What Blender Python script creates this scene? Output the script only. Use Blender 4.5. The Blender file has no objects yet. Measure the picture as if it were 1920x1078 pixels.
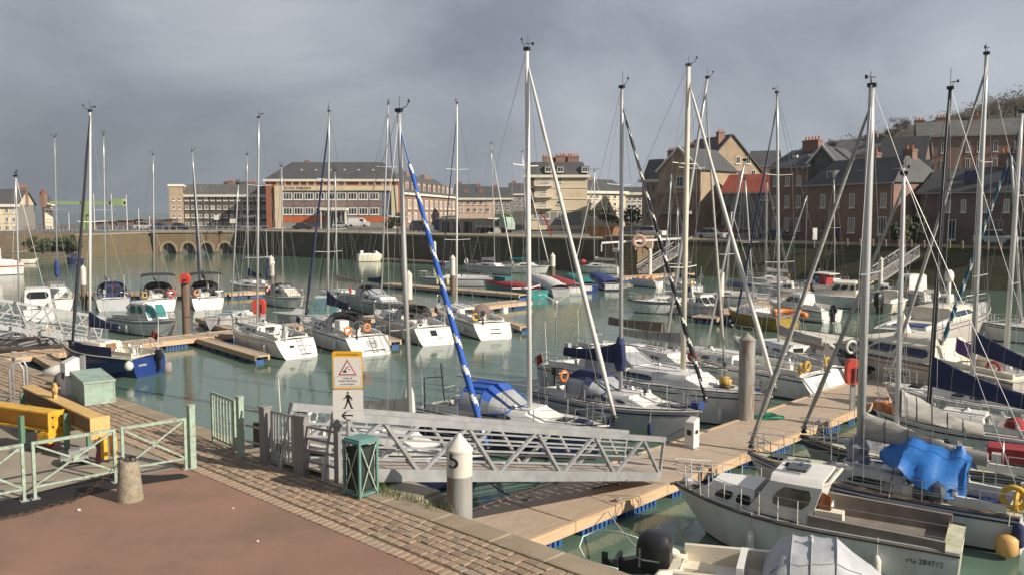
import bpy, math, random
from mathutils import Vector, Matrix
random.seed(7)
R = math.radians
sc = bpy.context.scene
COL = sc.collection
# ------------------------------------------------------------------ camera, sky, sun, exposure
HC, FPX, PITCH = 8.6, 1650.0, math.atan((539 - 398) / 1650.0)
cam_d = bpy.data.cameras.new('camera')
cam_d.sensor_width = 36.0
cam_d.lens = 36.0 * FPX / 1920.0
cam_d.clip_start, cam_d.clip_end = 0.2, 20000
cam = bpy.data.objects.new('camera', cam_d)
COL.objects.link(cam)
cam.location = (0, 0, HC)
cam.rotation_euler = (R(90) - PITCH, 0, 0)
sc.camera = cam
SUN_AZ, SUN_EL = R(119), R(29.5)
world = bpy.data.worlds.new('World')
sc.world = world
world.use_nodes = True
nt = world.node_tree
nt.nodes.clear()
def N(t, typ, **kw):
    n = t.nodes.new(typ)
    for k, v in kw.items():
        if k in n.inputs: n.inputs[k].default_value = v
        else: setattr(n, k, v)
    return n
wo = N(nt, 'ShaderNodeOutputWorld'); wb = N(nt, 'ShaderNodeBackground'); wb.inputs['Strength'].default_value = 0.1
sky = N(nt, 'ShaderNodeTexSky'); sky.sky_type = 'NISHITA'; sky.sun_disc = False
sky.sun_elevation = SUN_EL; sky.sun_rotation = SUN_AZ; sky.altitude = 10; sky.dust_density = 2.0
tc = N(nt, 'ShaderNodeTexCoord')
mp = N(nt, 'ShaderNodeMapping'); mp.inputs['Scale'].default_value = (1.0, 1.0, 1.9); mp.inputs['Location'].default_value = (0.35, 0.2, 0.1)
n1 = N(nt, 'ShaderNodeTexNoise', Scale=1.35, Detail=5.0, Roughness=0.42, Distortion=0.2)
n2 = N(nt, 'ShaderNodeTexNoise', Scale=2.6, Detail=9.0, Roughness=0.56, Distortion=0.3)
r1 = N(nt, 'ShaderNodeValToRGB')
r1.color_ramp.elements[0].position = 0.3; r1.color_ramp.elements[0].color = (0.158, 0.183, 0.222, 1)
r1.color_ramp.elements[1].position = 0.72; r1.color_ramp.elements[1].color = (0.35, 0.37, 0.415, 1)
r2 = N(nt, 'ShaderNodeValToRGB')
r2.color_ramp.elements[0].position = 0.38; r2.color_ramp.elements[0].color = (0.76, 0.80, 0.84, 1)
r2.color_ramp.elements[1].position = 0.66; r2.color_ramp.elements[1].color = (1.42, 1.40, 1.36, 1)
mul = N(nt, 'ShaderNodeMix', data_type='RGBA', blend_type='MULTIPLY'); mul.inputs[0].default_value = 1
# the cloud deck thins towards one side of the sky
sx = N(nt, 'ShaderNodeSeparateXYZ')
gr = N(nt, 'ShaderNodeMapRange'); gr.inputs['From Min'].default_value = -0.8; gr.inputs['From Max'].default_value = 0.8
gr.inputs['To Min'].default_value = 6.0; gr.inputs['To Max'].default_value = 11.9
sca = N(nt, 'ShaderNodeVectorMath', operation='SCALE')
mx = N(nt, 'ShaderNodeMix', data_type='RGBA'); mx.inputs[0].default_value = 0.93
L = nt.links.new
L(tc.outputs['Generated'], mp.inputs[0]); L(mp.outputs[0], n1.inputs['Vector']); L(mp.outputs[0], n2.inputs['Vector'])
L(n1.outputs[0], r1.inputs[0]); L(n2.outputs[0], r2.inputs[0])
L(r1.outputs[0], mul.inputs[6]); L(r2.outputs[0], mul.inputs[7])
L(tc.outputs['Generated'], sx.inputs[0]); L(sx.outputs[0], gr.inputs[0])
L(mul.outputs[2], sca.inputs[0]); L(gr.outputs[0], sca.inputs['Scale'])
L(sky.outputs[0], mx.inputs[6]); L(sca.outputs[0], mx.inputs[7])
L(mx.outputs[2], wb.inputs[0]); L(wb.outputs[0], wo.inputs[0])
sun_d = bpy.data.lights.new('sun', 'SUN'); sun_d.energy = 5.0; sun_d.angle = R(0.6); sun_d.color = (1.0, 0.91, 0.77)
sun = bpy.data.objects.new('sun', sun_d); COL.objects.link(sun)
SD = Vector((math.sin(SUN_AZ) * math.cos(SUN_EL), math.cos(SUN_AZ) * math.cos(SUN_EL), math.sin(SUN_EL)))
sun.rotation_euler = SD.to_track_quat('Z', 'Y').to_euler()
sun.location = SD * 50
vs = sc.view_settings
vs.view_transform = 'Standard'; vs.look = 'None'; vs.exposure = 0.33; vs.gamma = 1.0; vs.use_curve_mapping = False

# ------------------------------------------------------------------ survey helpers: sight lines of the photograph met with a height or a distance
_c, _s = math.cos(PITCH), math.sin(PITCH)
def ray(px, py):
    xn, yn = (px - 960) / FPX, (539 - py) / FPX
    return Vector((xn, _c + yn * _s, -_s + yn * _c))
def at(px, py, z):
    r = ray(px, py); k = (z - HC) / r.z
    return Vector((r.x * k, r.y * k, z))
def at_d(px, py, Y):
    r = ray(px, py); k = Y / r.y
    return Vector((r.x * k, Y, HC + r.z * k))

# ------------------------------------------------------------------ mesh builder
class MB:
    def __init__(s): s.v = []; s.f = []; s.m = []; s.cur = 0
    def add(s, vs, fs):
        b = len(s.v); s.v += [tuple(p) for p in vs]
        for f in fs: s.f.append([b + i for i in f]); s.m.append(s.cur)
        return s
    def box(s, x0, x1, y0, y1, z0, z1, M=None):
        vs = [Vector(p) for p in ((x0,y0,z0),(x1,y0,z0),(x1,y1,z0),(x0,y1,z0),(x0,y0,z1),(x1,y0,z1),(x1,y1,z1),(x0,y1,z1))]
        if M: vs = [M @ p for p in vs]
        return s.add(vs, [(0,3,2,1),(4,5,6,7),(0,1,5,4),(1,2,6,5),(2,3,7,6),(3,0,4,7)])
    def bar(s, p, q, w, h, up=(0,0,1)):
        p, q = Vector(p), Vector(q); d = (q - p).normalized(); up = Vector(up)
        a = d.cross(up)
        if a.length < 1e-4: a = d.cross(Vector((1,0,0)))
        a.normalize(); b = a.cross(d).normalized(); a = a * (w / 2); b = b * (h / 2)
        vs = [p-a-b, p+a-b, p+a+b, p-a+b, q-a-b, q+a-b, q+a+b, q-a+b]
        return s.add(vs, [(0,1,2,3),(7,6,5,4),(4,5,1,0),(5,6,2,1),(6,7,3,2),(7,4,0,3)])
    def rings(s, rs, cap0=True, cap1=True, closed=True):
        n = len(rs[0]); vs = [p for r in rs for p in r]; fs = []
        for i in range(len(rs) - 1):
            for j in range(n if closed else n - 1):
                k = (j + 1) % n
                fs.append((i*n+j, i*n+k, (i+1)*n+k, (i+1)*n+j))
        if cap0: fs.append(tuple(range(n - 1, -1, -1)))
        if cap1: fs.append(tuple((len(rs)-1)*n + j for j in range(n)))
        return s.add(vs, fs)
    def path(s, pts, r, n=6, caps=True):
        pts = [Vector(p) for p in pts]
        if not hasattr(r, '__len__'): r = [r] * len(pts)
        rs = []; a = None
        for i, p in enumerate(pts):
            d = (pts[min(i+1, len(pts)-1)] - pts[max(i-1, 0)]).normalized()
            if a is None:
                a = d.cross(Vector((0,0,1)))
                if a.length < 1e-3: a = d.cross(Vector((1,0,0)))
            else: a = a - d * a.dot(d)
            a.normalize(); b = d.cross(a)
            rs.append([p + (a*math.cos(2*math.pi*j/n) + b*math.sin(2*math.pi*j/n)) * r[i] for j in range(n)])
        return s.rings(rs, caps, caps)
    def tube(s, p, q, r, n=6, r2=None): return s.path([p, q], [r, r if r2 is None else r2], n)
    def lathe(s, prof, n=12, c=(0,0,0), caps=True):
        c = Vector(c)
        return s.rings([[c + Vector((r*math.cos(2*math.pi*j/n), r*math.sin(2*math.pi*j/n), z)) for j in range(n)] for r, z in prof], caps, caps)
    def ball(s, c, r, n=8, sz=1.0):
        m = max(3, n // 2)
        return s.lathe([(max(.004, r*math.sin(math.pi*i/m)), -r*sz*math.cos(math.pi*i/m)) for i in range(m+1)], n, c)
    def torus(s, c, R_, r, axis='z', n=16, m=6, M=None):
        rs = []
        for i in range(n):
            a = 2*math.pi*i/n; ring = []
            for j in range(m):
                b = 2*math.pi*j/m; q = (R_ + r*math.cos(b)); u, v, w = q*math.cos(a), q*math.sin(a), r*math.sin(b)
                p = Vector((u, v, w)) if axis == 'z' else (Vector((w, u, v)) if axis == 'x' else Vector((u, w, v)))
                ring.append((M @ p if M else p) + Vector(c))
            rs.append(ring)
        rs.append(rs[0])
        return s.rings(rs, False, False)
    def prism(s, poly, z0, z1):
        n = len(poly)
        vs = [(x, y, z0) for x, y in poly] + [(x, y, z1) for x, y in poly]
        fs = [tuple(range(n-1, -1, -1)), tuple(range(n, 2*n))] + [(i, (i+1) % n, n + (i+1) % n, n + i) for i in range(n)]
        return s.add(vs, fs)
    def slab(s, c, th):   # a thin box on four corners c (counter clockwise seen from outside), thickness th outward
        c = [Vector(p) for p in c]; n = (c[1]-c[0]).cross(c[3]-c[0]).normalized() * th
        t = [p + n for p in c]
        return s.add(c + t, [(3,2,1,0),(4,5,6,7),(0,1,5,4),(1,2,6,5),(2,3,7,6),(3,0,4,7)])
    def mesh(s, name, mats, smooth=False):
        me = bpy.data.meshes.new(name); me.from_pydata(s.v, [], s.f)
        if not isinstance(mats, (list, tuple)): mats = [mats]
        for m in mats: me.materials.append(m)
        if len(mats) > 1: me.polygons.foreach_set('material_index', s.m)
        if smooth: me.polygons.foreach_set('use_smooth', [True]*len(s.f))
        me.update()
        return me
    def build(s, name, mats, parent=None, smooth=False, label=None):
        if not s.f: return None
        o = bpy.data.objects.new(name, s.mesh(name, mats, smooth)); COL.objects.link(o)
        if parent: o.parent = parent
        if label: o['label'] = label
        return o
def put(name, me, parent, loc=(0,0,0), rz=0.0):
    o = bpy.data.objects.new(name, me); COL.objects.link(o); o.parent = parent
    o.location = loc; o.rotation_euler = (0, 0, rz)
    return o
def smooth_by_angle(o, ang=40):
    if o:
        o.data.polygons.foreach_set('use_smooth', [True]*len(o.data.polygons))
        try: o.data.set_sharp_from_angle(angle=R(ang))
        except Exception: pass
    return o
def tag(o, label=None, cat=None, group=None, kind=None):
    if label: o['label'] = label
    if cat: o['category'] = cat
    if group: o['group'] = group
    if kind: o['kind'] = kind
    return o
def thing(name, label, cat, loc=(0,0,0), rz=0.0, group=None):
    o = bpy.data.objects.new(name, None); COL.objects.link(o); o.empty_display_size = .2
    o.location = loc; o.rotation_euler = (0, 0, rz)
    return tag(o, label, cat, group)
def text_mb(txt, size, depth=0.004):
    cu = bpy.data.curves.new('lettering', 'FONT'); cu.body = txt; cu.size = size; cu.extrude = depth/2
    cu.align_x = 'CENTER'; cu.align_y = 'CENTER'; cu.resolution_u = 3
    o = bpy.data.objects.new('lettering', cu); COL.objects.link(o)
    dg = bpy.context.evaluated_depsgraph_get(); me = bpy.data.meshes.new_from_object(o.evaluated_get(dg))
    mb = MB(); mb.add([v.co.copy() for v in me.vertices], [list(p.vertices) for p in me.polygons])
    bpy.data.objects.remove(o); bpy.data.curves.remove(cu); bpy.data.meshes.remove(me)
    return mb
def xf(mb, M): mb.v = [tuple(M @ Vector(p)) for p in mb.v]; return mb
def basis(o, x, y, z):  # matrix with the given axes
    return Matrix(((x[0],y[0],z[0],o[0]),(x[1],y[1],z[1],o[1]),(x[2],y[2],z[2],o[2]),(0,0,0,1)))

# ------------------------------------------------------------------ materials
MATS = {}
def M(name, col=None, rough=.5, metal=0.0, var=.16, scale=2.0, bump=0.0, bscale=None, spec=.5, stain=None, samt=.4, sscale=1.2, stretch=(1,1,1), alpha=1.0):
    if name in MATS: return MATS[name]
    m = bpy.data.materials.new(name); m.use_nodes = True; t = m.node_tree; p = t.nodes['Principled BSDF']
    p.inputs['Roughness'].default_value = rough; p.inputs['Metallic'].default_value = metal
    p.inputs['Specular IOR Level'].default_value = spec; p.inputs['Alpha'].default_value = alpha
    co = N(t, 'ShaderNodeTexCoord'); ma = N(t, 'ShaderNodeMapping'); ma.inputs['Scale'].default_value = stretch
    t.links.new(co.outputs['Object'], ma.inputs[0])
    no = N(t, 'ShaderNodeTexNoise', Scale=scale, Detail=5.0, Roughness=.6); t.links.new(ma.outputs[0], no.inputs['Vector'])
    mr = N(t, 'ShaderNodeMapRange'); mr.inputs['From Min'].default_value = .25; mr.inputs['From Max'].default_value = .75
    mr.inputs['To Min'].default_value = 1 - var; mr.inputs['To Max'].default_value = 1 + var
    t.links.new(no.outputs[0], mr.inputs[0])
    sc_ = N(t, 'ShaderNodeVectorMath', operation='SCALE'); sc_.inputs[0].default_value = col[:3]
    t.links.new(mr.outputs[0], sc_.inputs['Scale'])
    out = sc_.outputs[0]
    if stain:
        n2 = N(t, 'ShaderNodeTexNoise', Scale=sscale, Detail=6.0, Roughness=.65); t.links.new(ma.outputs[0], n2.inputs['Vector'])
        rr = N(t, 'ShaderNodeMapRange'); rr.inputs['From Min'].default_value = .48; rr.inputs['From Max'].default_value = .7
        rr.inputs['To Max'].default_value = samt; t.links.new(n2.outputs[0], rr.inputs[0])
        mi = N(t, 'ShaderNodeMix', data_type='RGBA'); mi.inputs[7].default_value = (*stain, 1)
        t.links.new(rr.outputs[0], mi.inputs[0]); t.links.new(out, mi.inputs[6]); out = mi.outputs[2]
    t.links.new(out, p.inputs['Base Color'])
    if bump:
        nb = N(t, 'ShaderNodeTexNoise', Scale=bscale or scale*8, Detail=6.0, Roughness=.65); t.links.new(ma.outputs[0], nb.inputs['Vector'])
        bu = N(t, 'ShaderNodeBump', Strength=bump, Distance=.02); t.links.new(nb.outputs[0], bu.inputs['Height']); t.links.new(bu.outputs[0], p.inputs['Normal'])
    r3 = N(t, 'ShaderNodeMapRange'); r3.inputs['To Min'].default_value = max(.02, rough*.8); r3.inputs['To Max'].default_value = min(1, rough*1.25)
    t.links.new(no.outputs[0], r3.inputs[0]); t.links.new(r3.outputs[0], p.inputs['Roughness'])
    MATS[name] = m
    return m
white = M('white_gelcoat', (.72,.70,.66), .3, var=.07, scale=1.5, stain=(.45,.42,.33), samt=.35, sscale=1.6)
creamy = M('cream_gelcoat', (.70,.64,.52), .35, var=.08, stain=(.42,.38,.27), samt=.35)
hullw = M('white_hull', (.66,.655,.64), .22, var=.06, scale=1.0, stain=(.36,.33,.25), samt=.55, sscale=1.7, stretch=(1,1,.3))
hullg = M('grey_hull', (.40,.41,.42), .3, var=.07, stain=(.25,.25,.23), samt=.3)
navyh = M('navy_hull', (.018,.03,.095), .18, var=.15, stain=(.1,.1,.11), samt=.25)
mustard = M('mustard_hull', (.36,.24,.035), .4, var=.12, stain=(.2,.15,.06))
tealh = M('teal_hull', (.02,.22,.21), .35)
bottom = M('antifouling', (.045,.04,.05), .7, var=.3)
bottomr = M('red_antifouling', (.16,.04,.03), .7, var=.3)
deckw = M('deck_nonslip', (.60,.58,.53), .6, var=.1, scale=3, stain=(.36,.35,.27), samt=.45, bump=.1)
deckg = M('grey_deck', (.36,.36,.35), .65, var=.12, scale=3, stain=(.25,.26,.2), samt=.4, bump=.1)
deckm = M('mossy_deck', (.50,.48,.36), .65, var=.15, scale=3, stain=(.25,.27,.1), samt=.65, sscale=2.2)
teak = M('teak', (.26,.14,.075), .55, var=.25, scale=3, stretch=(1,8,1))
alu = M('mast_aluminium', (.55,.55,.54), .38, .55, var=.12, scale=1.0, stretch=(1,1,.3))
alub = M('black_mast', (.03,.03,.035), .35, .2)
aluw = M('white_mast', (.70,.68,.66), .4, var=.08, stretch=(1,1,.3))
steel = M('stainless_steel', (.58,.58,.57), .28, .85, var=.1)
wire = M('rigging_wire', (.30,.30,.30), .45, .6)
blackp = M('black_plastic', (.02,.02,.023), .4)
glass = M('dark_window_glass', (.02,.025,.028), .07, var=.3, spec=.7)
glassb = M('smoked_blue_glass', (.025,.035,.09), .1, spec=.7)
tealg = M('teal_glass', (.05,.21,.20), .1, spec=.8)
vinyl = M('clear_vinyl', (.34,.35,.36), .2, var=.25, spec=.7)
navy = M('navy_canvas', (.018,.026,.085), .85, var=.22, scale=4, bump=.8, bscale=5, stretch=(.6,1,2), stain=(.05,.06,.12), samt=.6)
royal = M('royal_blue_canvas', (.025,.10,.42), .8, var=.2, scale=4, bump=.3, bscale=14)
tarpb = M('blue_tarpaulin', (.025,.16,.50), .45, var=.22, scale=3, bump=.9, bscale=5, stain=(.06,.2,.45), samt=.5)
greyc = M('grey_sailcloth', (.38,.36,.33), .85, var=.22, scale=3, bump=1.0, bscale=5, stretch=(.6,1,2.2), stain=(.2,.19,.17), samt=.5)
sailw = M('white_sailcloth', (.62,.60,.56), .8, var=.12, scale=4, bump=.3)
redc = M('red_canvas', (.29,.03,.032), .8, var=.22, scale=3, bump=.3)
tealc = M('teal_canvas', (.02,.17,.19), .8, var=.2, bump=.3)
bluec = M('blue_canvas', (.02,.045,.20), .8, var=.2, bump=.3)
brownc = M('brown_canvas', (.17,.12,.10), .85, var=.2, bump=.3)
blackc = M('black_canvas', (.022,.022,.027), .85, var=.3, bump=.3)
silverc = M('silver_cover', (.42,.43,.45), .6, var=.15, scale=3, bump=.5, bscale=5)
redp = M('red_plastic', (.55,.06,.04), .45, var=.15, stain=(.55,.2,.15), samt=.4)
orange = M('orange_plastic', (.70,.20,.04), .5, var=.12, stain=(.55,.3,.1), samt=.4)
yellowp = M('yellow_plastic', (.62,.38,.05), .5, var=.15, stain=(.35,.25,.1), samt=.5)
fend = M('white_fender', (.62,.60,.54), .45, var=.1, stain=(.35,.33,.27), samt=.5, sscale=5)
ropem = M('dark_rope', (.035,.035,.038), .9)
ropew = M('pale_rope', (.45,.42,.36), .9)
planks = M('pontoon_deck', (.43,.335,.25), .8, var=.2, scale=2.2, stretch=(1.2,9,1), bump=.22, bscale=10, stain=(.27,.19,.13), samt=.45, sscale=.9)
beam_w = M('pale_timber', (.53,.375,.235), .75, var=.2, scale=2.5, stretch=(.6,6,6), bump=.2, stain=(.33,.2,.12), samt=.4)
floatb = M('blue_float', (.02,.10,.32), .5, var=.25, stain=(.04,.09,.12), samt=.6, sscale=3)
galv = M('galvanised_steel', (.40,.40,.405), .45, .45, var=.15, scale=3, stain=(.28,.27,.27), samt=.4)
greenp = M('pale_green_paint', (.33,.43,.34), .5, var=.2, scale=4, stain=(.17,.12,.07), samt=.75, sscale=9, bump=.15)
tealp = M('teal_green_paint', (.11,.26,.235), .5, var=.2, scale=4, stain=(.13,.11,.075), samt=.7, sscale=8, bump=.15)
dkgreen = M('dark_green_mesh', (.018,.03,.024), .7, var=.3)
greenbox = M('grey_green_paint', (.30,.40,.335), .5, var=.14, scale=3, stain=(.2,.17,.11), samt=.6, sscale=5)
yelpaint = M('crane_yellow', (.72,.40,.03), .42, var=.1, scale=2, stain=(.28,.13,.04), samt=.65, sscale=5, bump=.12)
yelold = M('weathered_yellow', (.62,.40,.15), .6, var=.14, scale=2, stain=(.30,.17,.08), samt=.6, sscale=2.5)
granite = M('granite', (.29,.25,.19), .9, var=.4, scale=11, bump=.8, bscale=22, stain=(.20,.14,.05), samt=.7, sscale=5)
pilem = M('galvanised_pile', (.33,.32,.30), .6, .2, var=.15, scale=2, stain=(.20,.08,.03), samt=.9, sscale=1.6, stretch=(2.4,2.4,.35), bump=.1)
pilew = M('white_pile_cap', (.66,.62,.55), .5, var=.08, stain=(.42,.35,.25), samt=.4)
woodpile = M('weathered_wood_pile', (.17,.12,.085), .9, var=.3, scale=3, stretch=(3,3,.4), bump=.4)
rust = M('rust', (.16,.07,.035), .9, var=.3)
lime = M('lime_paint', (.27,.37,.17), .5, var=.12)
signw = M('sign_face', (.62,.60,.57), .4, var=.04)
signy = M('sign_yellow', (.70,.36,.02), .4, var=.06)
signr = M('sign_red', (.36,.04,.035), .45, var=.05)
ink = M('black_print', (.02,.018,.02), .6, var=.1)
inkw = M('white_print', (.75,.74,.72), .5, var=.05)
# ------------------------------------------------------------------ setting materials
def brickmat(name, c1, c2, mort, scale=1.0, bw=.45, bh=.18, ms=.02, rough=.85, stain=None, bump=.3, var=.18, rot=None, soft=.5):
    if name in MATS: return MATS[name]
    m = bpy.data.materials.new(name); m.use_nodes = True; t = m.node_tree; p = t.nodes['Principled BSDF']; l = t.links.new
    p.inputs['Roughness'].default_value = rough; p.inputs['Specular IOR Level'].default_value = .25
    co = N(t, 'ShaderNodeTexCoord'); se = N(t, 'ShaderNodeSeparateXYZ'); l(co.outputs['Object'], se.inputs[0])
    ad = N(t, 'ShaderNodeMath', operation='ADD'); l(se.outputs[0], ad.inputs[0]); l(se.outputs[1], ad.inputs[1])
    cb = N(t, 'ShaderNodeCombineXYZ'); l(ad.outputs[0], cb.inputs[0]); l(se.outputs[2], cb.inputs[1])
    b = N(t, 'ShaderNodeTexBrick', Scale=scale); b.inputs['Color1'].default_value = (*c1, 1); b.inputs['Color2'].default_value = (*c2, 1)
    b.inputs['Mortar'].default_value = (*mort, 1); b.inputs['Brick Width'].default_value = bw; b.inputs['Row Height'].default_value = bh
    b.inputs['Mortar Size'].default_value = ms; b.inputs['Mortar Smooth'].default_value = soft; l(cb.outputs[0], b.inputs['Vector'])
    no = N(t, 'ShaderNodeTexNoise', Scale=.5, Detail=8.0, Roughness=.7); l(co.outputs['Object'], no.inputs['Vector'])
    mr = N(t, 'ShaderNodeMapRange'); mr.inputs['From Min'].default_value = .25; mr.inputs['From Max'].default_value = .75
    mr.inputs['To Min'].default_value = 1 - var*1.4; mr.inputs['To Max'].default_value = 1 + var*1.4; l(no.outputs[0], mr.inputs[0])
    s = N(t, 'ShaderNodeVectorMath', operation='SCALE'); l(b.outputs[0], s.inputs[0]); l(mr.outputs[0], s.inputs['Scale']); out = s.outputs[0]
    if stain:
        n2 = N(t, 'ShaderNodeTexNoise', Scale=.35, Detail=9.0, Roughness=.7); l(co.outputs['Object'], n2.inputs['Vector'])
        rr = N(t, 'ShaderNodeMapRange'); rr.inputs['From Min'].default_value = .42; rr.inputs['From Max'].default_value = .62; rr.inputs['To Max'].default_value = .8
        l(n2.outputs[0], rr.inputs[0]); mi = N(t, 'ShaderNodeMix', data_type='RGBA'); mi.inputs[7].default_value = (*stain, 1)
        l(rr.outputs[0], mi.inputs[0]); l(out, mi.inputs[6]); out = mi.outputs[2]
    l(out, p.inputs['Base Color'])
    if bump:
        bu = N(t, 'ShaderNodeBump', Strength=bump, Distance=.04, invert=True); l(b.outputs[1], bu.inputs['Height']); l(bu.outputs[0], p.inputs['Normal'])
    MATS[name] = m; return m
asph = M('red_asphalt', (.275,.158,.112), .9, var=.13, scale=.5, bump=.6, bscale=70, stain=(.17,.125,.085), samt=.85, sscale=.55)
conc = M('grey_brown_concrete', (.30,.255,.20), .85, var=.16, scale=1.2, bump=.25, bscale=40, stain=(.17,.14,.11), samt=.5, sscale=.9)
coping_m = M('coping_concrete', (.30,.235,.165), .85, var=.16, scale=1.6, bump=.3, bscale=30, stain=(.2,.15,.085), samt=.55, sscale=1.4)
cob_m = [M('cobble_%s' % n, c, .75, var=.22, scale=5, bump=.35, bscale=25, stain=(.2,.15,.1), samt=.5, sscale=4) for n, c in
         (('tan', (.33,.24,.165)), ('grey', (.31,.24,.18)), ('rose', (.32,.215,.15)), ('dark', (.24,.175,.125)))]
grout = M('dark_joint_sand', (.125,.082,.052), .95, var=.25, scale=9, stain=(.1,.1,.05), samt=.5)
stripm = M('strip_near_black', (.014,.011,.013), .75, var=.3, scale=3, bump=.3, bscale=40)
stone_dark = brickmat('quay_stone', (.155,.125,.09), (.12,.1,.075), (.07,.062,.05), bw=1.3, bh=.55, ms=.05, stain=(.075,.085,.045))
stone_warm = brickmat('warm_quay_stone', (.21,.165,.10), (.175,.14,.09), (.11,.09,.065), bw=1.2, bh=.5, ms=.05, stain=(.2,.12,.07))
bank_m = brickmat('mossy_bank', (.08,.07,.043), (.065,.06,.037), (.045,.042,.03), bw=1.6, bh=.8, ms=.05, stain=(.062,.068,.03))
bank_r = brickmat('red_earth_wall', (.15,.105,.07), (.12,.09,.06), (.085,.065,.045), bw=1.4, bh=.5, stain=(.12,.105,.055))
street = M('street_asphalt', (.13,.125,.115), .9, var=.2, scale=.3, bump=.2)
trow = M('quay_strip', (.27,.22,.15), .9, var=.15, scale=.5)
brick_red = brickmat('red_brick', (.36,.115,.06), (.29,.095,.055), (.24,.15,.10), bw=.24, bh=.08, ms=.008, bump=.1)
brick_brn = brickmat('brown_brick', (.30,.165,.125), (.25,.145,.11), (.25,.205,.165), bw=.24, bh=.08, ms=.008, bump=.1, stain=(.2,.145,.115))
brick_dk = brickmat('dark_brick', (.21,.15,.125), (.18,.13,.11), (.18,.15,.13), bw=.24, bh=.08, ms=.008, bump=.1, stain=(.115,.09,.08))
render_c = M('cream_render', (.62,.52,.36), .85, var=.08, scale=.4, stain=(.42,.34,.22), samt=.5, sscale=.3)
render_p = M('pink_render', (.56,.40,.30), .85, var=.08, scale=.4, stain=(.45,.33,.24), samt=.4, sscale=.4)
render_w = M('white_render', (.60,.57,.52), .85, var=.07, scale=.4, stain=(.42,.39,.33), samt=.5, sscale=.4)
render_g = M('grey_render', (.25,.235,.215), .85, var=.12, scale=.4, stain=(.17,.16,.14), samt=.5, sscale=.4)
render_t = M('tan_stone', (.36,.27,.18), .85, var=.14, scale=.6, stain=(.2,.145,.1), samt=.6, sscale=.5)
slate = brickmat('slate_roof', (.085,.088,.098), (.07,.073,.082), (.052,.054,.06), bw=.5, bh=.3, ms=.02, rough=.6, bump=.3, stain=(.088,.088,.076))
slate_l = brickmat('pale_slate_roof', (.15,.15,.15), (.13,.13,.13), (.09,.09,.09), bw=.5, bh=.3, ms=.02, rough=.6, bump=.3, stain=(.1,.095,.08))
tile_r = brickmat('red_tile_roof', (.27,.065,.04), (.23,.06,.038), (.15,.04,.03), bw=.3, bh=.3, ms=.02, bump=.3)
wood_d = M('dark_timber_cladding', (.085,.066,.05), .8, var=.3, scale=.8, stretch=(1,1,.3), stain=(.13,.11,.09), samt=.4)
frame_w = M('white_window_frame', (.66,.65,.62), .5, var=.05)
shutter = M('closed_shutter', (.33,.285,.25), .7, var=.1)
pane_m = M('house_pane', (.03,.034,.04), .12, var=.4, spec=.7)
t = pane_m.node_tree; oi = N(t, 'ShaderNodeObjectInfo'); cr_ = N(t, 'ShaderNodeValToRGB'); e_ = cr_.color_ramp; e_.interpolation = 'CONSTANT'; e_.elements[0].color = (.02,.023,.028,1); e_.elements[1].position = .55; e_.elements[1].color = (.06,.065,.07,1)
k_ = e_.elements.new(.75); k_.color = (.2,.19,.17,1); k_ = e_.elements.new(.9); k_.color = (.35,.33,.29,1)
t.links.new(oi.outputs['Random'], cr_.inputs[0]); t.links.new(cr_.outputs[0], t.nodes['Principled BSDF'].inputs['Base Color'])
blueframe = M('blue_frame', (.03,.13,.42), .5)
trim_w = M('pale_cornice', (.70,.66,.56), .7, var=.08)
orange_p = M('orange_panel', (.48,.115,.035), .6, var=.12)
mural_p = M('mural_panel', (.19,.15,.135), .7, var=.5, scale=1.6, stain=(.28,.09,.09), samt=.7, sscale=1.3)
grassm = M('weeds_green', (.07,.10,.025), .9, var=.5, scale=6)
bushm = M('shrub_leaves', (.055,.068,.03), .9, var=.5, scale=1.5)
bushb = M('bare_twigs', (.085,.07,.055), .9, var=.35, scale=1.5)
hillm = M('winter_hillside', (.06,.056,.042), .95, var=.35, scale=.05, bump=.3, bscale=.6, stain=(.06,.05,.035), samt=.6, sscale=.03)
# ------------------------------------------------------------------ water
wm = bpy.data.materials.new('harbour_water'); wm.use_nodes = True; t = wm.node_tree; p = t.nodes['Principled BSDF']
p.inputs['Base Color'].default_value = (.092,.15,.112,1); p.inputs['Roughness'].default_value = .10; p.inputs['IOR'].default_value = 1.33
g = N(t, 'ShaderNodeNewGeometry'); ma = N(t, 'ShaderNodeMapping'); ma.inputs['Scale'].default_value = (1, .8, 1); t.links.new(g.outputs['Position'], ma.inputs[0])
na = N(t, 'ShaderNodeTexNoise', Scale=.55, Detail=3.0, Roughness=.5); nb = N(t, 'ShaderNodeTexNoise', Scale=2.6, Detail=3.0, Roughness=.55)
nc = N(t, 'ShaderNodeTexNoise', Scale=.05, Detail=3.0)
for n_ in (na, nb, nc): t.links.new(ma.outputs[0], n_.inputs['Vector'])
ad = N(t, 'ShaderNodeMath', operation='MULTIPLY_ADD'); t.links.new(nb.outputs[0], ad.inputs[0]); ad.inputs[1].default_value = .33; t.links.new(na.outputs[0], ad.inputs[2])
bu = N(t, 'ShaderNodeBump', Strength=.3, Distance=.10); rf = N(t, 'ShaderNodeMapRange'); rf.inputs['From Min'].default_value = .38; rf.inputs['From Max'].default_value = .62; rf.inputs['To Min'].default_value = .10; rf.inputs['To Max'].default_value = .42; t.links.new(nc.outputs[0], rf.inputs[0]); t.links.new(rf.outputs[0], bu.inputs['Strength']); t.links.new(ad.outputs[0], bu.inputs['Height']); t.links.new(bu.outputs[0], p.inputs['Normal'])
mi = N(t, 'ShaderNodeMix', data_type='RGBA'); mi.inputs[6].default_value = (.085,.14,.104,1); mi.inputs[7].default_value = (.102,.162,.122,1)
t.links.new(nc.outputs[0], mi.inputs[0]); t.links.new(mi.outputs[2], p.inputs['Base Color'])
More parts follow.
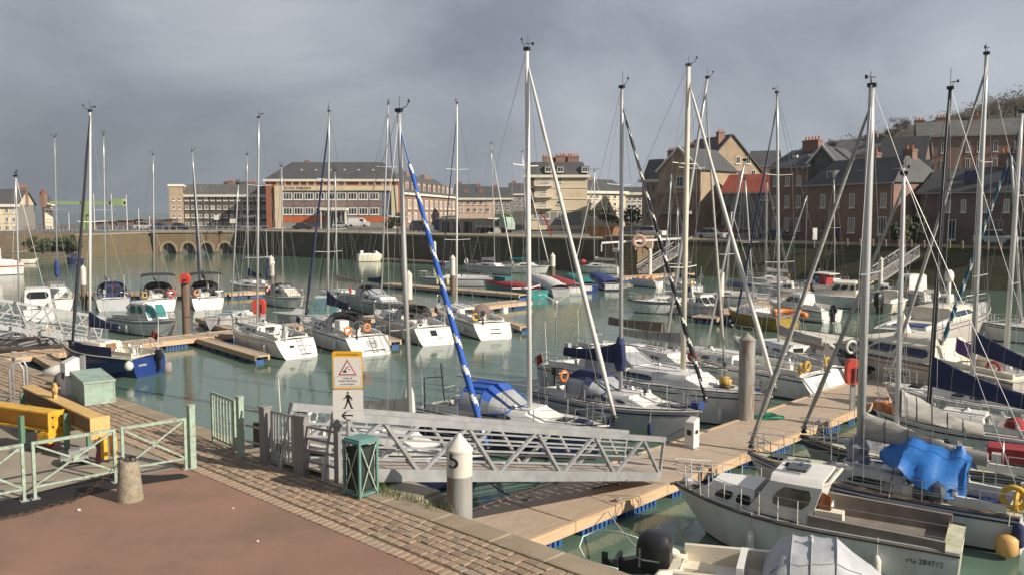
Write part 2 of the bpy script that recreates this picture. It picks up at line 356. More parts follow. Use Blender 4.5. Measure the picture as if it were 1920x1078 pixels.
w = MB(); w.add([(-6000,-300,0),(6000,-300,0),(6000,9000,0),(-6000,9000,0)], [(0,1,2,3)])
tag(w.build('water', wm), kind='structure')

# ------------------------------------------------------------------ near quay: e runs along the edge, d inward from it
Q0, QE, QN = Vector((1.25,12.13,0)), Vector((-.725,.689,0)).normalized(), Vector((-.689,-.725,0)).normalized()
def q(s, d, z=3.6):
    p = Q0 + QE*s + QN*d; return Vector((p.x, p.y, z))
QM = basis(Q0, QE, QN, Vector((0,0,1)))     # local (s, d, z) -> world
QI = QM.inverted()
def qsd(px, py, z=3.6):
    p = QI @ at(px, py, z); return p.x, p.y
b = MB(); b.prism([tuple(q(s, d)[:2]) for s, d in ((-40,.02),(-40,60),(90,60),(90,.02))], -3, 3.592)
quay = tag(b.build('quay', [conc]), kind='structure')
b = MB(); c = [q(-40,0), q(90,0)]
wl = MB(); wl.box(-40, 90, -.02, .02, -3, 3.42)
o = wl.build('quay_wall', stone_dark); o.matrix_world = QM; tag(o, kind='structure')
# asphalt sheet on the promenade side of the fence
f0, f1 = qsd(-500, 1055), qsd(352, 882)
sl = (f1[1]-f0[1])/(f1[0]-f0[0])
b = MB(); poly = [(f1[0]+1.0, 1.78), (f1[0]+.3, f1[1]), (f0[0], f0[1]), (f0[0], 40), (-38, 40), (-38, 1.78)]
b.add([q(s, d, 3.600) for s, d in poly], [tuple(range(len(poly)))])
tag(b.build('promenade', asph), kind='structure')
# flat near-black strip along the foot of the fence
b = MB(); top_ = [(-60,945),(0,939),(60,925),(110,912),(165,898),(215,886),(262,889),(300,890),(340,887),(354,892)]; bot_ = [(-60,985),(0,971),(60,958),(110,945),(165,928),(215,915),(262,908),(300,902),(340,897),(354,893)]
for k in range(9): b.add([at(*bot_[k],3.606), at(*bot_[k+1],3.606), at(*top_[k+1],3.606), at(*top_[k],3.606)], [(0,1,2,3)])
tag(b.build('near_black_strip', stripm), kind='structure')
b = MB(); b.add([q(-12,.46,3.601), q(60,.46,3.601), q(60,1.80,3.601), q(-12,1.80,3.601)], [(0,1,2,3)])
pav = tag(b.build('cobbled_pavement', grout), kind='structure')
def cobble_mb(l, w, h, rr):
    m = MB(); rs = []
    for k, (f, z) in enumerate(((1,-.02),(1,h*.55),(.86,h))):
        ring = []
        for cx, cy in ((1,1),(-1,1),(-1,-1),(1,-1)):
            for da in (0, 1):
                ox, oy = l/2*f - .018, w/2*f - .018
                a = math.atan2(cy, cx) + (-.45 if da == 0 else .45)
                ring.append((cx*ox + .018*math.cos(a), cy*oy + .018*math.sin(a), z + rr.uniform(-.003,.003)))
        rs.append(ring)
    m.rings(rs, False, True); return m
cr = random.Random(3)
cmesh = [[cobble_mb(.22+.02*v, .152, .012+.003*v, cr).mesh('cobble', cm, False) for v in range(3)] for cm in cob_m]
emesh = [cobble_mb(.125, .225, .015, cr).mesh('cobble', cm) for cm in cob_m]
stones = []
for row in range(6):
    s = -2.4 + cr.uniform(0,.2)
    while s < 27:
        l = cr.uniform(.18,.29); stones.append((s+l/2, .585 + row*.172 + cr.uniform(-.012,.012), cr.randrange(4) if cr.random() > .35 else 0, cr.randrange(3), l, 0)); s += l + .012
s = -2.4
while s < 27:
    stones.append((s, 1.69, cr.choice((0,0,1,2)), 0, .12, 1)); s += .148
stones.sort(key=lambda a: a[0])
vis = [a for a in stones if a[0] > -.6]
far = MB(); far_m = []
for i, (s, d, mi_, v, l, kd) in enumerate(vis):
    zz = 3.601 + cr.uniform(-.004, .004); rz = math.atan2(QE.y, QE.x) + cr.uniform(-.05,.05)
    if i < 298:
        o = put('cobble', emesh[mi_] if kd else cmesh[mi_][v], pav, q(s, d, zz), rz)
        if not kd: o.scale = (l/(.23+.02*v), 1, 1)
    else:
        far.cur = mi_
        mb = cobble_mb(.125 if kd else l*.97, .225 if kd else .152, .014, cr)
        xf(mb, Matrix.Translation(q(s, d, zz)) @ Matrix.Rotation(rz, 4, 'Z')); far.add(mb.v, mb.f)
o = far.build('cobble_rows', cob_m, pav); o['kind'] = 'stuff'
# paving sheet between gate and green box further along, and coping slabs
cop = MB(); s = -3.0; k = 0
copr = MB(); copr.box(-40, 90, .012, .44, 3.40, 3.585); copr = copr.build('quay_coping', coping_m); copr.matrix_world = QM; tag(copr, kind='structure')
s = -3.2; rr = random.Random(5)
while s < 34:
    l = rr.uniform(1.1, 1.35); m = MB(); z1 = 3.622 + rr.uniform(-.005,.005)
    m.rings([[(s+.008,-.03,3.42),(s+l-.008,-.03,3.42),(s+l-.008,.47,3.42),(s+.008,.47,3.42)], [(s+.008,-.03,z1-.03),(s+l-.008,-.03,z1-.03),(s+l-.008,.47,z1-.01),(s+.008,.47,z1-.01)],
             [(s+.03,0,z1),(s+l-.03,0,z1),(s+l-.03,.45,z1),(s+.03,.45,z1)]])
    m.build('coping_stone', coping_m, copr); s += l
# landing ledge outside the wall under the gangway
b = MB(); b.box(5.2, 8.6, -1.75, -.03, 1.2, 3.05); b.box(5.3, 8.5, -1.7, -.3, 3.05, 3.12)
lg = b.build('landing_ledge', conc); lg.matrix_world = QM; tag(lg, kind='structure')

# ------------------------------------------------------------------ far quay
ZF = 4.6
WD = Vector((.782,-.623,0)); WN = Vector((.623,.782,0))       # along the long far wall, and into the land
E0 = at(440, 475, 0); A0, B0, C0, D0 = at(-260,494,0), at(45,485,0), at(150,485,0), at(290,476,0)
W1 = E0 + WD*96.5; W2 = E0 + WD*185                            # the stone pier corner, the far end
def xy(p): return (p.x, p.y)
b = MB(); back = [(500, 20), (500, 700), (-68, 700), (-72, 300), (-600, 300), (-600, 140)]
front = [A0+Vector((0,7,0)), B0+Vector((0,7,0)), C0+Vector((-3,7,0)), C0+Vector((-1.9,1.0,0)), D0+Vector((-1.9,.7,0)), D0+Vector((0,.6,0)), E0+Vector((.3,.6,0)), W1+WN*.6, W1+WN*4.4, W2+WN*4.4]
b.prism([xy(p) for p in front] + back, -2, ZF)
tag(b.build('far_quay', [street]), kind='structure')
b = MB(); b.add([tuple(p+Vector((0,0,ZF+.006-p.z))) for p in (E0+WN*1.0, W1+WN*1.0, W1+WN*5, W2+WN*5, W2+WN*9, W1+WN*16+WD*2, E0+WN*17)], [tuple(range(7))]); tag(b.build('quay_strip', trow), kind='structure')
def wall_run(name, label, a, c, z0, z1, mat, th=.6, lean=0.0, cap=None):
    d = (c-a); l = d.length; d.normalize(); n = Vector((-d.y, d.x, 0))
    root = thing(name, label, 'wall', (a.x, a.y, 0), math.atan2(d.y, d.x))
    m = MB(); m.rings([[(0,0,z0),(l,0,z0),(l,lean,z1),(0,lean,z1)], [(0,lean+th,z0),(l,lean+th,z0),(l,lean+th,z1),(0,lean+th,z1)]])
    m.build('face', mat, root)
    if cap:
        m = MB(); x = 0
        while x < l: x2 = min(l, x+6); m.box(x+.02, x2-.02, lean-.12, lean+th+.3, z1+.003, z1+.28); x = x2
        m.build('coping', cap, root)
    return root
wall_run('stone_wall', 'long dark stone quay wall under the street, below the brick school', E0, W1, -1, ZF-.1, stone_dark, cap=trow)
wall_run('stone_wall', 'rust brown rubble wall beside the lock, lit by the sun', C0, D0, -1, ZF-.4, bank_r, lean=1.0, cap=trow)
wall_run('stone_wall', 'low quay wall overgrown with bushes under the lock bridge', A0, C0, -1, 1.3, stone_dark)
wall_run('bank', 'scrubby earth bank above the low wall under the lock bridge', A0+Vector((0,.7,0)), C0+Vector((0,.7,0)), .8, ZF-.02, bank_r, th=.5, lean=6.2)
wall_run('bank', 'mossy sloping stone bank below the row of brick houses', W1+WN*.2, W2+WN*.2, -1, ZF-.15, bank_m, th=.4, lean=3.6, cap=trow)
# squat stone pier at the wall corner
pr = thing('stone_pier', 'squat stone pier at the wall corner beside the far gangway', 'pier', (W1.x, W1.y, 0), math.atan2(WD.y, WD.x))
m = MB(); m.box(-4.2, 1.4, -1.2, 4.3, -1, 5.0); m.build('masonry', stone_warm, pr); m = MB(); m.box(-4.3, 1.5, -1.3, 4.4, 5.002, 5.25); m.build('coping', trow, pr)
# arched sluice bridge: spandrel wall with four arches, dark barrels behind
d = (E0-D0); bl = d.length; d.normalize()
ab = thing('arched_bridge', 'warm stone bridge with four low sluice arches', 'bridge', (D0.x, D0.y, 0), math.atan2(d.y, d.x))
m = MB(); arches = [(304,331),(341,367),(375,401),(410,435)]; z1 = ZF-.3
ar = [((a-290)/150*bl, (c-290)/150*bl) for a, c in arches]; prev = 0
for a, c in ar:
    m.slab([(prev,0,-1),(a,0,-1),(a,0,z1),(prev,0,z1)], .5); r_ = (c-a)/2
    pts = [(a+r_-r_*math.cos(math.pi*i/8), .35+1.85*math.sin(math.pi*i/8)) for i in range(9)]
    for (x0, y0), (x1, y1) in zip(pts, pts[1:]):
        m.slab([(x0,0,y0),(x1,0,y1),(x1,0,z1),(x0,0,z1)], .5)
        m.slab([(x0,0,y0),(x0,3,y0),(x1,3,y1),(x1,0,y1)], .1)
    prev = c
m.slab([(prev,0,-1),(bl,0,-1),(bl,0,z1),(prev,0,z1)], .5); m.build('spandrel', stone_warm, ab)
for a, c in ar:
    k = MB(); r_ = (c-a)/2; pi_, po = [], []
    for i in range(11):
        an = math.pi*i/10; pi_.append((a+r_-r_*math.cos(an), -.55, .35+1.85*math.sin(an))); po.append((a+r_-(r_+.45)*math.cos(an), -.55, .35+2.3*math.sin(an)))
    for i in range(10): k.slab([pi_[i], pi_[i+1], po[i+1], po[i]], .12)
    k.build('arch_ring', trow, ab)
m = MB()
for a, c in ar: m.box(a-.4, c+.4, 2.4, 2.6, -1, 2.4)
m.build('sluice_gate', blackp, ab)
m = MB(); m.box(-.3, bl+.3, -.75, .6, z1+.003, z1+.35); m.build('string_course', trow, ab)

# ------------------------------------------------------------------ buildings
def zc(py, px, Y): return at_d(px, py, Y).z
WMESH = {}
def winmesh(w, h, fm, mull=1):
    k = (round(w,1), round(h,1), fm.name, mull)
    if k not in WMESH:
        f = MB(); t_ = max(.07, w*.07); f.box(-w/2-.03, w/2+.03, -.07, .02, -.02, t_); f.box(-w/2-.03, w/2+.03, -.07, .02, h-t_, h+.02)
        f.box(-w/2-.03, -w/2+t_, -.07, .02, t_, h-t_); f.box(w/2-t_, w/2+.03, -.07, .02, t_, h-t_)
        for i in range(mull): x = -w/2 + w*(i+1)/(mull+1); f.box(x-t_*.4, x+t_*.4, -.06, .02, t_, h-t_)
        f.box(-w/2-.12, w/2+.12, -.2, .02, -.16, -.021)
        p_ = MB(); p_.box(-w/2+.02, w/2-.02, -.02, .0, .02, h-.02)
        WMESH[k] = (f.mesh('window', fm), p_)
    return WMESH[k]
PM = {}
def window(root, x, z, w, h, fm=None, mull=1, y=0, rz=0, pane=None):
    fm = fm or frame_w; fme, pmb = winmesh(w, h, fm, mull)
    pane = pane or pane_m; kk = (round(w,1), round(h,1), pane.name)
    if kk not in PM: PM[kk] = pmb.mesh('pane', pane)
    o = put('window', fme, root, (x, y, z), rz); put('pane', PM[kk], o); return o
def building(name, label, cat, px0, Y0, px1, Y1, yb, ye, yr, depth, wall, roofm, roof='gable', inset=.3, wins=(), fm=None, mull=1, pane=None, chim=(), cornice=True, gable_t=None):
    P, Q = at_d(px0, yb, Y0), at_d(px1, yb, Y1); z0 = min(P.z, ZF + 30); W = (Q-P).to_2d().length
    root = thing(name, label, cat, (P.x, P.y, z0), math.atan2(Q.y-P.y, Q.x-P.x))
    ym = Y0; h = zc(ye, px0, Y0)-z0; hr = zc(yr, px0, Y0)-z0; ov = .35
    m = MB(); m.box(0, W, 0, depth, -1.5, h)
    if roof == 'gable':
        for x in (0, W):
            a = [(x, 0, h), (x, depth, h), (x, depth/2, hr-.1)]
            m.add([(px_+ (.0 if x == 0 else -.3), y_, z_) for px_, y_, z_ in a] + [(px_+ (.3 if x == 0 else 0), y_, z_) for px_, y_, z_ in a], [(0,2,1),(3,4,5),(0,3,5,2),(1,2,5,4),(0,1,4,3)])
    if roof == 'front':      # gable end faces the water
        m.add([(0,0,h),(W,0,h),(W/2,0,hr-.1),(0,depth,h),(W,depth,h),(W/2,depth,hr-.1)], [(0,1,2),(5,4,3),(1,4,5,2),(0,2,5,3),(0,3,4,1)])
    m.build('wall', wall, root)
    r_ = MB()
    if roof == 'gable':
        r_.slab([(-ov,-ov,h-.15),(W+ov,-ov,h-.15),(W+ov,depth/2,hr),(-ov,depth/2,hr)], .22); r_.slab([(W+ov,depth+ov,h-.15),(-ov,depth+ov,h-.15),(-ov,depth/2,hr),(W+ov,depth/2,hr)], .22)
    elif roof == 'front':
        r_.slab([(-ov,depth,h-.15),(-ov,-ov,h-.15),(W/2,-ov,hr),(W/2,depth,hr)], .22); r_.slab([(W+ov,-ov,h-.15),(W+ov,depth,h-.15),(W/2,depth,hr),(W/2,-ov,hr)], .22)
    elif roof == 'hip':
        i = inset*W if inset < 1 else inset; y2 = min(depth/2, i if i < depth/2 else depth/2)
        r_.add([(-ov,-ov,h),(W+ov,-ov,h),(W+ov,depth+ov,h),(-ov,depth+ov,h),(i,depth*.4,hr),(W-i,depth*.4,hr),(W-i,depth*.6,hr),(i,depth*.6,hr)],
               [(0,1,5,4),(1,2,6,5),(2,3,7,6),(3,0,4,7),(4,5,6,7),(3,2,1,0)])
    elif roof == 'mansard':
        i = .9
        r_.add([(-.1,-.1,h),(W+.1,-.1,h),(W+.1,depth+.1,h),(-.1,depth+.1,h),(i,i,hr),(W-i,i,hr),(W-i,depth-i,hr),(i,depth-i,hr)],
               [(0,1,5,4),(1,2,6,5),(2,3,7,6),(3,0,4,7),(4,5,6,7),(3,2,1,0)])
    else:
        r_.box(-.25, W+.25, -.25, depth+.25, h+.003, hr)
    ro = r_.build('roof', roofm, root)
    if cornice and roof in ('hip', 'mansard', 'gable'):
        m = MB(); m.box(-.5, W+.5, -.62, -.02, h-.5, h+.06); m.build('cornice', trim_w, root)
    if roof in ('gable', 'hip') and cornice is False:
        m = MB(); m.box(-.3, W+.3, -.5, -.36, h-.16, h-.02); m.build('gutter', trim_w if hash(name) % 2 else galv, root); m = MB(); m.box(W*.985-.06, W*.985+.06, -.14, -.02, 0, h-.17); m.build('downpipe', galv, root)
    def U(px): return (px-px0)/(px1-px0)*W
    for wn in wins:
        x0, x1, yt, ybt = wn[:4]; kw = dict(zip(('fm', 'mull', 'pane'), wn[4:])); x = U((x0+x1)/2); w_ = abs(U(x1)-U(x0))
        Yw = Y0 + (Y1-Y0)*((x0+x1)/2-px0)/(px1-px0)
        za = zc(ybt, (x0+x1)/2, Y0)-z0; zb = zc(yt, (x0+x1)/2, Y0)-z0
        window(root, x, za, w_, zb-za, kw.get('fm') or fm, kw.get('mull', mull), 0, 0, kw.get('pane') or pane)
    for (cx, wch, yt, fr) in chim:
        ch = MB(); x = U(cx); zt = zc(yt, cx, Y0)-z0; y = depth*fr; ch.box(x-wch/2, x+wch/2, y-.45, y+.45, h-.2, zt); ch.box(x-wch/2-.08, x+wch/2+.08, y-.53, y+.53, zt-.25, zt-.1)
        co = ch.build('chimney', brick_brn, ro); n = max(1, int(wch/.55)); pt = MB()
        for i in range(n): pt.lathe([(.15,0),(.12,.55)], 6, (x-wch/2+(i+.5)*wch/n, y, zt))
        xo = pt.build('chimney_pots', orange_p, root)
    
    return root, W, h, hr
def grid(xs, w, ys, *extra): return [(x-w/2, x+w/2, a, b_) + extra for (a, b_) in ys for x in xs]
# far left: cream block, grey gable house, narrow cream house, red spirelet
cah = building('apartment_building', 'cream apartment house with a grey gable end and dark slate roof beside the lock bridge', 'building', -60, 188, 36, 190, 450, 384, 355, 11, render_c, slate, 'gable', .12,
         grid((-45,-30,-15,0,15,28), 6, ((391,400),(408,417),(424,433))), chim=((30,2.0,350,.5),(-20,1.6,352,.5)))
m = MB(); m.box(cah[1]+.005, cah[1]+.03, .02, 10.98, -1, cah[2]); m.build('gable_facing', render_g, cah[0])
m = MB(); m.box(cah[1]+.03, cah[1]+.2, 3, 8, 0, 2.6); m.build('brick_lean_to', brick_brn, cah[0])
building('house', 'narrow pale house with a turret roof next to the green hoist', 'house', 86, 201, 101, 202, 448, 382, 366, 3, render_c, slate, 'hip', .3, grid((91,97), 4, ((394,400),(410,416),(425,431))))
sp = thing('spirelet', 'small red brick spirelet above the far roofs', 'spire', at_d(81, 372, 200)); m = MB(); m.box(-.6,.6,-.6,.6,-2,.9); m.build('base', brick_brn, sp); m = MB(); m.lathe([(.8,.9),(.1,2.0)], 4); m.build('cap', tile_r, sp)
# dark block left of the school
building('apartment_building', 'long dark timber-clad block with balconies and cream end wall', 'building', 345, 224, 500, 224, 431, 366, 346, 13, wood_d, slate_l, 'mansard', .2,
         grid(range(352,498,12), 7, ((370,377),(386,393),(402,409),(417,424)), frame_w, 2), chim=((420,1.6,338,.5),(462,1.6,340,.5)))
building('apartment_building', 'cream gable-ended flats at the corner of the dark block', 'building', 319, 221, 345, 222, 431, 350, 346, 12, render_t, trim_w, 'flat', .2, grid((327,338), 5, ((370,377),(386,393),(402,409),(417,424))))
building('house', 'tall slate-roofed house rising behind the dark block', 'house', 414, 240, 474, 240, 430, 372, 341, 12, render_g, slate, 'mansard', .2, grid((424,436,448,460), 5, ((358,363),)), cornice=False)
# school
sx_ = (522, 531, 540)
sch, W, h, hr = building('school', 'brick school with slate roof and a cream framed front of wide windows', 'school', 500, 215, 748, 215, 428, 337, 302, 16, brick_red, slate, 'hip', .15, (), chim=())
def U(px): return (px-500)/248*W
def Z(py): return zc(py, 620, 215)-sch.location.z
m = MB(); m.box(U(517), U(530), -.5, -.02, -1, Z(349)); m.box(U(735), U(747), -.5, -.02, -1, Z(349)); m.box(U(530.1), U(734.9), -.5, -.02, Z(358), Z(349)); m.build('front_frame', render_c, sch); m = MB(); m.box(U(530.2), U(719), -.09, -.02, 0, Z(358.3)); m.build('front_infill', render_g, sch)
for y0, y1, mt, nm in ((388,375.5,mural_p,'mural_panel'), (417,406,orange_p,'spandrel_panel')):
    for k in range(10):
        x0 = 531.5+k*20.2
        if nm == 'spandrel_panel' and 4 <= k <= 6: continue
        m = MB(); m.box(U(x0), U(x0+19.6), -.16, -.095, Z(y0), Z(y1)); m.build(nm, mt, sch)
for row in ((364,375),(392,403)):
    for k in range(10):
        x0 = 533+k*20.2
        if k == 9: continue
        window(sch, U(x0+7.5), Z(row[1]), U(x0+16.5)-U(x0), Z(row[0]-1)-Z(row[1]+1), frame_w, 2, -.12)
for k in range(2): window(sch, U(723+k*9), Z(403), 1.1, Z(362)-Z(403), blueframe, 1, -.1)
for k in range(16):
    if k in (10,): continue
    m = MB(); m.box(U(520+k*14), U(524+k*14), -.1, -.02, Z(347), Z(341)); m.build('attic_window', trim_w, sch)
m = MB(); m.box(U(606), U(655), -3.6, -.6, Z(395), Z(391)); m.box(U(607), U(608.5), -3.4, -3.2, -1, Z(395)); m.box(U(652), U(653.5), -3.4, -3.2, -1, Z(395)); m.box(U(612),U(650),-.6,-.05,-1,Z(395.4)); m.build('porch', trim_w, sch)
m = MB()
for k in range(5): m.box(U(613+k*7.2), U(618.5+k*7.2), -.66, -.61, 0, Z(398))
m.build('entrance_door', pane_m, sch)
t_ = xf(text_mb('ECOLE  PUBLIQUE', .8, .04), basis((U(561), -.53, Z(353.5)), (1,0,0), (0,0,1), (0,-1,0))); t_.build('lettering', ink, sch)
for k in range(6):
    x = 560+k*27; m = MB(); m.box(U(x), U(x+4), 3.2, 4.6, Z(322), Z(317)); m.build('skylight', trim_w, sch)
m = MB(); m.box(U(565)-.6, U(565)+.6, 7, 8, Z(304), Z(297)); m.build('chimney', brick_brn, sch)
# its long wing
P = at_d(748,425,216); wx = [(752+104*k/9.5) for k in range(1,10)]
wg, W2_, h2, hr2 = building('school_wing', 'long brick wing of the school with a row of white windows and red dormers', 'building', 749, 218, 856, 292, 424.5, 361, 318, 14, brick_brn, slate, 'gable', .1, ())
for k in range(11):
    x = W2_*(k+.6)/11.4
    for z in (.9, 4.3): window(wg, x, z, 3.2, 2.4, trim_w, 2, 0, 0, shutter if k % 3 else pane_m)
    m = MB(); m.box(x-1.7, x+1.7, .6, 3.4, h2+.2, h2+3.2); dm = m.build('dormer', brick_brn, wg); window(wg, x, h2+.6, 2.6, 2.1, trim_w, 1, .58)
for k in range(3):
    m = MB(); x = W2_*(.15+.3*k); m.box(x, x+9, 6.4, 7.9, hr2-1.5, hr2+1.0); m.build('roof_block', brick_brn, wg)
# houses in the middle distance
building('house', 'low pink rendered terrace past the end of the school wing', 'house', 858, 250, 926, 250, 412, 372, 362, 10, render_p, slate, 'gable', .2,
         grid((866,878,890,902,914), 6, ((377,384),(391,398))), chim=((872,1.2,358,.5),(902,1.2,358,.5)))
bx = [('house', 'slate roofed house on the far slope behind the pink terrace', 852,300,890,300,400,366,346), ('house', 'dark roofed house further up behind the pink terrace', 888,330,925,330,395,362,350),
      ('house', 'pale fronted house among the far roofs near the cream flats', 922,280,960,280,405,372,352), ('house', 'slate roofed house tucked behind the tall cream flats', 955,310,992,310,398,364,344)]
for nm, lb, a, y0, c_, y1, b1, e1, r1_ in bx:
    building(nm, lb, 'house', a, y0, c_, y1, b1, e1, r1_, 12, render_g, slate, 'gable', .2, grid((a+10,a+20,a+30), 5, ((e1+6,e1+12),(e1+17,e1+23))), chim=((a+8,1.5,r1_-5,.5),))
fl, W, h, hr = building('apartment_building', 'five storey cream flats with balconies and slate roof with big chimneys', 'building', 985, 186, 1101, 186, 418, 329, 304, 14, render_c, slate, 'mansard', .2,
    grid((1020,), 9, ((336,342),(358,364),(379,385)), frame_w, 1) + grid((1026,), 8, ((336,342),)) + grid((1049,), 8, ((335,342),(356,363),(377,384)), frame_w, 1) + [(1017,1031,399,411,frame_w,2),(1000,1010,399,411,frame_w,1),(1045,1058,399,411,frame_w,2)],
    chim=((1026,1.8,291,.4),(1038,1.8,292,.5),(1053,2.0,289,.4),(1066,2.4,290,.5),(1078,2.4,290,.45)))
def U2(px): return (px-985)/116*W
def Z2(py): return zc(py, 1040, 186)-fl.location.z
for yb_ in (350, 371, 392):
    m = MB(); m.box(U2(1003), U2(1036), -1.1, -.02, Z2(yb_), Z2(yb_)+.2); bal = m.build('balcony', trim_w, fl)
    m = MB()
    for k in range(12): x = U2(1003.5)+k*(U2(1035.5)-U2(1003.5))/11; m.box(x-.04, x+.04, -1.08, -1.0, Z2(yb_)+.2, Z2(yb_)+1.15)
    m.box(U2(1003), U2(1036), -1.1, -1.0, Z2(yb_)+1.15, Z2(yb_)+1.25); m.build('railing', frame_w, bal)
    m = MB(); m.box(U2(987), U2(1001), -.08, -.02, Z2(yb_)+.1, Z2(yb_)+2.0); m.build('loggia_panel', wood_d, fl)
    m = MB(); m.box(0, W, -.14, -.02, Z2(yb_+3), Z2(yb_+2.2)); m.build('string_course', trim_w, fl)
for px in (1028, 1050, 1096): m = MB(); m.box(U2(px)-.9, U2(px)+.9, -.2, 1.6, Z2(324), Z2(312)); dm = m.build('dormer', slate_l, fl); window(fl, U2(px), Z2(323), 1.2, 1.0, frame_w, 1, -.2)
m = MB(); m.box(U2(1010), U2(1090), -.06, -.02, -.5, Z2(398)); m.build('shop_front', render_g, fl)
building('terrace_house', 'cream terrace with slate roof and a dormer beside the tall flats', 'house', 1101, 190, 1172, 196, 414, 359, 336, 10, render_c, slate, 'gable', .2,
         grid((1108,1119,1130,1141,1152,1163), 5, ((366,373),(380,387),(394,401))), chim=((1130,1.4,330,.5),))
building('house', 'low white rendered house between the cream terrace and the tan gable', 'house', 1172, 200, 1206, 200, 400, 362, 352, 9, render_w, slate, 'gable', .2, grid((1180,1190,1200), 5, ((370,377),(384,391))))
building('house', 'slate mansard house with a tall stack behind the tan gable', 'house', 1203, 176, 1244, 172, 432, 338, 300, 12, render_t, slate_l, 'mansard', .2, grid((1213,1224,1235), 6, ((348,358),(372,382),(398,408)), shutter), chim=((1253,2.6,273,.6),(1222,5.0,279,.7)))
gh, W, h, hr = building('house', 'tan stone gable house with white verges facing the basin', 'house', 1233, 158, 1312, 152, 438, 322, 280, 12, render_t, slate, 'front', .2,
         [(1268,1286,332,352,frame_w,2),(1246,1256,338,352,shutter,1),(1290,1300,338,352),(1246,1256,372,392,shutter),(1268,1280,372,392,shutter),(1290,1300,372,392,shutter)], cornice=False)
m = MB(); m.bar((-.3,-.4,h-.1),(W/2,-.4,hr+.12),.25,.35); m.bar((W+.3,-.4,h-.1),(W/2,-.4,hr+.12),.25,.35); m.build('verge_board', frame_w, gh)
m = MB(); m.box(-.05, W+.05, -.06, -.02, -1, zc(362,1270,155)-gh.location.z); m.build('brick_storey', brick_brn, gh)
m = MB(); m.box(1, W-1, -2.2, -.1, zc(402,1270,155)-gh.location.z, zc(396,1270,155)-gh.location.z); m.build('awning', render_g, gh)
bg, W, h, hr = building('house', 'large tan house with a tall curved gable and small paired windows', 'house', 1312, 168, 1424, 172, 440, 322, 252, 14, render_t, slate, 'front', .2,
         [(1376,1384,293,306),(1395,1403,293,306),(1380,1388,318,330),(1405,1413,318,330),(1330,1340,335,350,shutter)], cornice=False, chim=((1354,1.4,245,.1),))
building('house', 'grey rendered house under a bright red tiled roof', 'house', 1352, 150, 1442, 146, 440, 362, 328, 11, render_g, tile_r, 'gable', .2, [(1424,1429,368,376),(1432,1438,368,376),(1360,1370,385,400,shutter),(1380,1390,385,400,shutter)], cornice=False)
building('house', 'slate roofed house with a plain end behind the red roof', 'house', 1400, 178, 1450, 176, 420, 312, 282, 12, render_c, slate, 'gable', .2, (), cornice=False)
h1r, W, h, hr = building('brick_house', 'tall brick house with slate roof and a row of orange chimney pots', 'house', 1440, 137, 1512, 130, 456, 316, 283, 10, brick_brn, slate, 'gable', .2,
         grid((1452,1475,1496), 8, ((333,350),(368,390),(408,432)), frame_w, 1, shutter), chim=((1478,3.2,265,.45),), cornice=False)
for k in range(2): m = MB(); m.box(W*(.3+.4*k), W*(.3+.4*k)+1, 2.2, 3.2, h+1.5, h+1.9); m.build('skylight', trim_w, h1r)
gb, W, h, hr = building('brick_house', 'grey slate-hung gable with white verges between the brick houses', 'house', 1506, 131, 1570, 128, 452, 316, 276, 11, slate_l, slate, 'front', .2, (), cornice=False)
m = MB(); m.bar((-.3,-.4,h-.1),(W/2,-.4,hr+.12),.2,.3); m.bar((W+.3,-.4,h-.1),(W/2,-.4,hr+.12),.2,.3); m.build('verge_board', frame_w, gb)
h2r, W, h, hr = building('brick_house', 'long two storey brick house with dormer above the mossy bank', 'house', 1510, 126, 1672, 112, 456, 348, 302, 9, brick_brn, slate, 'hip', .1,
         grid((1544,1572,1600,1656), 9, ((366,390),), frame_w, 1, shutter) + [(1594,1606,408,434,frame_w,2),(1648,1662,406,436,frame_w,2),(1540,1550,408,432,shutter,1)], cornice=False, chim=((1592,1.6,292,.5),(1650,1.6,290,.55)))
m = MB(); m.box(W*.37, W*.41, -.08, -.02, 0, 2.6); m.build('door', navyh, h2r)
window(h2r, W*.25, h+.5, 1.1, 1.3, frame_w, 1, .6); m = MB(); m.box(W*.25-.7, W*.25+.7, .62, 2.4, h+.3, h+1.95); m.build('dormer', slate_l, h2r)
for f_ in (.5, .88): m = MB(); m.box(W*f_, W*f_+1.6, 1.6, 2.3, h+1.5, h+1.75); m.build('skylight', trim_w, h2r)
building('house', 'cream stone annexe under a steep slate slope', 'house', 1672, 119, 1724, 117, 452, 374, 300, 10, render_t, slate, 'gable', .2, (), cornice=False)
dh, W, h, hr = building('brick_house', 'dark brick house with blue skylights at the end of the row', 'house', 1722, 112, 1960, 100, 462, 362, 318, 9, brick_dk, slate, 'gable', .1,
         grid((1780,1810,1850,1890), 9, ((376,398),), frame_w, 1, shutter) + [(1782,1796,412,448,frame_w,1),(1868,1885,412,438,shutter,1)], cornice=False, chim=((1858,2.2,292,.5),))
for px_ in (1815, 1890): m = MB(); x = (px_-1722)/238*W; m.box(x-1.0, x+1.0, 1.2, 1.6, h+1.2, h+2.6); m.build('roof_light', glassb, dh)
building('brick_house', 'two storey brick house with white windows high on the slope', 'house', 1718, 176, 1958, 168, 348, 257, 226, 9, brick_brn, slate_l, 'gable', .1,
         grid((1743,1768), 8, ((270,289),(302,320))) + grid((1815,1836,1866), 8, ((268,288),(300,318))), chim=((1722,1.8,222,.5),(1764,1.8,218,.5),(1830,1.6,216,.5)), cornice=False)
building('house', 'long low roof climbing the slope behind the brick row', 'house', 1560, 190, 1700, 180, 330, 290, 262, 10, render_g, slate_l, 'gable', .1, (), chim=((1622,1.6,252,.5),(1612,1.4,254,.5)), cornice=False)
building('house', 'steep slate roofed house under the upper brick house', 'house', 1640, 150, 1722, 146, 400, 340, 256, 11, brick_dk, slate, 'gable', .1, (), cornice=False)
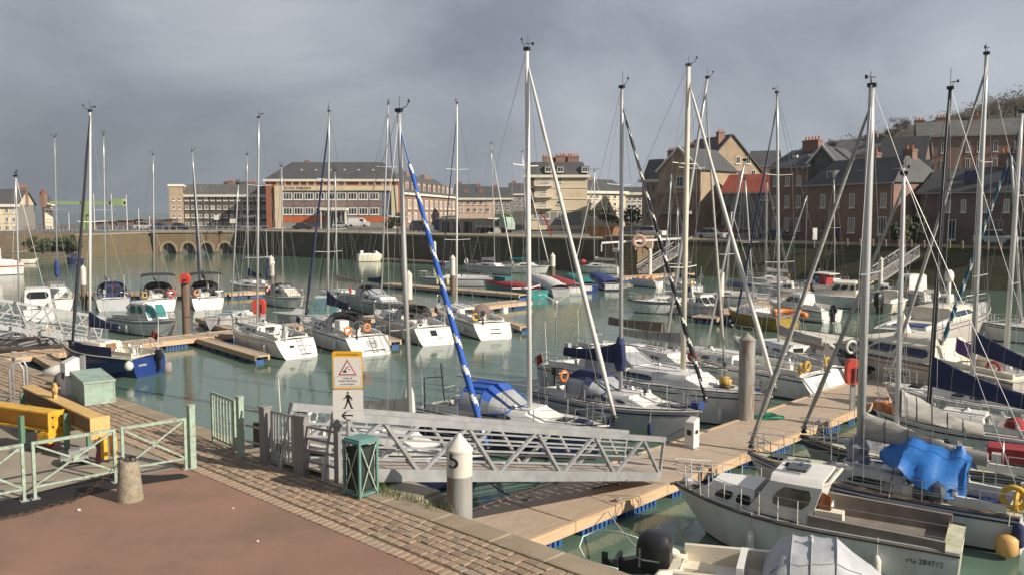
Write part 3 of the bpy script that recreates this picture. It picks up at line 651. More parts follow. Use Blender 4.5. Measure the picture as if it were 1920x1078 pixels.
# ------------------------------------------------------------------ hill
def hill_z(X, Y):
    r_ = max(0.0, min(1.0, (Y-150)/190.0)); r_ = r_*r_*(3-2*r_)
    px = 960 + X/max(Y,1)*FPX
    k = [(-400,0),(400,2),(850,4),(1235,7),(1440,22),(1560,30),(1690,36),(1900,47),(2600,60)]
    for (a, va), (c_, vc) in zip(k, k[1:]):
        if px <= c_: v = va + (vc-va)*max(0,(px-a))/(c_-a); break
    else: v = 60
    return 4.0 + v*r_
b = MB(); nx, ny = 60, 26; hr_ = random.Random(9)
for j in range(ny+1):
    Y = 150 + 330*(j/ny)**1.2
    for i in range(nx+1):
        X = -Y*.08 + (Y*1.0+60)*i/nx; b.v.append((X, Y, hill_z(X, Y) + (hr_.uniform(-.6,.6) if j else -1)))
for j in range(ny):
    for i in range(nx): a = j*(nx+1)+i; b.f.append([a, a+1, a+nx+2, a+nx+1]); b.m.append(0)
tag(b.build('hillside', hillm, smooth=True), kind='structure')
ug = MB(); rr = random.Random(77)
for k in range(9000):
    px_ = rr.choice((rr.uniform(1500,1960), rr.uniform(1800,1990))); Y = rr.uniform(185, 345); X = (px_-960)/FPX*Y; cl = math.sin(X*.21+1)+math.sin(Y*.13+X*.05)+math.sin(X*.07-Y*.31)
    if cl < .15: continue
    z = hill_z(X, Y); h_ = rr.random()**1.5*(1.2+1.6*max(0, cl)); p_ = Vector((X+rr.gauss(0,.8), Y+rr.gauss(0,.8), z+h_)); u = Vector((rr.gauss(0,1), rr.gauss(0,1), rr.gauss(0,1)+.9)).normalized()*rr.uniform(.5,1.3); t_ = u.orthogonal().normalized()*rr.uniform(.06,.3)
    ug.add([p_-u, p_+t_, p_+u, p_-t_], [(0,1,2,3)]); ug.m[-1] = 0 if rr.random() < .6 else 1
tag(ug.build('undergrowth', [bushb, bushm]), kind='stuff')
# low land across the harbour mouth
def leafy(name, label, cat, loc, w_, h_, n, mat, trunk=True, seed=1, sz=.5, group=None, d_=None):
    rr = random.Random(seed); root = thing(name, label, cat, loc, 0, group); d_ = d_ or w_
    m = MB()
    if trunk:
        m.path([(0,0,-.3),(rr.uniform(-.1,.1)*w_,0,h_*.4),(rr.uniform(-.2,.2)*w_,0,h_*.8)], [h_*.03+.05,h_*.02+.03,.02], 6)
        for k in range(9):
            a = rr.uniform(0, 6.28); z = h_*rr.uniform(.25,.7); m.path([(0,0,z),(math.cos(a)*w_*.22,math.sin(a)*d_*.22,z+h_*.15),(math.cos(a)*w_*.45,math.sin(a)*d_*.45,z+h_*.27)], [.06,.04,.015], 4)
        m.build('trunk', bushb, root)
    c_ = MB(); thin = mat is bushb; lobes = [(rr.uniform(-.33,.33)*w_, rr.uniform(-.33,.33)*d_, h_*rr.uniform(.3,.8), rr.uniform(.14,.27)) for _ in range(9)]
    for k in range(n):
        lx, ly, lz, lr = rr.choice(lobes); v = Vector((rr.gauss(0,1), rr.gauss(0,1), rr.gauss(0,1))).normalized() * (rr.random()**.4)
        p_ = Vector((lx+v.x*lr*w_, ly+v.y*lr*d_, max(.05, lz+v.z*lr*h_))); s_ = sz*rr.uniform(.5,1.2)
        u = Vector((rr.gauss(0,1), rr.gauss(0,1), rr.gauss(0,1)+(1.0 if thin else 0))).normalized()*s_*(2.6 if thin else 1); t_ = u.orthogonal().normalized()*s_*(rr.uniform(.10,.2) if thin else rr.uniform(.4,.9))
        c_.add([p_-u, p_+t_, p_+u, p_-t_], [(0,1,2,3)])
    c_.build('crown', mat, root); return root
sd = 0
for px_, yb_, Y, w_, h_ in ((1690,250,190,9,6.5),(1672,262,186,6,5),(1560,285,200,8,5),(1520,290,205,8,4),(1850,225,200,10,6),(1880,222,205,14,9),(1905,222,200,12,9.5),(1935,222,200,14,11),(1640,268,195,7,4),(1815,235,215,9,5)):
    sd += 1; tx = ('rounded bare tree beside the upper brick house', 'small bare tree by the slate gable on the slope', 'brown scrub tree over the long low roof', 'brown scrub tree above the orange chimney pots', 'bare tree behind the ridge of the upper brick house',
          'tall bare tree on the hilltop, first of the dark clump', 'tall bare tree in the middle of the hilltop clump', 'tallest bare tree at the edge of the hilltop clump', 'low scrub tree behind the chimney of the low roof', 'low bare tree peeping over the upper roof ridge')[sd-1]
    leafy('bare_tree', tx, 'tree', at_d(px_, yb_, Y), w_*.62, h_*.55, 1500, bushb, True, sd, .2, 'bare trees along the hill')
for i, (px_, yb_, Y, w_, h_, tx) in enumerate(((1150,424,178,12,4.2,'dark evergreen shrubs in front of the cream terrace'), (742,432,206,6,4.5,'round dark shrub at the corner of the brick school'), (1712,452,108,3.5,3.5,'reddish hedge bush beside the cream annexe'), (1690,456,106,2,2.6,'dark green bush at the end of the long brick house'))):
    leafy('shrub', tx, 'shrub', at_d(px_, yb_, Y), w_, h_, 900, bushm, False, 40+i, .35, None, 3)
for i, (px_, yb_) in enumerate(((58,486),(82,487),(104,486),(128,486))):
    p_ = at(px_, yb_, 0); leafy('shrub', ('grey bush on the low wall nearest the white trawler', 'bush in the overgrown corner, second from the trawler', 'leafy bush below the lock bridge railing', 'bush beside the rust brown wall')[i], 'shrub', (p_.x, p_.y+1.5, .8), 4, 3.4, 700, bushm, False, 60+i, .28, 'bushes under the lock bridge')
# ------------------------------------------------------------------ boats
def quadwin(name, parent, c, u0, u1, v0, v1, mat, off=.012, rnd=True):
    c = [Vector(p) for p in c]     # c00 c10 c11 c01
    def P(u, v): return (c[0]*(1-u) + c[1]*u)*(1-v) + (c[3]*(1-u) + c[2]*u)*v
    n = (c[1]-c[0]).cross(c[3]-c[0]).normalized()
    du, dv = (u1-u0)*.12, (v1-v0)*.3
    ring = [(u0+du,v0),(u1-du,v0),(u1,v0+dv),(u1,v1-dv),(u1-du,v1),(u0+du,v1),(u0,v1-dv),(u0,v0+dv)] if rnd else [(u0,v0),(u1,v0),(u1,v1),(u0,v1)]
    a = [P(u, v) + n*.001 for u, v in ring]; b_ = [p + n*off for p in a]
    return MB().rings([a, b_], False, True).build(name, mat, parent)
class Boat:
    def __init__(s, name, label, cat, bow, stern, B, fb, group=None, ws=.78, rake_b=.5, rake_s=.0, hull=None, trans=None, botm=None, strake=None, d=2, full=2.4, Lmin=0):
        bow, stern = Vector(bow[:2]), Vector(stern[:2]); dv = bow-stern
        if dv.length < Lmin: stern = bow - dv.normalized()*Lmin; dv = bow-stern
        mid = (bow+stern)/2
        s.L, s.B, s.fb, s.ws, s.rb, s.rs, s.d, s.full = dv.length, B, fb, ws, rake_b, rake_s, d, full
        s.root = thing(name, label, cat, (mid.x, mid.y, 0), math.atan2(dv.y, dv.x), group)
        s.mw = Matrix.Translation((mid.x, mid.y, 0)) @ Matrix.Rotation(math.atan2(dv.y, dv.x), 4, 'Z'); s.mi = s.mw.inverted()
        s.hullm = hull or hullw; NT = 16 if d else 11
        m = MB(); mb = MB(); st = []
        for i in range(NT+1):
            t = i/NT; st.append([s.pt(t, k) for k in range(7)])
        for side in (1, -1):
            for (mm, k0, k1) in ((mb, 0, 2), (m, 2, 6)):
                rs = [[(r[k][0], r[k][1]*side, r[k][2]) for k in range(k0, k1+1)] for r in st]
                if side < 0: rs = [list(reversed(r)) for r in rs]
                mm.rings(rs, False, False, False)
        smooth_by_angle(m.build('hull', s.hullm, s.root), 50); mb.build('bottom_paint', botm or bottom, s.root, True)
        r = st[0]; poly = [(p[0], p[1], p[2]) for p in r] + [(p[0], -p[1], p[2]) for p in reversed(r[1:])]
        MB().add(poly, [tuple(range(len(poly)-1, -1, -1))]).build('transom', trans or s.hullm, s.root)
        for side in (1, -1):
            m = MB(); m.path([(s.X(t), side*(s.hb(t)+.012), s.zs(t)-.02) for t in [i/14 for i in range(15)]], .035 if d == 2 else .045, 5)
            m.build('rubbing_strake', strake or s.hullm, s.root)
    def hb(s, t):
        if t < .4: w = s.ws + (1-s.ws)*math.sin(math.pi/2*t/.4)
        else: w = 1 - ((t-.4)/.6)**s.full
        return max(.03, s.B/2*w)
    def zs(s, t):
        b_, m_, a = s.fb; return a + (m_-a)*min(1, t/.4)*(2-min(1, t/.4)) if t < .4 else m_ + (b_-m_)*((t-.4)/.6)**1.7
    def X(s, t): return -s.L/2 + s.L*t
    def T(s, x): return (x + s.L/2)/s.L
    def pt(s, t, k):
        w, z = s.hb(t), s.zs(t); fl = max(0, (t-.62)/.38); fl = fl*fl*.55
        yz = [(.0,-.42+.3*fl), (.62*(1-fl),-.22), (.86*(1-fl),.07), (.93*(1-fl*.75),z*.35), (.975*(1-fl*.4),z*.62), (1*(1-fl*.1),z*.86), (1,z)][k]
        zr = max(-.1, yz[1]/z); e1 = max(0, (t-.72)/.28); e0 = max(0, 1-t/.16)
        return (s.X(t) - s.rb*(1-zr)*e1**1.5 - s.rs*(1-zr)*e0 , yz[0]*w, yz[1])
    def loc(s, p): return s.mi @ Vector(p)
    def near(s):     # +1 or -1: the side that faces the camera
        y = s.mi @ Vector((0, 0, 0)); return 1 if y.y > 0 else -1
    def deck(s, mat, tc0=.06, tc1=.36, cw=.62, mould=white, seat=None, depth=.55):
        s.tc = (tc0, tc1); m = MB(); ts = sorted(set([0, tc0, tc1] + [i/12 for i in range(13)]))
        c = cw*s.hb((tc0+tc1)/2)*.98; c = min(c, s.hb(tc0)*.86); s.cw = c
        for a, b_ in zip(ts, ts[1:]):
            for side in (1, -1):
                pa, pb = [(s.X(t), side*s.hb(t)*.985, s.zs(t)+.004) for t in (a, b_)]
                inn = (c if (a >= tc0-1e-6 and b_ <= tc1+1e-6) else 0)
                qa, qb = [(s.X(t), side*inn if inn else 0, s.zs(t)+.03+(.05 if not inn else .01)*min(1, s.hb(t))) for t in (a, b_)]
                f = [pa, pb, qb, qa]; m.add(f, [(3,2,1,0) if side > 0 else (0,1,2,3)])
        m.build('deck', mat, s.root)
        x0, x1 = s.X(tc0), s.X(tc1); z = s.zs((tc0+tc1)/2)+.03; m = MB()
        prof = [(-c,.02),(-c,-.2*depth/.55),(-.4*c,-.2*depth/.55),(-.4*c,-depth),(.4*c,-depth),(.4*c,-.2*depth/.55),(c,-.2*depth/.55),(c,.02)]
        m.rings([[(x1,y,z+dz) for y,dz in prof], [(x0,y,z+dz) for y,dz in prof]], False, False, False)
        m.add([(x1,y,z+dz) for y,dz in prof], [tuple(range(8))]); m.add([(x0,y,z+dz) for y,dz in prof], [tuple(range(7,-1,-1))])
        m.build('cockpit', mould, s.root)
        if s.d:
            for side in (1, -1): MB().bar((x0-.05, side*(c+.07), s.zs(tc0)+.12), (x1+.1, side*(c+.07), s.zs(tc1)+.16), .13, .24).build('coaming', mould, s.root)
            if seat:
                for side in (1, -1): MB().box(x0+.1, x1-.1, min(side*.45*c, side*.95*c), max(side*.45*c, side*.95*c), z-.195*depth/.55, z-.195*depth/.55+.025).build('seat', seat, s.root)
        return s
    def house(s, t0, t1, h, wf=.66, fs=.9, bs=.06, mat=white, wins=(), wm=None, front=0, rear=0, zoff=0, inset=.86, name='cabin', wabs=None, roof=None, rw=None, curve=True):
        """a tapered deck house; wins = (u0,u1,v0,v1) on both long sides"""
        n = 7; x0, x1 = s.X(t0), s.X(t1); rs = [[], [], []]; bt = []
        def base(t): return (wabs if wabs else wf*s.hb(t)), s.zs(t)+zoff
        ring_b, ring_t, ring_i = [], [], []
        zt = s.zs(t0)+zoff+h
        for side in (1, -1):
            tt = [i/n for i in range(n+1)]; tt = tt if side > 0 else tt[::-1]
            for u in tt:
                t = t0+(t1-t0)*u; w, zb = base(t)
                xb = x0+(x1-x0)*u; xt = x0+bs+(x1-fs-x0-bs)*u
                w2 = base(s.T(xt))[0]*inset
                ring_b.append((xb, side*w, zb-.03)); ring_t.append((xt, side*w2, zt-.09 + (s.zs(s.T(xt))-s.zs(t0))*.4)); ring_i.append((xt*.985+.015*(x0+x1)/2, side*w2*.88, zt+(s.zs(s.T(xt))-s.zs(t0))*.4))
        o = MB().rings([ring_b, ring_t, ring_i], False, True).build(name, mat, s.root); smooth_by_angle(o, 35)
        if roof: MB().rings([[(p[0],p[1],p[2]-.0) for p in ring_i], [(p[0]*1.0,p[1]*.9,p[2]+.05) for p in ring_i]], False, True).build('roof', roof, o)
        k = n+1; wm = wm or glass
        for side in (1, -1):
            if side > 0: c = [ring_b[n], ring_b[0], ring_t[0], ring_t[n]]; fl = True
            else: c = [ring_b[2*k-1], ring_b[k], ring_t[k], ring_t[2*k-1]]; fl = False
            for (u0, u1, v0, v1) in wins:
                # follow the curved side: corners taken at the window's own ends
                def S(u, ring): 
                    f = u*n; i = min(n-1, int(f)); g_ = f-i
                    if side > 0: a, b_ = ring[i], ring[i+1]
                    else: a, b_ = ring[2*k-1-i], ring[2*k-2-i]
                    return Vector(a)*(1-g_) + Vector(b_)*g_
                ca, cb, ct_b, ct_a = S(u0, ring_b), S(u1, ring_b), S(u1, ring_t), S(u0, ring_t)
                cc = [cb, ca, ct_a, ct_b] if side > 0 else [ca, cb, ct_b, ct_a]
                quadwin('window', o, cc, 0, 1, v0, v1, wm, .03)
        fr = [ring_b[k], ring_b[n], ring_t[n], ring_t[k]]
        for i in range(front):
            quadwin('windscreen', o, fr, (i+.05)/front, (i+.95)/front, .18 if h > .9 else .25, .93, wm, .02)
        re = [ring_b[0], ring_b[2*k-1], ring_t[2*k-1], ring_t[0]]
        for i in range(rear): quadwin('rear_window', o, re, (i+.08)/rear, (i+.92)/rear, .45, .9, rw or wm, .02)
        s.cab = (x0, x1, s.zs(t0)+zoff+h); return o
    def companion(s, w=.55, mat=None):
        x0, x1, z = s.cab; zb = s.zs(s.T(x0)); m = MB(); m.box(x0-.02, x0+.03, -w/2, w/2, zb-.15, z-.08); m.build('companionway', mat or glass, s.root)
        m = MB(); m.box(x0+.05, x0+.75, -w/2-.05, w/2+.05, z-.02, z+.06); m.build('sliding_hatch', white, s.root)
        m = MB(); m.box(x1+.1, x1+.55, -.27, .27, s.zs(s.T(x1))+.05, s.zs(s.T(x1))+.12); m.build('deck_hatch', glass, s.root)
    def mast(s, px, ptop, mat=None, r=.075, spr=1, t=None, base=None, stay=True, head=True, sprw=.32):
        mat = mat or alu
        if t is None:      # where the boat's centre line meets the sight line of the mast foot
            a, b_ = s.mw @ Vector((-s.L/2,0,1.3)), s.mw @ Vector((s.L/2,0,1.3)); best = None
            for i in range(201):
                k = i/200; p = a*(1-k) + b_*k; v = at_d(px[0], px[1], p.y); e = abs(v.x-p.x)
                if best is None or e < best[0]: best = (e, k)
            t = max(.42, min(.72, best[1]))
        p = s.mw @ Vector((s.X(t), 0, 0)); top = s.loc(at_d(ptop[0], ptop[1], p.y))
        zb = base if base is not None else s.zs(t)+.05
        foot = Vector((s.X(t), 0, zb)); v = s.loc(at_d(px[0], px[1], p.y)); foot.y = max(-.5, min(.5, v.y)) if abs(v.y) < .5 else 0
        s.mt, s.mf, s.mtop = t, foot, top; H = (top-foot).length
        m = MB(); m.path([foot, foot.lerp(top,.5), foot.lerp(top,.85), top], [r, r, r*.9, r*.68], 10); mo = m.build('mast', mat, s.root, True)
        if head:
            hr_ = random.Random(int(abs(ptop[0])*7+ptop[1])); an = hr_.uniform(0, 6.28); rz_ = Matrix.Rotation(an, 3, 'Z'); kd_ = hr_.randrange(3); m = MB()
            def hv(x, y, z): return top + rz_ @ Vector((x, y, z))*.8
            m.tube(hv(0,.05,0), hv(0,.05,hr_.uniform(.35,.9)), .01, 4); m.box(top.x-.11, top.x+.11, top.y-.07, top.y+.07, top.z-.06, top.z+.05)
            if kd_ != 1: m.path([hv(0,0,.02), hv(.3,0,.12), hv(.42,0,.3)], .013, 4); m.lathe([(.015,0),(.045,.02),(.045,.06),(.015,.09)], 6, hv(.42,0,.29))
            if kd_ != 0: m.tube(hv(-.03,0,.03), hv(-.16,0,.24), .011, 4); m.bar(hv(-.3,.12,.25), hv(-.02,-.12,.25), .012, .03); m.box(*[c for v in zip(hv(-.3,.12,.25)-Vector((.03,.03,.05)), hv(-.3,.12,.25)+Vector((.03,.03,.05))) for c in v])
            m.build('wind_vane', blackp, mo)
        s.tips = []
        for k in range(spr):
            f = (k+1)/(spr+1)*1.02 if spr > 1 else .52; c = foot.lerp(top, f); w = H*.05 + sprw*.8 - k*.1
            for side in (1, -1):
                tip = c + Vector((-.12, side*w, .05)); MB().bar(c, tip, .07, .03).build('spreader', mat, mo); s.tips.append((side, tip))
        if stay and s.d >= 1:
            wr = .009 if s.d == 2 else .012
            ch = {sd_: Vector((foot.x-.15, sd_*s.hb(t)*.93, s.zs(t)+.03)) for sd_ in (1, -1)}
            for sd_ in (1, -1):
                tp = [q_ for s_, q_ in s.tips if s_ == sd_]
                MB().path([ch[sd_]] + tp + [foot.lerp(top,.985)], wr, 4).build('shroud', wire, s.root)
                MB().tube(ch[sd_]+Vector((-.3,0,0)), foot.lerp(top,.5), wr, 4).build('shroud', wire, s.root)
            MB().tube((s.X(.01), 0, s.zs(0)+.1), top, wr, 4).build('backstay', wire, s.root)
            MB().tube((s.X(.99), 0, s.zs(1)+.05), foot.lerp(top,.96), wr, 4).build('forestay', wire, s.root)
        return mo
    def jib(s, mat, mat2=None, r=.09, end=None, f=.95, turns=9, bare=.06, z0=.35, xo=-.12):
        a = Vector((s.X(1)+xo, 0, s.zs(1)+z0)); b_ = s.mf.lerp(s.mtop, f)
        if end is not None: a = s.loc(end)
        n = 100 if mat2 else 14; m = MB(); pts, rr = [], []
        for i in range(n+1):
            u = i/n; p = a.lerp(b_, u); p = p + Vector((0,0,-.012*(b_-a).length*4*u*(1-u)*.5)); pts.append(p)
            rr.append(.02 if u > 1-bare else r*(.75+.45*min(1,u*6) - .65*u) * (1+.08*math.sin(u*60)))
        m.path(pts, rr, 12 if mat2 else 9); o = m.build('furled_sail', [mat, mat2] if mat2 else mat, s.root, True)
        if mat2:
            for i in range(n):
                for j in range(12):
                    o.data.polygons[i*12+j].material_index = 1 if (((j/12 + i/n*turns) % 1.0) < .25 and i/n < 1-bare) else 0
        MB().lathe([(.09,-.1),(.11,-.06),(.05,0),(.11,.06),(.09,.1)], 8, a-Vector((0,0,.12))).build('furling_drum', blackp, s.root)
    def boom(s, mat, Lb=None, z=None, h0=.75, h1=.2, w=.2, zend=None, end=None, bare=False, fold=0.0, stack=True):
        x0 = s.mf.x; z = z if z else s.mf.z+.85
        a = Vector((s.mf.x-.08, s.mf.y, z)); e = Vector((x0-(Lb or s.L*.36), s.mf.y*.5, zend if zend else z-.02))
        if end is not None: e = s.loc(end)
        MB().path([a, e], [.06, .05], 8).build('boom', alu, s.root)
        if bare: return
        m = MB(); n = 16; rs = []; dr = (e-a); sd_ = dr.cross(Vector((0,0,1))).normalized(); rr = random.Random(int(abs(a.z*1000)))
        for i in range(n+1):
            u = i/n; c = a.lerp(e, u*.985); hh = h1 + (h0-h1)*(1-u)**2.3; ww = w*(1-.45*u)*.5; ring = []
            for j in range(10):
                an = 2*math.pi*j/10; y = math.cos(an); zz = math.sin(an)
                f_ = 1 + fold*math.sin(u*9+j*1.7)*.5 + rr.uniform(-.03,.03)
                ring.append(c + sd_*(ww*y*f_*(1.15 if zz < 0 else .8)) + Vector((0,0,(hh*zz if zz > 0 else .17*zz)*f_ + .03)))
            rs.append(ring)
        m.rings(rs); smooth_by_angle(m.build('sail_cover', mat, s.root), 60); s.bm = (a, e)
        if s.d == 2:
            for i in (3, 6, 9, 12): c_ = sum(rs[i], Vector())/10; MB().path([c_+(p-c_)*1.035 for p in rs[i]+rs[i][:1]], .013, 4).build('sail_tie', blackp if mat is greyc else wire, s.root)
    def rails(s, n=5, h=.58, pul=True, push=True, mat=None, t0=.08, t1=.86, cove=True):
        mat = mat or steel; r = .015 if s.d == 2 else .018; sd0 = random.Random(int(s.L*1000)); cs = sd0.choice((navy, blackp, navyh, hullg, teak))
        for side in (1, -1):
            MB().path([(s.X(t), side*(s.hb(t)-.05), s.zs(t)+.035) for t in [i/14 for i in range(15)]], .022, 4).build('toe_rail', sd0.choice((teak, alu, blackp)) if side > 0 else blackp, s.root)
            m = MB(); pts = [s.pt(i/14*.97+.005, 5) for i in range(15)]; m.rings([[(p[0], side*(p[1]+.012), p[2]+.03) for p in pts], [(p[0], side*(p[1]+.012), p[2]-.025) for p in pts]] if side > 0 else [[(p[0], side*(p[1]+.012), p[2]-.025) for p in pts], [(p[0], side*(p[1]+.012), p[2]+.03) for p in pts]], False, False, False); (m.build('cove_stripe', cs, s.root) if cove else None)
        tops = {1: [], -1: []}
        for side in (1, -1):
            for i in range(n):
                t = t0+.08+(t1-t0-.1)*i/(n-1); p = Vector((s.X(t), side*(s.hb(t)-.06), s.zs(t))); MB().tube(p, p+Vector((0,0,h)), r, 5).build('stanchion', mat, s.root); tops[side].append(p+Vector((0,0,h)))
            st_ = Vector((s.X(.03), side*(s.hb(.03)-.06), s.zs(.03)+h)); bw_ = Vector((s.X(.9), side*(s.hb(.9)-.02), s.zs(.9)+h+.03))
            for dz in (0, -h*.48): MB().path([p+Vector((0,0,dz)) for p in [st_]+tops[side]+[bw_]], .007 if s.d == 2 else .011, 4).build('lifeline', wire, s.root)
        if pul:
            m = MB(); tt = [.88,.95,1.0]; L_ = [Vector((s.X(t), max(.09, s.hb(t)), s.zs(t)+h+.04)) for t in tt]; Rr = [Vector((p.x,-p.y,p.z)) for p in L_[::-1]]
            m.path(L_+Rr, r, 6); lo = [p-Vector((0,0,h*.5)) for p in L_]; m.path(lo, r*.8, 5); m.path([Vector((p.x,-p.y,p.z)) for p in lo], r*.8, 5)
            for p in (L_[0], L_[1], Rr[1], Rr[2]): m.tube(p, p-Vector((.05,0,h+.04)), r, 5)
            m.build('pulpit', mat, s.root)
        if push:
            for side in (1, -1):
                m = MB(); pts = [Vector((s.X(.12), side*(s.hb(.12)-.05), s.zs(.12)+h)), Vector((s.X(.02), side*(s.hb(.02)-.06), s.zs(.0)+h)), Vector((s.X(.005), side*.45*s.hb(0), s.zs(0)+h))]
                m.path(pts, r, 6); m.path([p-Vector((0,0,h*.5)) for p in pts], r*.8, 5)
                for p in pts: m.tube(p, p-Vector((0,0,h)), r, 5)
                m.build('pushpit', mat, s.root)
    def dodger(s, mat, t0=.3, t1=.5, h=.85, w=.62, win=True, front=.55, glassm=None):
        x0, x1 = s.X(t0), s.X(t1); zb = s.zs(t0)+.18; W = w*s.hb(.4)
        def arch(x, w_, h_, z_): return [Vector((x, w_*math.copysign(abs(math.cos(a))**.65, math.cos(a)), z_+h_*math.sin(a)**.75)) for a in [math.pi*i/12 for i in range(13)]]
        zc_ = s.cab[2]-.05; A = arch(x0, W, h, zb); Bq = arch(x0+(x1-x0)*(1-front), W*.97, h*.95+.03, zb); C = arch(x1, W*.9, .12, zc_-.08)
        m = MB(); m.rings([A[3:10], Bq[3:10]], False, False, False); m.rings([Bq[2:11], [b_.lerp(c, .3) for b_, c in zip(Bq, C)][2:11]], False, False, False)
        dg = m.build('dodger', mat, s.root); smooth_by_angle(dg, 60)
        m = MB(); B2 = [b_.lerp(c, .305) for b_, c in zip(Bq, C)]; m.rings([B2, C], False, False, False); m.rings([A[:4], Bq[:4]], False, False, False); m.rings([A[9:], Bq[9:]], False, False, False); m.rings([Bq[:3], [b_.lerp(c, .30) for b_, c in zip(Bq, C)][:3]], False, False, False); m.rings([Bq[10:], [b_.lerp(c, .30) for b_, c in zip(Bq, C)][10:]], False, False, False); m.build('dodger_window', glassm or vinyl, dg, True)
        m = MB()
        for ring in (A, Bq): m.path(ring, .025, 5)
        for i in (0, 4, 8, 12): m.path([B2[i]+Vector((.01,0,.02)), C[i]+Vector((0,0,.02))], .035, 5)
        for i in (3, 9): m.path([A[i], Bq[i]], .03, 5)
        m.path([p+Vector((0,0,.01)) for p in C], .04, 5); m.build('dodger_frame', mat, dg)
    def bimini(s, mat, t0=.02, t1=.28, z=2.0, w=.8):
        x0, x1 = s.X(t0), s.X(t1); W = w*s.hb(.2); zb = s.zs(.1); m = MB(); rs = []
        for x in (x0, (x0+x1)/2, x1):
            top = [Vector((x, W*math.cos(a), zb+z-.14+.16*math.sin(a))) for a in [math.pi*i/8 for i in range(9)]]; rs.append(top + [p-Vector((0,0,.05)) for p in top[::-1]])
        m.rings(rs); b_ = m.build('bimini', mat, s.root); m = MB()
        for x in (x0, x1):
            for side in (1, -1): m.tube((x, side*W, zb+z-.14), ((x0+x1)/2, side*W*1.03, zb+.1), .018, 5)
        m.build('bimini_frame', steel, b_)
    def outboard(s, mat=None, y=0, sc_=1.0, x=None, z=None, tilt=False):
        x = x if x is not None else s.X(0)-s.rs-.16*sc_; z = z if z is not None else s.zs(0)-.1; k = sc_
        m = MB(); m.rings([[Vector((x+dx*k*f, y+dy*k*f, z+dz*k)) for dx, dy in ((.26,.14),(.1,.2),(-.16,.18),(-.28,.09),(-.28,-.09),(-.16,-.18),(.1,-.2),(.26,-.14))] for f, dz in ((.7,-.1),(1,.05),(1,.32),(.86,.5),(.5,.56))]); o = m.build('outboard_motor', mat or blackp, s.root); smooth_by_angle(o, 45)
        if tilt:
            m = MB(); m.rings([[Vector((x-.12*k, y+a*.1*k, z+.02*k+c_*.14*k)) for a, c_ in ((-1,-1),(1,-1),(1,1),(-1,1))], [Vector((x-.75*k, y+a*.07*k, z-.12*k+c_*.09*k)) for a, c_ in ((-1,-1),(1,-1),(1,1),(-1,1))]]); m.box(x-.62*k, x-.56*k, y-.2*k, y+.2*k, z-.28*k, z+.1*k); m.lathe([(.05*k,0),(.07*k,.2*k)], 8, (x-.8*k, y, z-.2*k)); m.box(x-.86*k, x-.76*k, y-.02, y+.02, z-.3*k, z+.12*k); m.box(x+.02*k, x+.36*k, y-.15*k, y+.15*k, z-.35*k, z+.0); m.build('motor_leg', mat or blackp, o); return o
        m = MB(); m.box(x-.12*k, x+.14*k, y-.07*k, y+.07*k, z-.75*k, z-.08*k); m.box(x-.25*k, x+.12*k, y-.15*k, y+.15*k, z-.78*k, z-.74*k); m.box(x+.1*k, x+.34*k, y-.13*k, y+.13*k, z-.32*k, z-.05); m.build('motor_leg', mat or blackp, o); return o
    def clutter(s, seed=0, wheel=True, seatbox=True):
        rr = random.Random(seed); t0, t1 = s.tc; z = s.zs(.1)-.45
        if wheel:
            m = MB(); x = s.X(t0+.09); m.torus((x,0,z+.85), .42, .018, 'x', 18, 5)
            for k in range(3): a = k*math.pi/3; m.tube((x, .42*math.cos(a), z+.85+.42*math.sin(a)), (x, -.42*math.cos(a), z+.85-.42*math.sin(a)), .01, 4)
            m.build('steering_wheel', steel, s.root); m = MB(); m.box(x+.05, x+.3, -.16, .16, z, z+.85); m.build('pedestal', white, s.root)
        m = MB()
        for side in (1, -1):
            m.lathe([(.09,0),(.07,.06),(.06,.1),(.09,.16)], 8, (s.X(t1)-.3, side*(s.cw+.07), s.zs(t1)+.27)); m.lathe([(.09,0),(.07,.06),(.06,.1),(.09,.16)], 8, (s.X((t0+t1)/2), side*(s.cw+.07), s.zs(t1)+.25))
        m.build('winch', steel, s.root)
        m = MB()
        for k in range(4):
            y = rr.uniform(-.5,.5)*s.cw*1.5; x = s.X(rr.uniform(t0,t1)); pts = [Vector((x+rr.uniform(-.3,.3), y+rr.uniform(-.2,.2), s.zs(.2)-.12+rr.uniform(0,.1))) for _ in range(5)]; m.path(pts, .018, 4)
        m.build('rope', navy if seed % 2 else ropew, s.root)
        zb_ = s.zs(.15)+.03
        for side in (1, -1):
            if rr.random() < .6: x = s.X(t0+.04); MB().box(x, s.X(t1)-.15, min(side*s.cw*.45,side*s.cw*.95), max(side*s.cw*.45,side*s.cw*.95), zb_-.19, zb_-.11).build('seat_cushion', rr.choice((navy, creamy, bluec, deckg)), s.root)
        x = s.X(rr.uniform(t0+.05, t1-.05)); y = rr.uniform(-.4,.4)*s.cw
        smooth_by_angle(MB().rings([[(x+.26*k*math.cos(a)*(1+.2*math.sin(2*a+seed)), y+.2*k*math.sin(a), zb_-.4+z) for a in [i*.785 for i in range(8)]] for k, z in ((.8,0),(1.1,.15),(.9,.35),(.3,.45))]).build('kit_bag', rr.choice((redc, navy, blackc, sailw, orange)), s.root), 60)
        if rr.random() < .6: MB().path([(s.X(.02), -.7*s.hb(0), zb_), (s.X(.01), -.72*s.hb(0), zb_+2.0)], .018, 5).build('danbuoy_pole', white, s.root)
        if rr.random() < .55:
            c = Vector((s.X(.0)-.05, .5*s.hb(0), zb_+.55)); m = MB(); m.rings([[c+Vector((dx,dy,dz)) for dx,dy in ((-.12,-.1),(.14,-.1),(.14,.1),(-.12,.1))] for dz in (-.12,.22)]); m.box(c.x-.05,c.x+.05,c.y-.04,c.y+.04,c.z-.75,c.z-.125); m.build('spare_outboard', rr.choice((blackp, hullg)), s.root)
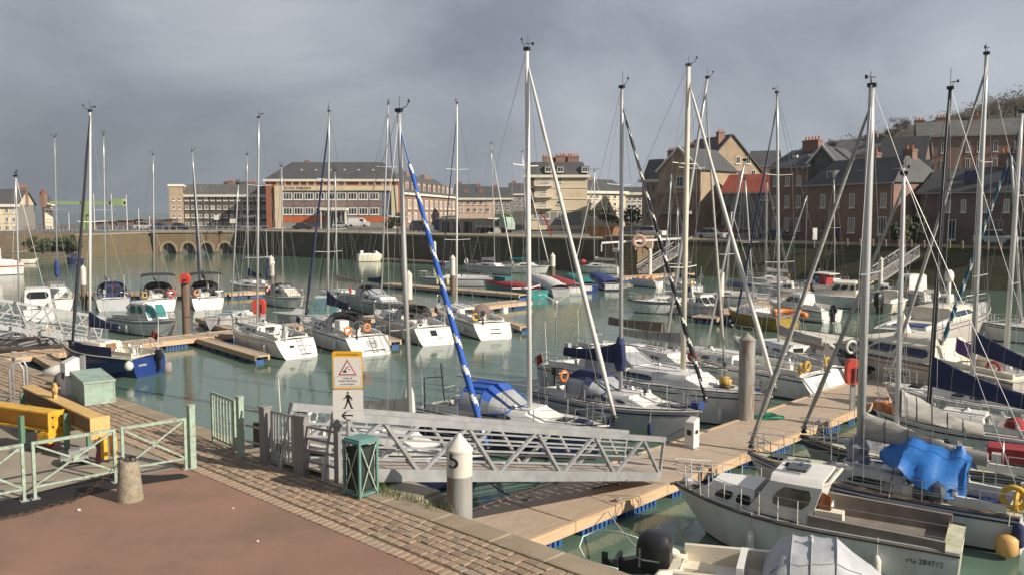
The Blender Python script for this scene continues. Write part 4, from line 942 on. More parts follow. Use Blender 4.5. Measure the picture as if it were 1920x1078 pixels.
        if rr.random() < .6:
            c = Vector((s.X(.015), .85*s.hb(0), zb_+.35)); m = MB(); m.torus(c, .22, .06, 'x', 12, 6); m.build('horseshoe_buoy', rr.choice((white, yellowp, orange)), s.root)
        if rr.random() < .5:
            c = Vector((s.X(.0), 0, zb_+.4)); MB().tube(c, c+Vector((-.35,0,1.0)), .014, 5).build('flagstaff', teak, s.root); f_ = MB(); a_ = c+Vector((-.35,0,1.0))
            f_.rings([[a_+Vector((-.01-.1*i, .04*math.sin(i*1.7), -.06*i)), a_+Vector((.1-.1*i, .04*math.sin(i*1.7+.4), -.36-.07*i))] for i in range(5)], False, False, False); f_.build('ensign', rr.choice((bluec, redc, sailw)), s.root)
    def gear(s, n=4, seed=1, z=.12):
        """deck fittings: cleats, vents, dorade, coiled lines on the foredeck and cabin top"""
        rr = random.Random(seed); m = MB()
        for t in (.07, .5, .93):
            for side in (1, -1):
                p = Vector((s.X(t), side*s.hb(t)*.88, s.zs(t)+.03)); m.bar(p+Vector((-.12,0,.05)), p+Vector((.12,0,.05)), .03, .03); m.bar(p, p+Vector((0,0,.05)), .08, .05)
        m.build('cleats', steel, s.root)
        if hasattr(s, 'cab'):
            x0, x1, zt = s.cab
            for side in (1, -1): MB().path([(x0+.3, side*.45*s.hb(.5), zt+.02), (x0+.3, side*.45*s.hb(.5), zt+.1), (x0+(x1-x0)*.6, side*.4*s.hb(.55), zt+.1), (x0+(x1-x0)*.6, side*.4*s.hb(.55), zt+.02)], .022, 5).build('grab_rail', teak if seed % 3 == 0 else steel, s.root)
            m = MB()
            for k in range(n):
                x = x0 + (x1-x0)*rr.uniform(.1,.6); y = rr.uniform(-.3,.3)*s.hb(.5); m.path([(x,y,zt+.02),(x-.4,y+rr.uniform(-.1,.1),zt+.03),(x0+.15,y*1.4,zt+.03)], .013, 4)
            m.build('halyard', ropew if seed % 2 else bluec, s.root)
            for side in (1, -1):
                a_ = s.T(x0); m = MB(); m.bar((x0+.2, side*s.hb(.45)*.86, s.zs(.45)+.06), (x0+1.6, side*s.hb(.6)*.8, s.zs(.6)+.06), .05, .03); m.build('jib_track', blackp, s.root)
            for k in range(3):
                x = x0+(x1-x0)*rr.uniform(.25,.8); y = rr.choice((-1,1))*rr.uniform(.1,.35)*s.hb(.55); m = MB(); m.lathe([(.09,0),(.1,.05),(.06,.12),(.02,.14)], 8, (x,y,zt+(s.zs(s.T(x))-s.zs(s.T(x0)))*.4)); m.build('vent', rr.choice((white,blackp,steel)), s.root)
            x = s.X(rr.uniform(.8,.88)); m = MB(); m.box(x-.22,x+.22,-.2,.2,s.zs(.85)+.06,s.zs(.85)+.13); m.build('fore_hatch', glass, s.root)
            m = MB()
            for k in range(3):
                c = Vector((s.X(rr.uniform(.5,.95)), rr.uniform(-.6,.6)*s.hb(.8), s.zs(.8)+.09)); m.path([c+Vector((.16*math.cos(a), .13*math.sin(a), .004*i)) for i, a in enumerate([i*.7 for i in range(20)])], .014, 4)
            m.build('rope_coil', rr.choice((ropew, ropem, bluec)), s.root)
    def lettering(s, txt, t, z, h, mat, side):
        m = text_mb(txt, h, .006); x = s.X(t); n = Vector((0, side, .12)).normalized(); y = max(s.pt(t, 4)[1], s.pt(t,5)[1])
        xa = Vector((-side, 0, 0)); za = n; ya = za.cross(xa); xf(m, basis((x, side*(y+.012), z), xa, ya, za)); m.build('lettering', mat, s.root)
    def tlettering(s, txt, z, h, mat, y=0):
        r0, r1 = Vector(s.pt(0,2)), Vector(s.pt(0,6)); f = (z-r0.z)/(r1.z-r0.z); x = r0.x+(r1.x-r0.x)*f
        up = Vector((r1.x-r0.x,0,r1.z-r0.z)).normalized(); xa = Vector((0,-1,0)); za = xa.cross(up); m = text_mb(txt, h, .006)
        xf(m, basis(Vector((x,y,z))+za*.01, xa, up, za)); m.build('lettering', mat, s.root)
    def ladder(s, y=.0, mat=None, w=.3):
        r0, r1 = Vector(s.pt(0,2)), Vector(s.pt(0,6)); up = (r1-r0); up.y = 0; up.normalize(); za = Vector((0,-1,0)).cross(up)
        def P(yy, f): return Vector((r0.x+(r1.x-r0.x)*f, yy, r0.z+(r1.z-r0.z)*f)) + za*.06
        m = MB()
        for yy in (y-w/2, y+w/2): m.tube(P(yy,.05), P(yy,1.0), .016, 5)
        for k in range(4): m.bar(P(y-w/2,.12+.25*k), P(y+w/2,.12+.25*k), .05, .03)
        m.build('boarding_ladder', mat or steel, s.root)
    def tpanel(s, y0, y1, f0, f1, mat, name='stern_locker'):
        r0, r1 = Vector(s.pt(0,2)), Vector(s.pt(0,6))
        def P(yy, f): return Vector((r0.x+(r1.x-r0.x)*f, yy, r0.z+(r1.z-r0.z)*f))
        c = [P(y1,f0), P(y0,f0), P(y0,f1), P(y1,f1)]; MB().slab(c, .012).build(name, mat, s.root)
NF = [0]
def fender(bt, label, t, side, z=.35, r=.11, l=.5, mat=None, ball=False):
    y = side*(bt.hb(t)+r*.9); p = bt.mw @ Vector((bt.X(t), y, z)); m = MB()
    if ball: m.ball((0,0,0), r, 10, 1.1)
    else: m.lathe([(.03,-l/2-.04),(r*.7,-l/2),(r,-l/2+.07),(r,l/2-.07),(r*.7,l/2),(.03,l/2+.05)], 10)
    o = m.build('fender', mat or fend, None, True); o.location = p; tag(o, label, 'fender')
    q_ = bt.mw @ Vector((bt.X(t), side*(bt.hb(t)), bt.zs(t)+.1)) - p; MB().tube((0,0,l/2), q_, .012, 4).build('rope', ropew, o)
def ringbuoy(parent, c, axis, mat, r=.3, name='lifebuoy'):
    return MB().torus(c, r, .075, axis, 18, 8).build(name, mat, parent, True)
# ------------------------------------------------------------------ the fleet
def P2(px, py, z): p = at(px, py, z); return (p.x, p.y)
def inward(p, off): return (p[0]+.69*off, p[1]+.72*off)
# --- boat moored under the gangway
b = Boat('sailboat', 'navy hulled yacht lying behind the gangway with a blue and white spiral furled jib', 'sailboat', (-.75,26.5), (-7.6,30.0), 2.7, (1.2,1.0,.95), hull=navyh, strake=white, rake_s=-.2)
b.deck(deckw, .06, .36); b.house(.38, .74, .42, wins=((.1,.35,.35,.8),(.45,.7,.35,.8))); b.companion(); b.mast((771,850), (748,207), alu, .085, 2, base=1.35)
b.jib(royal, sailw, .10, end=at(912,835,1.65), f=.95, turns=11, bare=.12); b.boom(creamy, h0=.5, h1=.2, bare=False); b.rails(); b.clutter(1); b.gear(4,1)
m = MB(); c = b.loc(at(766,745,2.2)); m.rings([[(c.x+.22*math.cos(a)*k, c.y+.22*math.sin(a)*k, z) for a in [i*.785 for i in range(8)]] for k, z in ((.8,c.z-.75),(1.1,c.z-.5),(.9,c.z+.1),(.6,c.z+.35),(.2,c.z+.45))]); smooth_by_angle(m.build('bundled_sail', sailw, b.root), 60)
# --- blue dodger yacht
b = blued = Boat('sailboat', 'navy hulled yacht with a royal blue sprayhood and long white cabin', 'sailboat', P2(1140,797,1.3), (-3.1,34.3), 3.0, (1.3,1.1,1.05), hull=navyh, strake=white, rake_s=.15)
b.deck(deckw, .05, .34, seat=teak); b.house(.36, .74, .40, wins=((.06,.6,.3,.75),)); b.companion(); b.mast((993,752), (988,92), aluw, .095, 2, base=1.5)
b.jib(sailw, None, .085, end=at(1152,778,1.75), f=.965); b.dodger(royal, .28, .54, .95, .74); b.rails(6); b.clutter(2); b.gear(5,3); b.boom(navy, bare=True, Lb=3.4)
m = MB()
for sd_ in (1,-1): m.path([(b.X(t), sd_*(b.hb(t)+.004)*.995, b.zs(t)*.8) for t in [i/12 for i in range(12)]], .03, 4)
m.build('hull_stripe', white, b.root)
m = MB(); m.tube((b.X(.03), .4, 1.1), (b.X(-.01), .55, 2.6), .03, 5); m.path([(b.X(.05),-1,1.1),(b.X(.05),-1,2.3),(b.X(.13),-.6,2.35)], .025, 5); m.build('aft_arch', blackp, b.root)
# --- navy dodger yacht
b = Boat('sailboat', 'grey white yacht with a navy sprayhood and navy sail bag on its mast', 'sailboat', P2(1314,770,1.35), (1.5,37.4), 2.9, (1.35,1.15,1.05), hull=hullg, rake_s=.1)
b.deck(deckw, .05, .33); b.house(.35, .76, .42, wins=((.06,.26,.35,.75),(.36,.54,.35,.75),(.64,.78,.35,.72))); b.companion(); b.mast((1164,728), (1166,163), alu, .085, 2, base=1.6)
b.jib(blackc, sailw, .085, end=at(1322,742,1.75), f=.94, turns=14); b.dodger(navy, .27, .5, .85, .74, glassm=vinyl); b.rails(6); b.gear(4,2); b.clutter(3, wheel=False); b.boom(navy, Lb=3.1, z=2.75, h0=.75, h1=.22, w=.26)
m = MB(); a_ = b.mf + Vector((-.05,0,.75)); m.lathe([(.16,0),(.25,.35),(.2,1.0),(.12,1.35)], 8, a_); m.build('sail_cover', navy, b.root, True)
m = MB(); x = b.X(.95); m.box(x-.1,x+.25,.1,.45,b.zs(.95),b.zs(.95)+.3); m.torus((x-.3,.1,b.zs(.9)+.06),.2,.03,'z',12,5); m.build('anchor_gear', bluec, b.root)
for k in range(3): fender(b, ('first','second','third')[k]+' small dark fender on the navy sprayhood yacht counting from its bow', .8-.2*k, b.near(), .55, .09, .4, navy)
# --- big white yacht
b = bigw = Boat('sailboat', 'big white yacht with long hull, white sprayhood and a wind generator', 'sailboat', P2(1447,742,1.45), (2.3,43.4), 3.6, (1.45,1.3,1.2), hull=hullw, rake_s=.15)
b.deck(deckw, .05, .34); b.house(.36, .78, .48, wins=((.18,.56,.3,.8),), wm=glassb); b.companion(); b.mast((1281,692), (1291,122), creamy, .115, 2, base=1.9)
b.jib(sailw, None, .09, end=at(1452,722,1.9), f=.95); b.dodger(sailw, .26, .46, 1.0, .72, glassm=vinyl); b.rails(7); b.gear(5,4); b.clutter(4)
b.boom(greyc, Lb=3.6, z=3.1, h0=.35, h1=.2, w=.22); MB().lathe([(.22,0),(.28,.25),(.15,.4)], 8, (b.X(.8),.35,b.zs(.8)+.05)).build('yellow_buoy', yellowp, b.root, True)
wp = b.loc(at(1042,640,2.2)); wt = b.loc(at_d(1043,566,(b.mw @ wp).y)); MB().tube((wp.x,wp.y,1.1), wt, .03, 6).build('generator_pole', steel, b.root); m = MB()
for k in range(3): an = .5+k*2.094; v_ = b.mi.to_3x3() @ Vector((math.cos(an), .15, math.sin(an))); m.bar(wt, wt+v_*.75, .09, .02)
m.ball(wt, .09, 8); m.build('wind_generator', white, b.root)
m = MB(); c = b.loc(at(1298,668,2.6)); m.ball((c.x,c.y,c.z),.22,8); m.build('red_bag', redc, b.root)
# --- stern-to pontoon yacht behind it
b = opens = Boat('sailboat', 'white yacht with its open stern backed against the pontoon beside the big white yacht', 'sailboat', (7.2,48.2), P2(1532,706,1.0), 3.1, (1.3,1.15,1.05), hull=hullw, trans=white, rake_s=.7, ws=.86)
b.deck(deckw, .03, .36, seat=teak); b.house(.38, .78, .42, wins=((.1,.24,.35,.75),(.36,.5,.35,.75),(.62,.76,.35,.75))); b.companion(); b.mast((1430,640), (1397,300), alu, .06, 1, t=.6); b.rails(6); b.clutter(5); b.gear(4,5); b.tpanel(-.5,.5,.1,.75,deckg)
for sd_ in (1,-1): MB().torus((b.X(.0),sd_*.9,b.zs(0)+.55), .2, .06, 'x', 12, 6).build('horseshoe_buoy', yellowp, b.root)
b = brn = Boat('sailboat', 'white yacht with a faded brown sail cover on its long boom', 'sailboat', (10.0,40.6), (4.3,49.9), 2.7, (1.3,1.15,1.05), hull=hullw, rake_s=.2)
b.deck(deckw, .04, .35); b.house(.37, .77, .44, wins=((.1,.24,.35,.75),(.36,.5,.35,.75),(.62,.76,.35,.75))); b.companion(); b.mast((1312,655), (1327,145), alu, .085, 2, t=.6)
b.jib(greyc, None, .07); b.boom(M('old_brown_cover', (.19,.145,.10), .85, var=.25, bump=.3), Lb=4.6, z=2.6, h0=.45, h1=.26, w=.26, fold=.15); b.rails(6); b.clutter(6); b.gear(4,6)
# --- tarpaulined stern and long launch at the pontoon end
b = Boat('sailboat', 'yacht with charcoal canvas hung over its stern beside two pale lifebuoys', 'sailboat', (13.2,52.2), P2(1590,690,1.0), 2.9, (1.3,1.1,1.0), hull=hullg, trans=white, rake_s=.4, ws=.85, d=1)
b.deck(deckw, .04, .34); b.house(.38, .76, .42, wins=((.1,.3,.35,.75),(.45,.65,.35,.75)), ); b.companion(); b.mast((1437,590), (1457,173), alu, .08, 2, t=.55); b.jib(navy, None, .06); b.rails(5, push=True); b.boom(greyc, h0=.45)
m = MB(); m.slab([(b.X(-.03),-1.15,.75),(b.X(.16),-1.2,1.9),(b.X(.16),.1,1.95),(b.X(-.03),.1,.75)], .05); m.build('stern_canvas', blackc, b.root)
ringbuoy(b.root, (b.X(.05), -.6, 1.95), 'x', fend, .3); ringbuoy(b.root, (b.X(.05), .7, 1.85), 'x', fend, .26)

# --- large motor yacht along the pontoon head
b = Boat('motor_yacht', 'long beige motor yacht with dark blue side windows and oval portholes across the pontoon head', 'motor yacht', P2(1478,622,1.7), P2(1955,712,1.5), 4.2, (1.9,1.65,1.5), hull=M('beige_hull', (.44,.41,.36), .3, var=.07, stain=(.33,.3,.25), samt=.4), rake_b=1.3, strake=blackp, ws=.92)
b.deck(creamy, .03, .26, mould=creamy); b.house(.27, .70, .8, wins=((.06,.36,.3,.85),(.42,.66,.3,.85),(.70,.86,.3,.8)), wf=.78, fs=2.0, bs=.2, mat=creamy, wm=glassb)
b.house(.30, .5, .3, wf=.6, fs=.7, mat=creamy, zoff=.75, name='flybridge'); b.rails(8, .7, push=False)
for t in (.35,.48,.62,.76):
    for sd_ in (1,-1):
        y = b.pt(t,4)[1]; m = MB(); m.rings([[(b.X(t)+.28*math.cos(a), sd_*(y+k), 1.0+.11*math.sin(a)) for a in [i*math.pi/5 for i in range(10)]] for k in (-.05,.02)]); m.build('porthole', glass, b.root)
m = MB(); c = Vector((b.X(.24),.9,2.2)); m.tube(c-Vector((0,0,.7)), c+Vector((-.3,.2,.9)), .02, 5); m.build('flagstaff', white, b.root)
m = MB(); rs = [];
for i in range(8):
    u = i/7; rs.append([c+Vector((-.3*1-.9*u, .2+.10*math.sin(u*6), .8-.35*u)), c+Vector((-.28-.85*u, .2+.1*math.sin(u*6+.5), .15-.4*u))])
m.rings(rs, False, False, False); m.build('purple_flag', M('purple_flag', (.10,.045,.18), .8, stain=(.5,.45,.4), samt=.4), b.root, True)
# --- sports cruiser beyond
b = Boat('motor_yacht', 'sleek white sports cruiser with flared bow and radar dome behind the long motor yacht', 'motor yacht', P2(1850,566,2.0), P2(1690,622,1.2), 3.9, (2.0,1.55,1.25), hull=M('pinkish_hull', (.52,.47,.43), .3, var=.06, stain=(.4,.36,.33), samt=.3), rake_b=1.6, ws=.92, d=1)
b.deck(deckw, .04, .3); b.house(.3, .68, .85, wins=((.1,.8,.35,.8),), wf=.74, fs=2.2, mat=creamy, wm=glassb, front=2); b.rails(6, .6, push=False)
m = MB(); c = Vector((b.X(.5),0,b.zs(.5)+.8)); m.tube(c, c+Vector((0,0,1.6)), .14, 8); m.lathe([(.15,0),(.27,.05),(.31,.35),(.27,.6),(.1,.8)], 12, c+Vector((0,0,1.55))); m.build('radar_dome', white, b.root, True)
for k in range(2): m = MB(); m.box(b.X(.08+.12*k), b.X(.16+.12*k), -1.1, 1.1, 1.0, 1.5); m.build('sunbed', bluec if k == 0 else creamy, b.root)

# ================= boats on the other side of the main pontoon
b = Boat('cabin_cruiser', 'old white cabin cruiser with wooden wheelhouse door and long open cockpit', 'motorboat', P2(1266,908,1.2), P2(1806,1013,.98), 2.55, (1.25,1.05,.98), hull=hullw, strake=M('dark_rubber', (.06,.05,.045), .7), ws=.86, rake_b=.9, rake_s=-.08)
cr1 = b; b.deck(deckm, .05, .455, cw=.8, depth=.75, mould=M('worn_cockpit', (.21,.18,.155), .7, var=.2, stain=(.12,.11,.085), samt=.5))
b.house(.66, .905, .5, wf=.68, fs=.5, wins=((.08,.34,.28,.82),(.44,.74,.28,.82)), wm=glass, inset=.9)
wh = b.house(.47, .695, 1.02, wf=.8, fs=.62, bs=-.3, wins=((.12,.74,.4,.9),), wm=M('pale_cabin_glass', (.13,.12,.10), .12, var=.5, scale=2.5, stain=(.3,.29,.25), samt=.5), front=2, inset=.93, name='wheelhouse', roof=white)
m = MB(); m.box(b.X(.448), b.X(.4585), -.1*b.near(), .72*b.near(), .7, 1.9) if b.near() > 0 else m.box(b.X(.448), b.X(.4585), -.72, .1, .7, 1.9); m.slab([(b.X(.45),b.near()*.74,.75),(b.X(.40),b.near()*.82,.75),(b.X(.40),b.near()*.82,1.8),(b.X(.45),b.near()*.74,1.9)], .04); m.build('wheelhouse_door', M('varnished_wood', (.23,.075,.025), .35, var=.25, scale=3, stretch=(1,6,1)), b.root)
m = MB(); m.box(b.X(.36), b.X(.45), .62, .95, .72, 1.45); m.build('helm_console', creamy, b.root)
m = MB(); m.torus((b.X(.40), .55, 1.45), .17, .02, 'x', 14, 5); m.build('steering_wheel', steel, b.root)
m = MB(); m.path([(b.X(.44),.85,2.0),(b.X(.41),.7,2.08),(b.X(.405),-.7,2.08),(b.X(.44),-.85,2.0)], .045, 6); m.build('roof_grab_rail', creamy, b.root)
b.rails(6, .62, push=False, t0=.42, cove=False, mat=M('white_rail', (.62,.6,.55), .4)); b.gear(2,7)
m = MB(); m.box(b.X(.50), b.X(.57), -.3, .3, 2.15, 2.2); m.build('roof_hatch', glass, b.root)
m = MB(); m.box(b.X(.06), b.X(.28), -.85, -.5, .62, .66); m.box(b.X(.06), b.X(.28), .45, .8, .62, .66); m.build('side_bench', teak, b.root)
m = MB(); m.lathe([(.14,0),(.16,.12),(.1,.2)], 10, (b.X(.95), 0, 1.28)); m.path([(b.X(.9),0,1.3),(b.X(.97),.0,1.33),(b.X(1.02),0,1.2)], .04, 6); m.build('anchor_winch', galv, b.root)
b.lettering('PG 284712', .1, .72, .17, ink, b.near()); b.tpanel(-.5,.5,.1,.9, creamy, 'transom_panel')
for t, w_ in ((.66,'bow'),(.24,'stern')): fender(b, 'white fender hung near the %s of the old cabin cruiser' % w_, t, b.near(), .45, .1, .5)
# --- the tarpaulin yacht
b = Boat('sailboat', 'white sailboat with navy stripe, gray furled mainsail and a bright blue tarpaulin tent', 'sailboat', P2(1403,850,1.15), P2(1925,955,1.0), 2.5, (1.2,1.02,.98), hull=hullw, strake=navyh, rake_b=.7, ws=.7)
tb = b; b.deck(deckm, .05, .36); b.house(.37, .74, .45, wins=((.1,.62,.3,.75),), mat=M('grey_cabin', (.45,.44,.42), .5, stain=(.3,.3,.26))); b.companion(); b.mast((1612,850), (1635,160), alu, .12, 1, base=1.2, sprw=.5)
b.jib(greyc, None, .075, end=at(1409,826,1.5), f=.955); b.boom(greyc, z=2.35, h0=.66, h1=.2, w=.3, end=at(1856,866,2.05), fold=.25); b.rails(6); b.clutter(7, False); b.gear(3,8)
a, e = b.bm; rr = random.Random(4); nr = b.near()
def tz(px, py, Y): return b.loc(at_d(px, py, Y))
bY = (b.mw @ a.lerp(e,.5)).y
rg = [a.lerp(e,.16)+Vector((0,0,-.25)), a.lerp(e,.38)+Vector((0,0,.18)), a.lerp(e,.6)+Vector((0,0,.24)), a.lerp(e,.8)+Vector((0,0,.22)), a.lerp(e,.9)+Vector((0,0,.05))]
dn = [(.18,.28),(1.0,.62),(1.12,1.05),(1.0,1.15),(.75,.75)]; df = [(.1,.25),(.85,.6),(.95,.7),(.9,.75),(.6,.6)]
def trow(side, dd): return [Vector((p.x, p.y+side*y, p.z-z)) for p, (y, z) in zip(rg, dd)]
rows_ = [trow(nr, dn), [p.lerp(q_, .45)+Vector((0,nr*.06,.05)) for p, q_ in zip(trow(nr, dn), rg)], rg, [p.lerp(q_, .5) for p, q_ in zip(trow(-nr, df), rg)], trow(-nr, df)]
fine = []
for j in range(4):
    for jj in range(4):
        row = []
        for i in range(4):
            for ii in range(5):
                u, v = ii/5, jj/4; p = (rows_[j][i].lerp(rows_[j][i+1], u)).lerp(rows_[j+1][i].lerp(rows_[j+1][i+1], u), v)
                w_ = .03*math.sin((i+u)*3.1+(j+v)*2.2) + .022*math.sin((i+u)*7.3-(j+v)*1.2+1); row.append(p+Vector((w_*.4, w_*nr, w_+rr.uniform(-.018,.018)-(.12*math.sin(math.pi*u) if j == 0 and jj == 0 else 0))))
        fine.append(row)
fine.append([p for p in rows_[4]for _ in range(4)]); fine[-1] = fine[-1] + []
n_ = min(len(r_) for r_ in fine); fine = [r_[:n_] for r_ in fine[:-1]]
m = MB(); m.rings(fine, False, False, False); smooth_by_angle(m.build('tarpaulin', tarpb, b.root), 45)
m = MB(); m.path([fine[0][-1], fine[4][-1], fine[8][-1]], .018, 5); m.path([fine[0][12], Vector((fine[0][12].x, nr*b.hb(.2)*.95, b.zs(.2)))], .015, 4); m.path([fine[0][4], Vector((fine[0][4].x, nr*b.hb(.35)*.95, b.zs(.3)))], .015, 4); m.build('tarpaulin_cord', blackp, b.root)
m = MB(); p_ = fine[1][12]; m.ball(p_+Vector((0,-nr*.12,-.25)), .3, 9, 1.2); m.ball(p_+Vector((.4,-nr*.1,-.3)), .25, 8, 1.3); m.build('plastic_bundle', MATS.get('dark_plastic') or M('dark_plastic', (.06,.07,.09), .3, var=.5, scale=6), b.root)
m = MB(); c = b.mf+Vector((.05,-.05,.45))
m.rings([[c+Vector((r_*math.cos(a_)*(1+.2*math.sin(a_*3+z*5)), r_*math.sin(a_)*(1+.2*math.cos(a_*4+z*7)), z)) for a_ in [i*.628 for i in range(10)]] for r_, z in ((.26,-.45),(.33,-.2),(.3,.1),(.36,.3),(.2,.5),(.1,.62))]); m.build('wrapped_sail', M('shiny_wrap', (.13,.14,.19), .3, var=.6, scale=6, stain=(.4,.42,.45), samt=.6, sscale=5), b.root)
ringbuoy(b.root, (b.X(.025), -b.near()*-.7, 1.45), 'y', yellowp, .27)
fender(b, 'orange yellow round fender at the stern of the tarpaulined sailboat', .03, b.near(), .35, .26, .5, M('orange_fender', (.62,.36,.12), .45, stain=(.4,.25,.1)), ball=False)
fender(b, 'dark blue fender beside the orange one at the stern of the tarpaulined sailboat', .0, b.near(), .6, .15, .55, navy)
# --- third along
b = sloop = Boat('sailboat', 'sloop with black sheer stripe and loosely furled grey mainsail beside a red cover', 'sailboat', P2(1500,817,1.2), P2(1950,885,1.0), 2.5, (1.2,1.05,1.0), hull=hullg, strake=blackp, rake_b=.7)
b.deck(deckm, .05, .36); b.house(.37, .75, .42, wins=((.08,.22,.35,.75),(.3,.42,.35,.75),(.52,.64,.35,.75))); b.companion(); b.mast((1683,745), (1695,325), aluw, .075, 1, base=1.5)
b.boom(greyc, z=2.35, h0=.8, h1=.24, w=.32, end=at(1845,812,1.75), fold=.25); b.rails(6); b.clutter(9, True); b.gear(4,9); b.jib(greyc, None, .07)
m = MB()
for sd_ in (1,-1): m.path([(b.X(t), sd_*(b.hb(t)*.995+.006), b.zs(t)*.84) for t in [i/12 for i in range(13)]], .06, 4)
m.build('sheer_stripe', blackp, b.root)
m = MB(); m.box(b.X(.02), b.X(.2), -.95, -.1, 1.15, 1.55); m.build('red_cover', redc, b.root); m = MB(); m.box(b.X(.1), b.X(.32), -1.2, -.9, 1.05, 1.18); m.build('green_cover', M('green_canvas', (.01,.13,.06), .8), b.root)
# --- fourth: black mast, navy cover
b = blackm = Boat('sailboat', 'yacht with a black mast and deep navy sail cover', 'sailboat', P2(1640,768,1.2), P2(1990,822,1.0), 2.8, (1.25,1.1,1.0), hull=hullw, rake_b=.6)
b.deck(deckg, .05, .36); b.house(.37, .76, .42, wins=((.1,.3,.35,.75),(.4,.6,.35,.75))); b.companion(); b.mast((1745,690), (1782,165), alub, .085, 2, base=1.5)
b.boom(navy, z=2.45, h0=1.0, h1=.34, w=.36, end=at(1985,775,2.15)); b.rails(6); b.gear(4,11); b.clutter(11)
m = MB(); m.box(b.X(.93), b.X(1.0), -.3, .3, 1.3, 1.55); m.ball((b.X(.9),.3,1.4), .2); m.build('foredeck_gear', orange, b.root)
m = MB(); m.ball((b.X(.22),.6,1.35), .35); m.build('red_dinghy_bag', redc, b.root, True)
b = Boat('sailboat', 'yacht with a tall grey mast and navy sail cover above a white cabin', 'sailboat', P2(1657,718,1.2), P2(2010,775,1.0), 2.9, (1.25,1.1,1.05), hull=hullw, rake_b=.6)
b.deck(deckw, .05, .36); b.house(.37, .76, .44, wins=((.1,.3,.35,.75),(.4,.6,.35,.75))); b.companion(); b.mast((1823,715), (1850,100), alu, .1, 2, base=1.5)
b.jib(greyc, None, .07, end=at(1668,700,1.6), f=.95); b.boom(navy, z=3.05, h0=.75, h1=.3, w=.34, end=at(2000,714,2.7)); b.rails(6); b.gear(4,12)
b = Boat('sailboat', 'yacht with a teal and white spiral furled jib before the motor yacht', 'sailboat', P2(1748,693,1.2), P2(2090,740,1.0), 2.8, (1.25,1.1,1.05), hull=hullg, rake_b=.6)
b.deck(deckg, .05, .36); b.house(.37, .76, .44, wins=((.1,.3,.35,.75),(.4,.6,.35,.75))); b.mast((1887,650), (1916,210), alu, .11, 2, base=1.5)
b.jib(M('teal_sail_edge', (.01,.09,.16), .8), sailw, .09, turns=12); b.rails(5, push=False); b.gear(3,13); b.boom(greyc, bare=True)
ringbuoy(b.root, (b.X(.62), .7, 1.7), 'y', redc, .26)
b = Boat('sailboat', 'white boat with navy stripe lying out beyond the motor yacht', 'sailboat', P2(1838,606,1.1), P2(2030,616,1.0), 2.8, (1.2,1.0,1.0), hull=hullw, strake=navyh, d=1)
b.deck(deckw, .05, .36); b.house(.37, .76, .4, wins=((.1,.6,.35,.75),)); b.mast((1888,600), (1896,290), alu, .09, 1, t=.6); b.rails(4); MB().path([(b.X(.98),0,1.2),(b.X(.3),.6,1.9)],.05,6).build('boom', aluw, b.root)
# --- motorboat with outboard in the near corner
b = Boat('motorboat', 'white open motorboat with black outboard and a silver canvas tent cover', 'motorboat', (8.1,17.2), (3.5,18.85), 2.15, (1.05,.85,.8), hull=hullw, strake=navyh, ws=.9, rake_b=.6)
ob = b; b.deck(creamy, .05, .5, cw=.74, depth=.5, mould=creamy, seat=None); om = b.outboard(None, 0, 1.4, x=b.X(0)-.35, z=.78, tilt=True)
p0 = b.X(0)-.35; nz = Vector((-.6, b.near()*.8, .0)); xa = Vector((0,0,-1)); m = text_mb('YAMAHA', .11, .006); xf(m, basis(Vector((p0-.305, b.near()*.19, 1.0))+nz*.004, xa, nz.cross(xa), nz)); m.build('lettering', inkw, om)
m = MB()
for sd_ in (1,-1): m.path([(p0+.15, sd_*.272, .98), (p0-.22, sd_*.25, .98), (p0-.4,sd_*.12,.98)], .02, 5)
m.path([(p0-.4,-.12,.98),(p0-.4,.12,.98)], .02, 5); m.build('cowling_line', galv, om)
for sd_ in (1,-1): m = MB(); m.path([(b.X(.02),sd_*.9,.8),(b.X(-.03),sd_*.75,.85),(b.X(-.03),sd_*.5,.82),(b.X(.06),sd_*.45,.86)], .1, 8); m.build('transom_corner', creamy, b.root, True)
m = MB(); m.box(b.X(.3),b.X(.33),-.62,.62,.5,1.22); m.build('seat_back', white, b.root); m = MB(); m.box(b.X(.2), b.X(.33), -.62,.62,.45,.72); m.build('helm_seat', white, b.root)
m = text_mb('AZ', .17, .004); xf(m, basis((b.X(.06), b.near()*.72, .885), Vector((1,0,0))*1, Vector((0,1,0)), Vector((0,0,1)))); m.build('lettering', ink, b.root)
m = MB(); rs = []
prof_ = [(.40,.86,.10),(.44,.9,.50),(.475,.92,.70),(.52,.92,.80),(.56,.92,.77),(.60,.92,.82),(.65,.91,.79),(.70,.9,.84),(.74,.86,.66),(.80,.76,.44),(.84,.68,.33),(.89,.5,.12)]
for x_, w_, h_ in prof_:
    rs.append([Vector((b.X(x_), b.hb(x_)*w_*math.copysign(abs(math.cos(a_))**.7, math.cos(a_)), b.zs(x_)+.05+h_*math.sin(a_)**.62+.018*math.sin(i_*2.3+x_*40)*math.sin(a_))) for i_, a_ in enumerate([math.pi*i/18 for i in range(19)])])
m.rings(rs, False, False, False); tc_ = smooth_by_angle(m.build('tent_cover', silverc, b.root), 28)
for k in (3,5,7): MB().path([p+Vector((0,0,.012)) for p in rs[k]], .014, 4).build('seam', M('grey_seam', (.25,.26,.28), .7), tc_)
for k in (4,14): MB().path([r_[k]+Vector((0,0,.012)) for r_ in rs[1:10]], .010, 4).build('seam', MATS['grey_seam'], tc_)
m = MB(); p_ = rs[5][9]; m.lathe([(.035,0),(.02,.08),(.035,.12)], 8, p_); m.build('vent_knob', white, tc_)
for sd_ in (1,-1): m = MB(); m.path([(b.X(t), sd_*(b.hb(t)-.02), b.zs(t)+.05) for t in (.4,.5,.6,.7,.8,.9,.97)], .06, 6); m.build('cover_hem', navy, b.root)

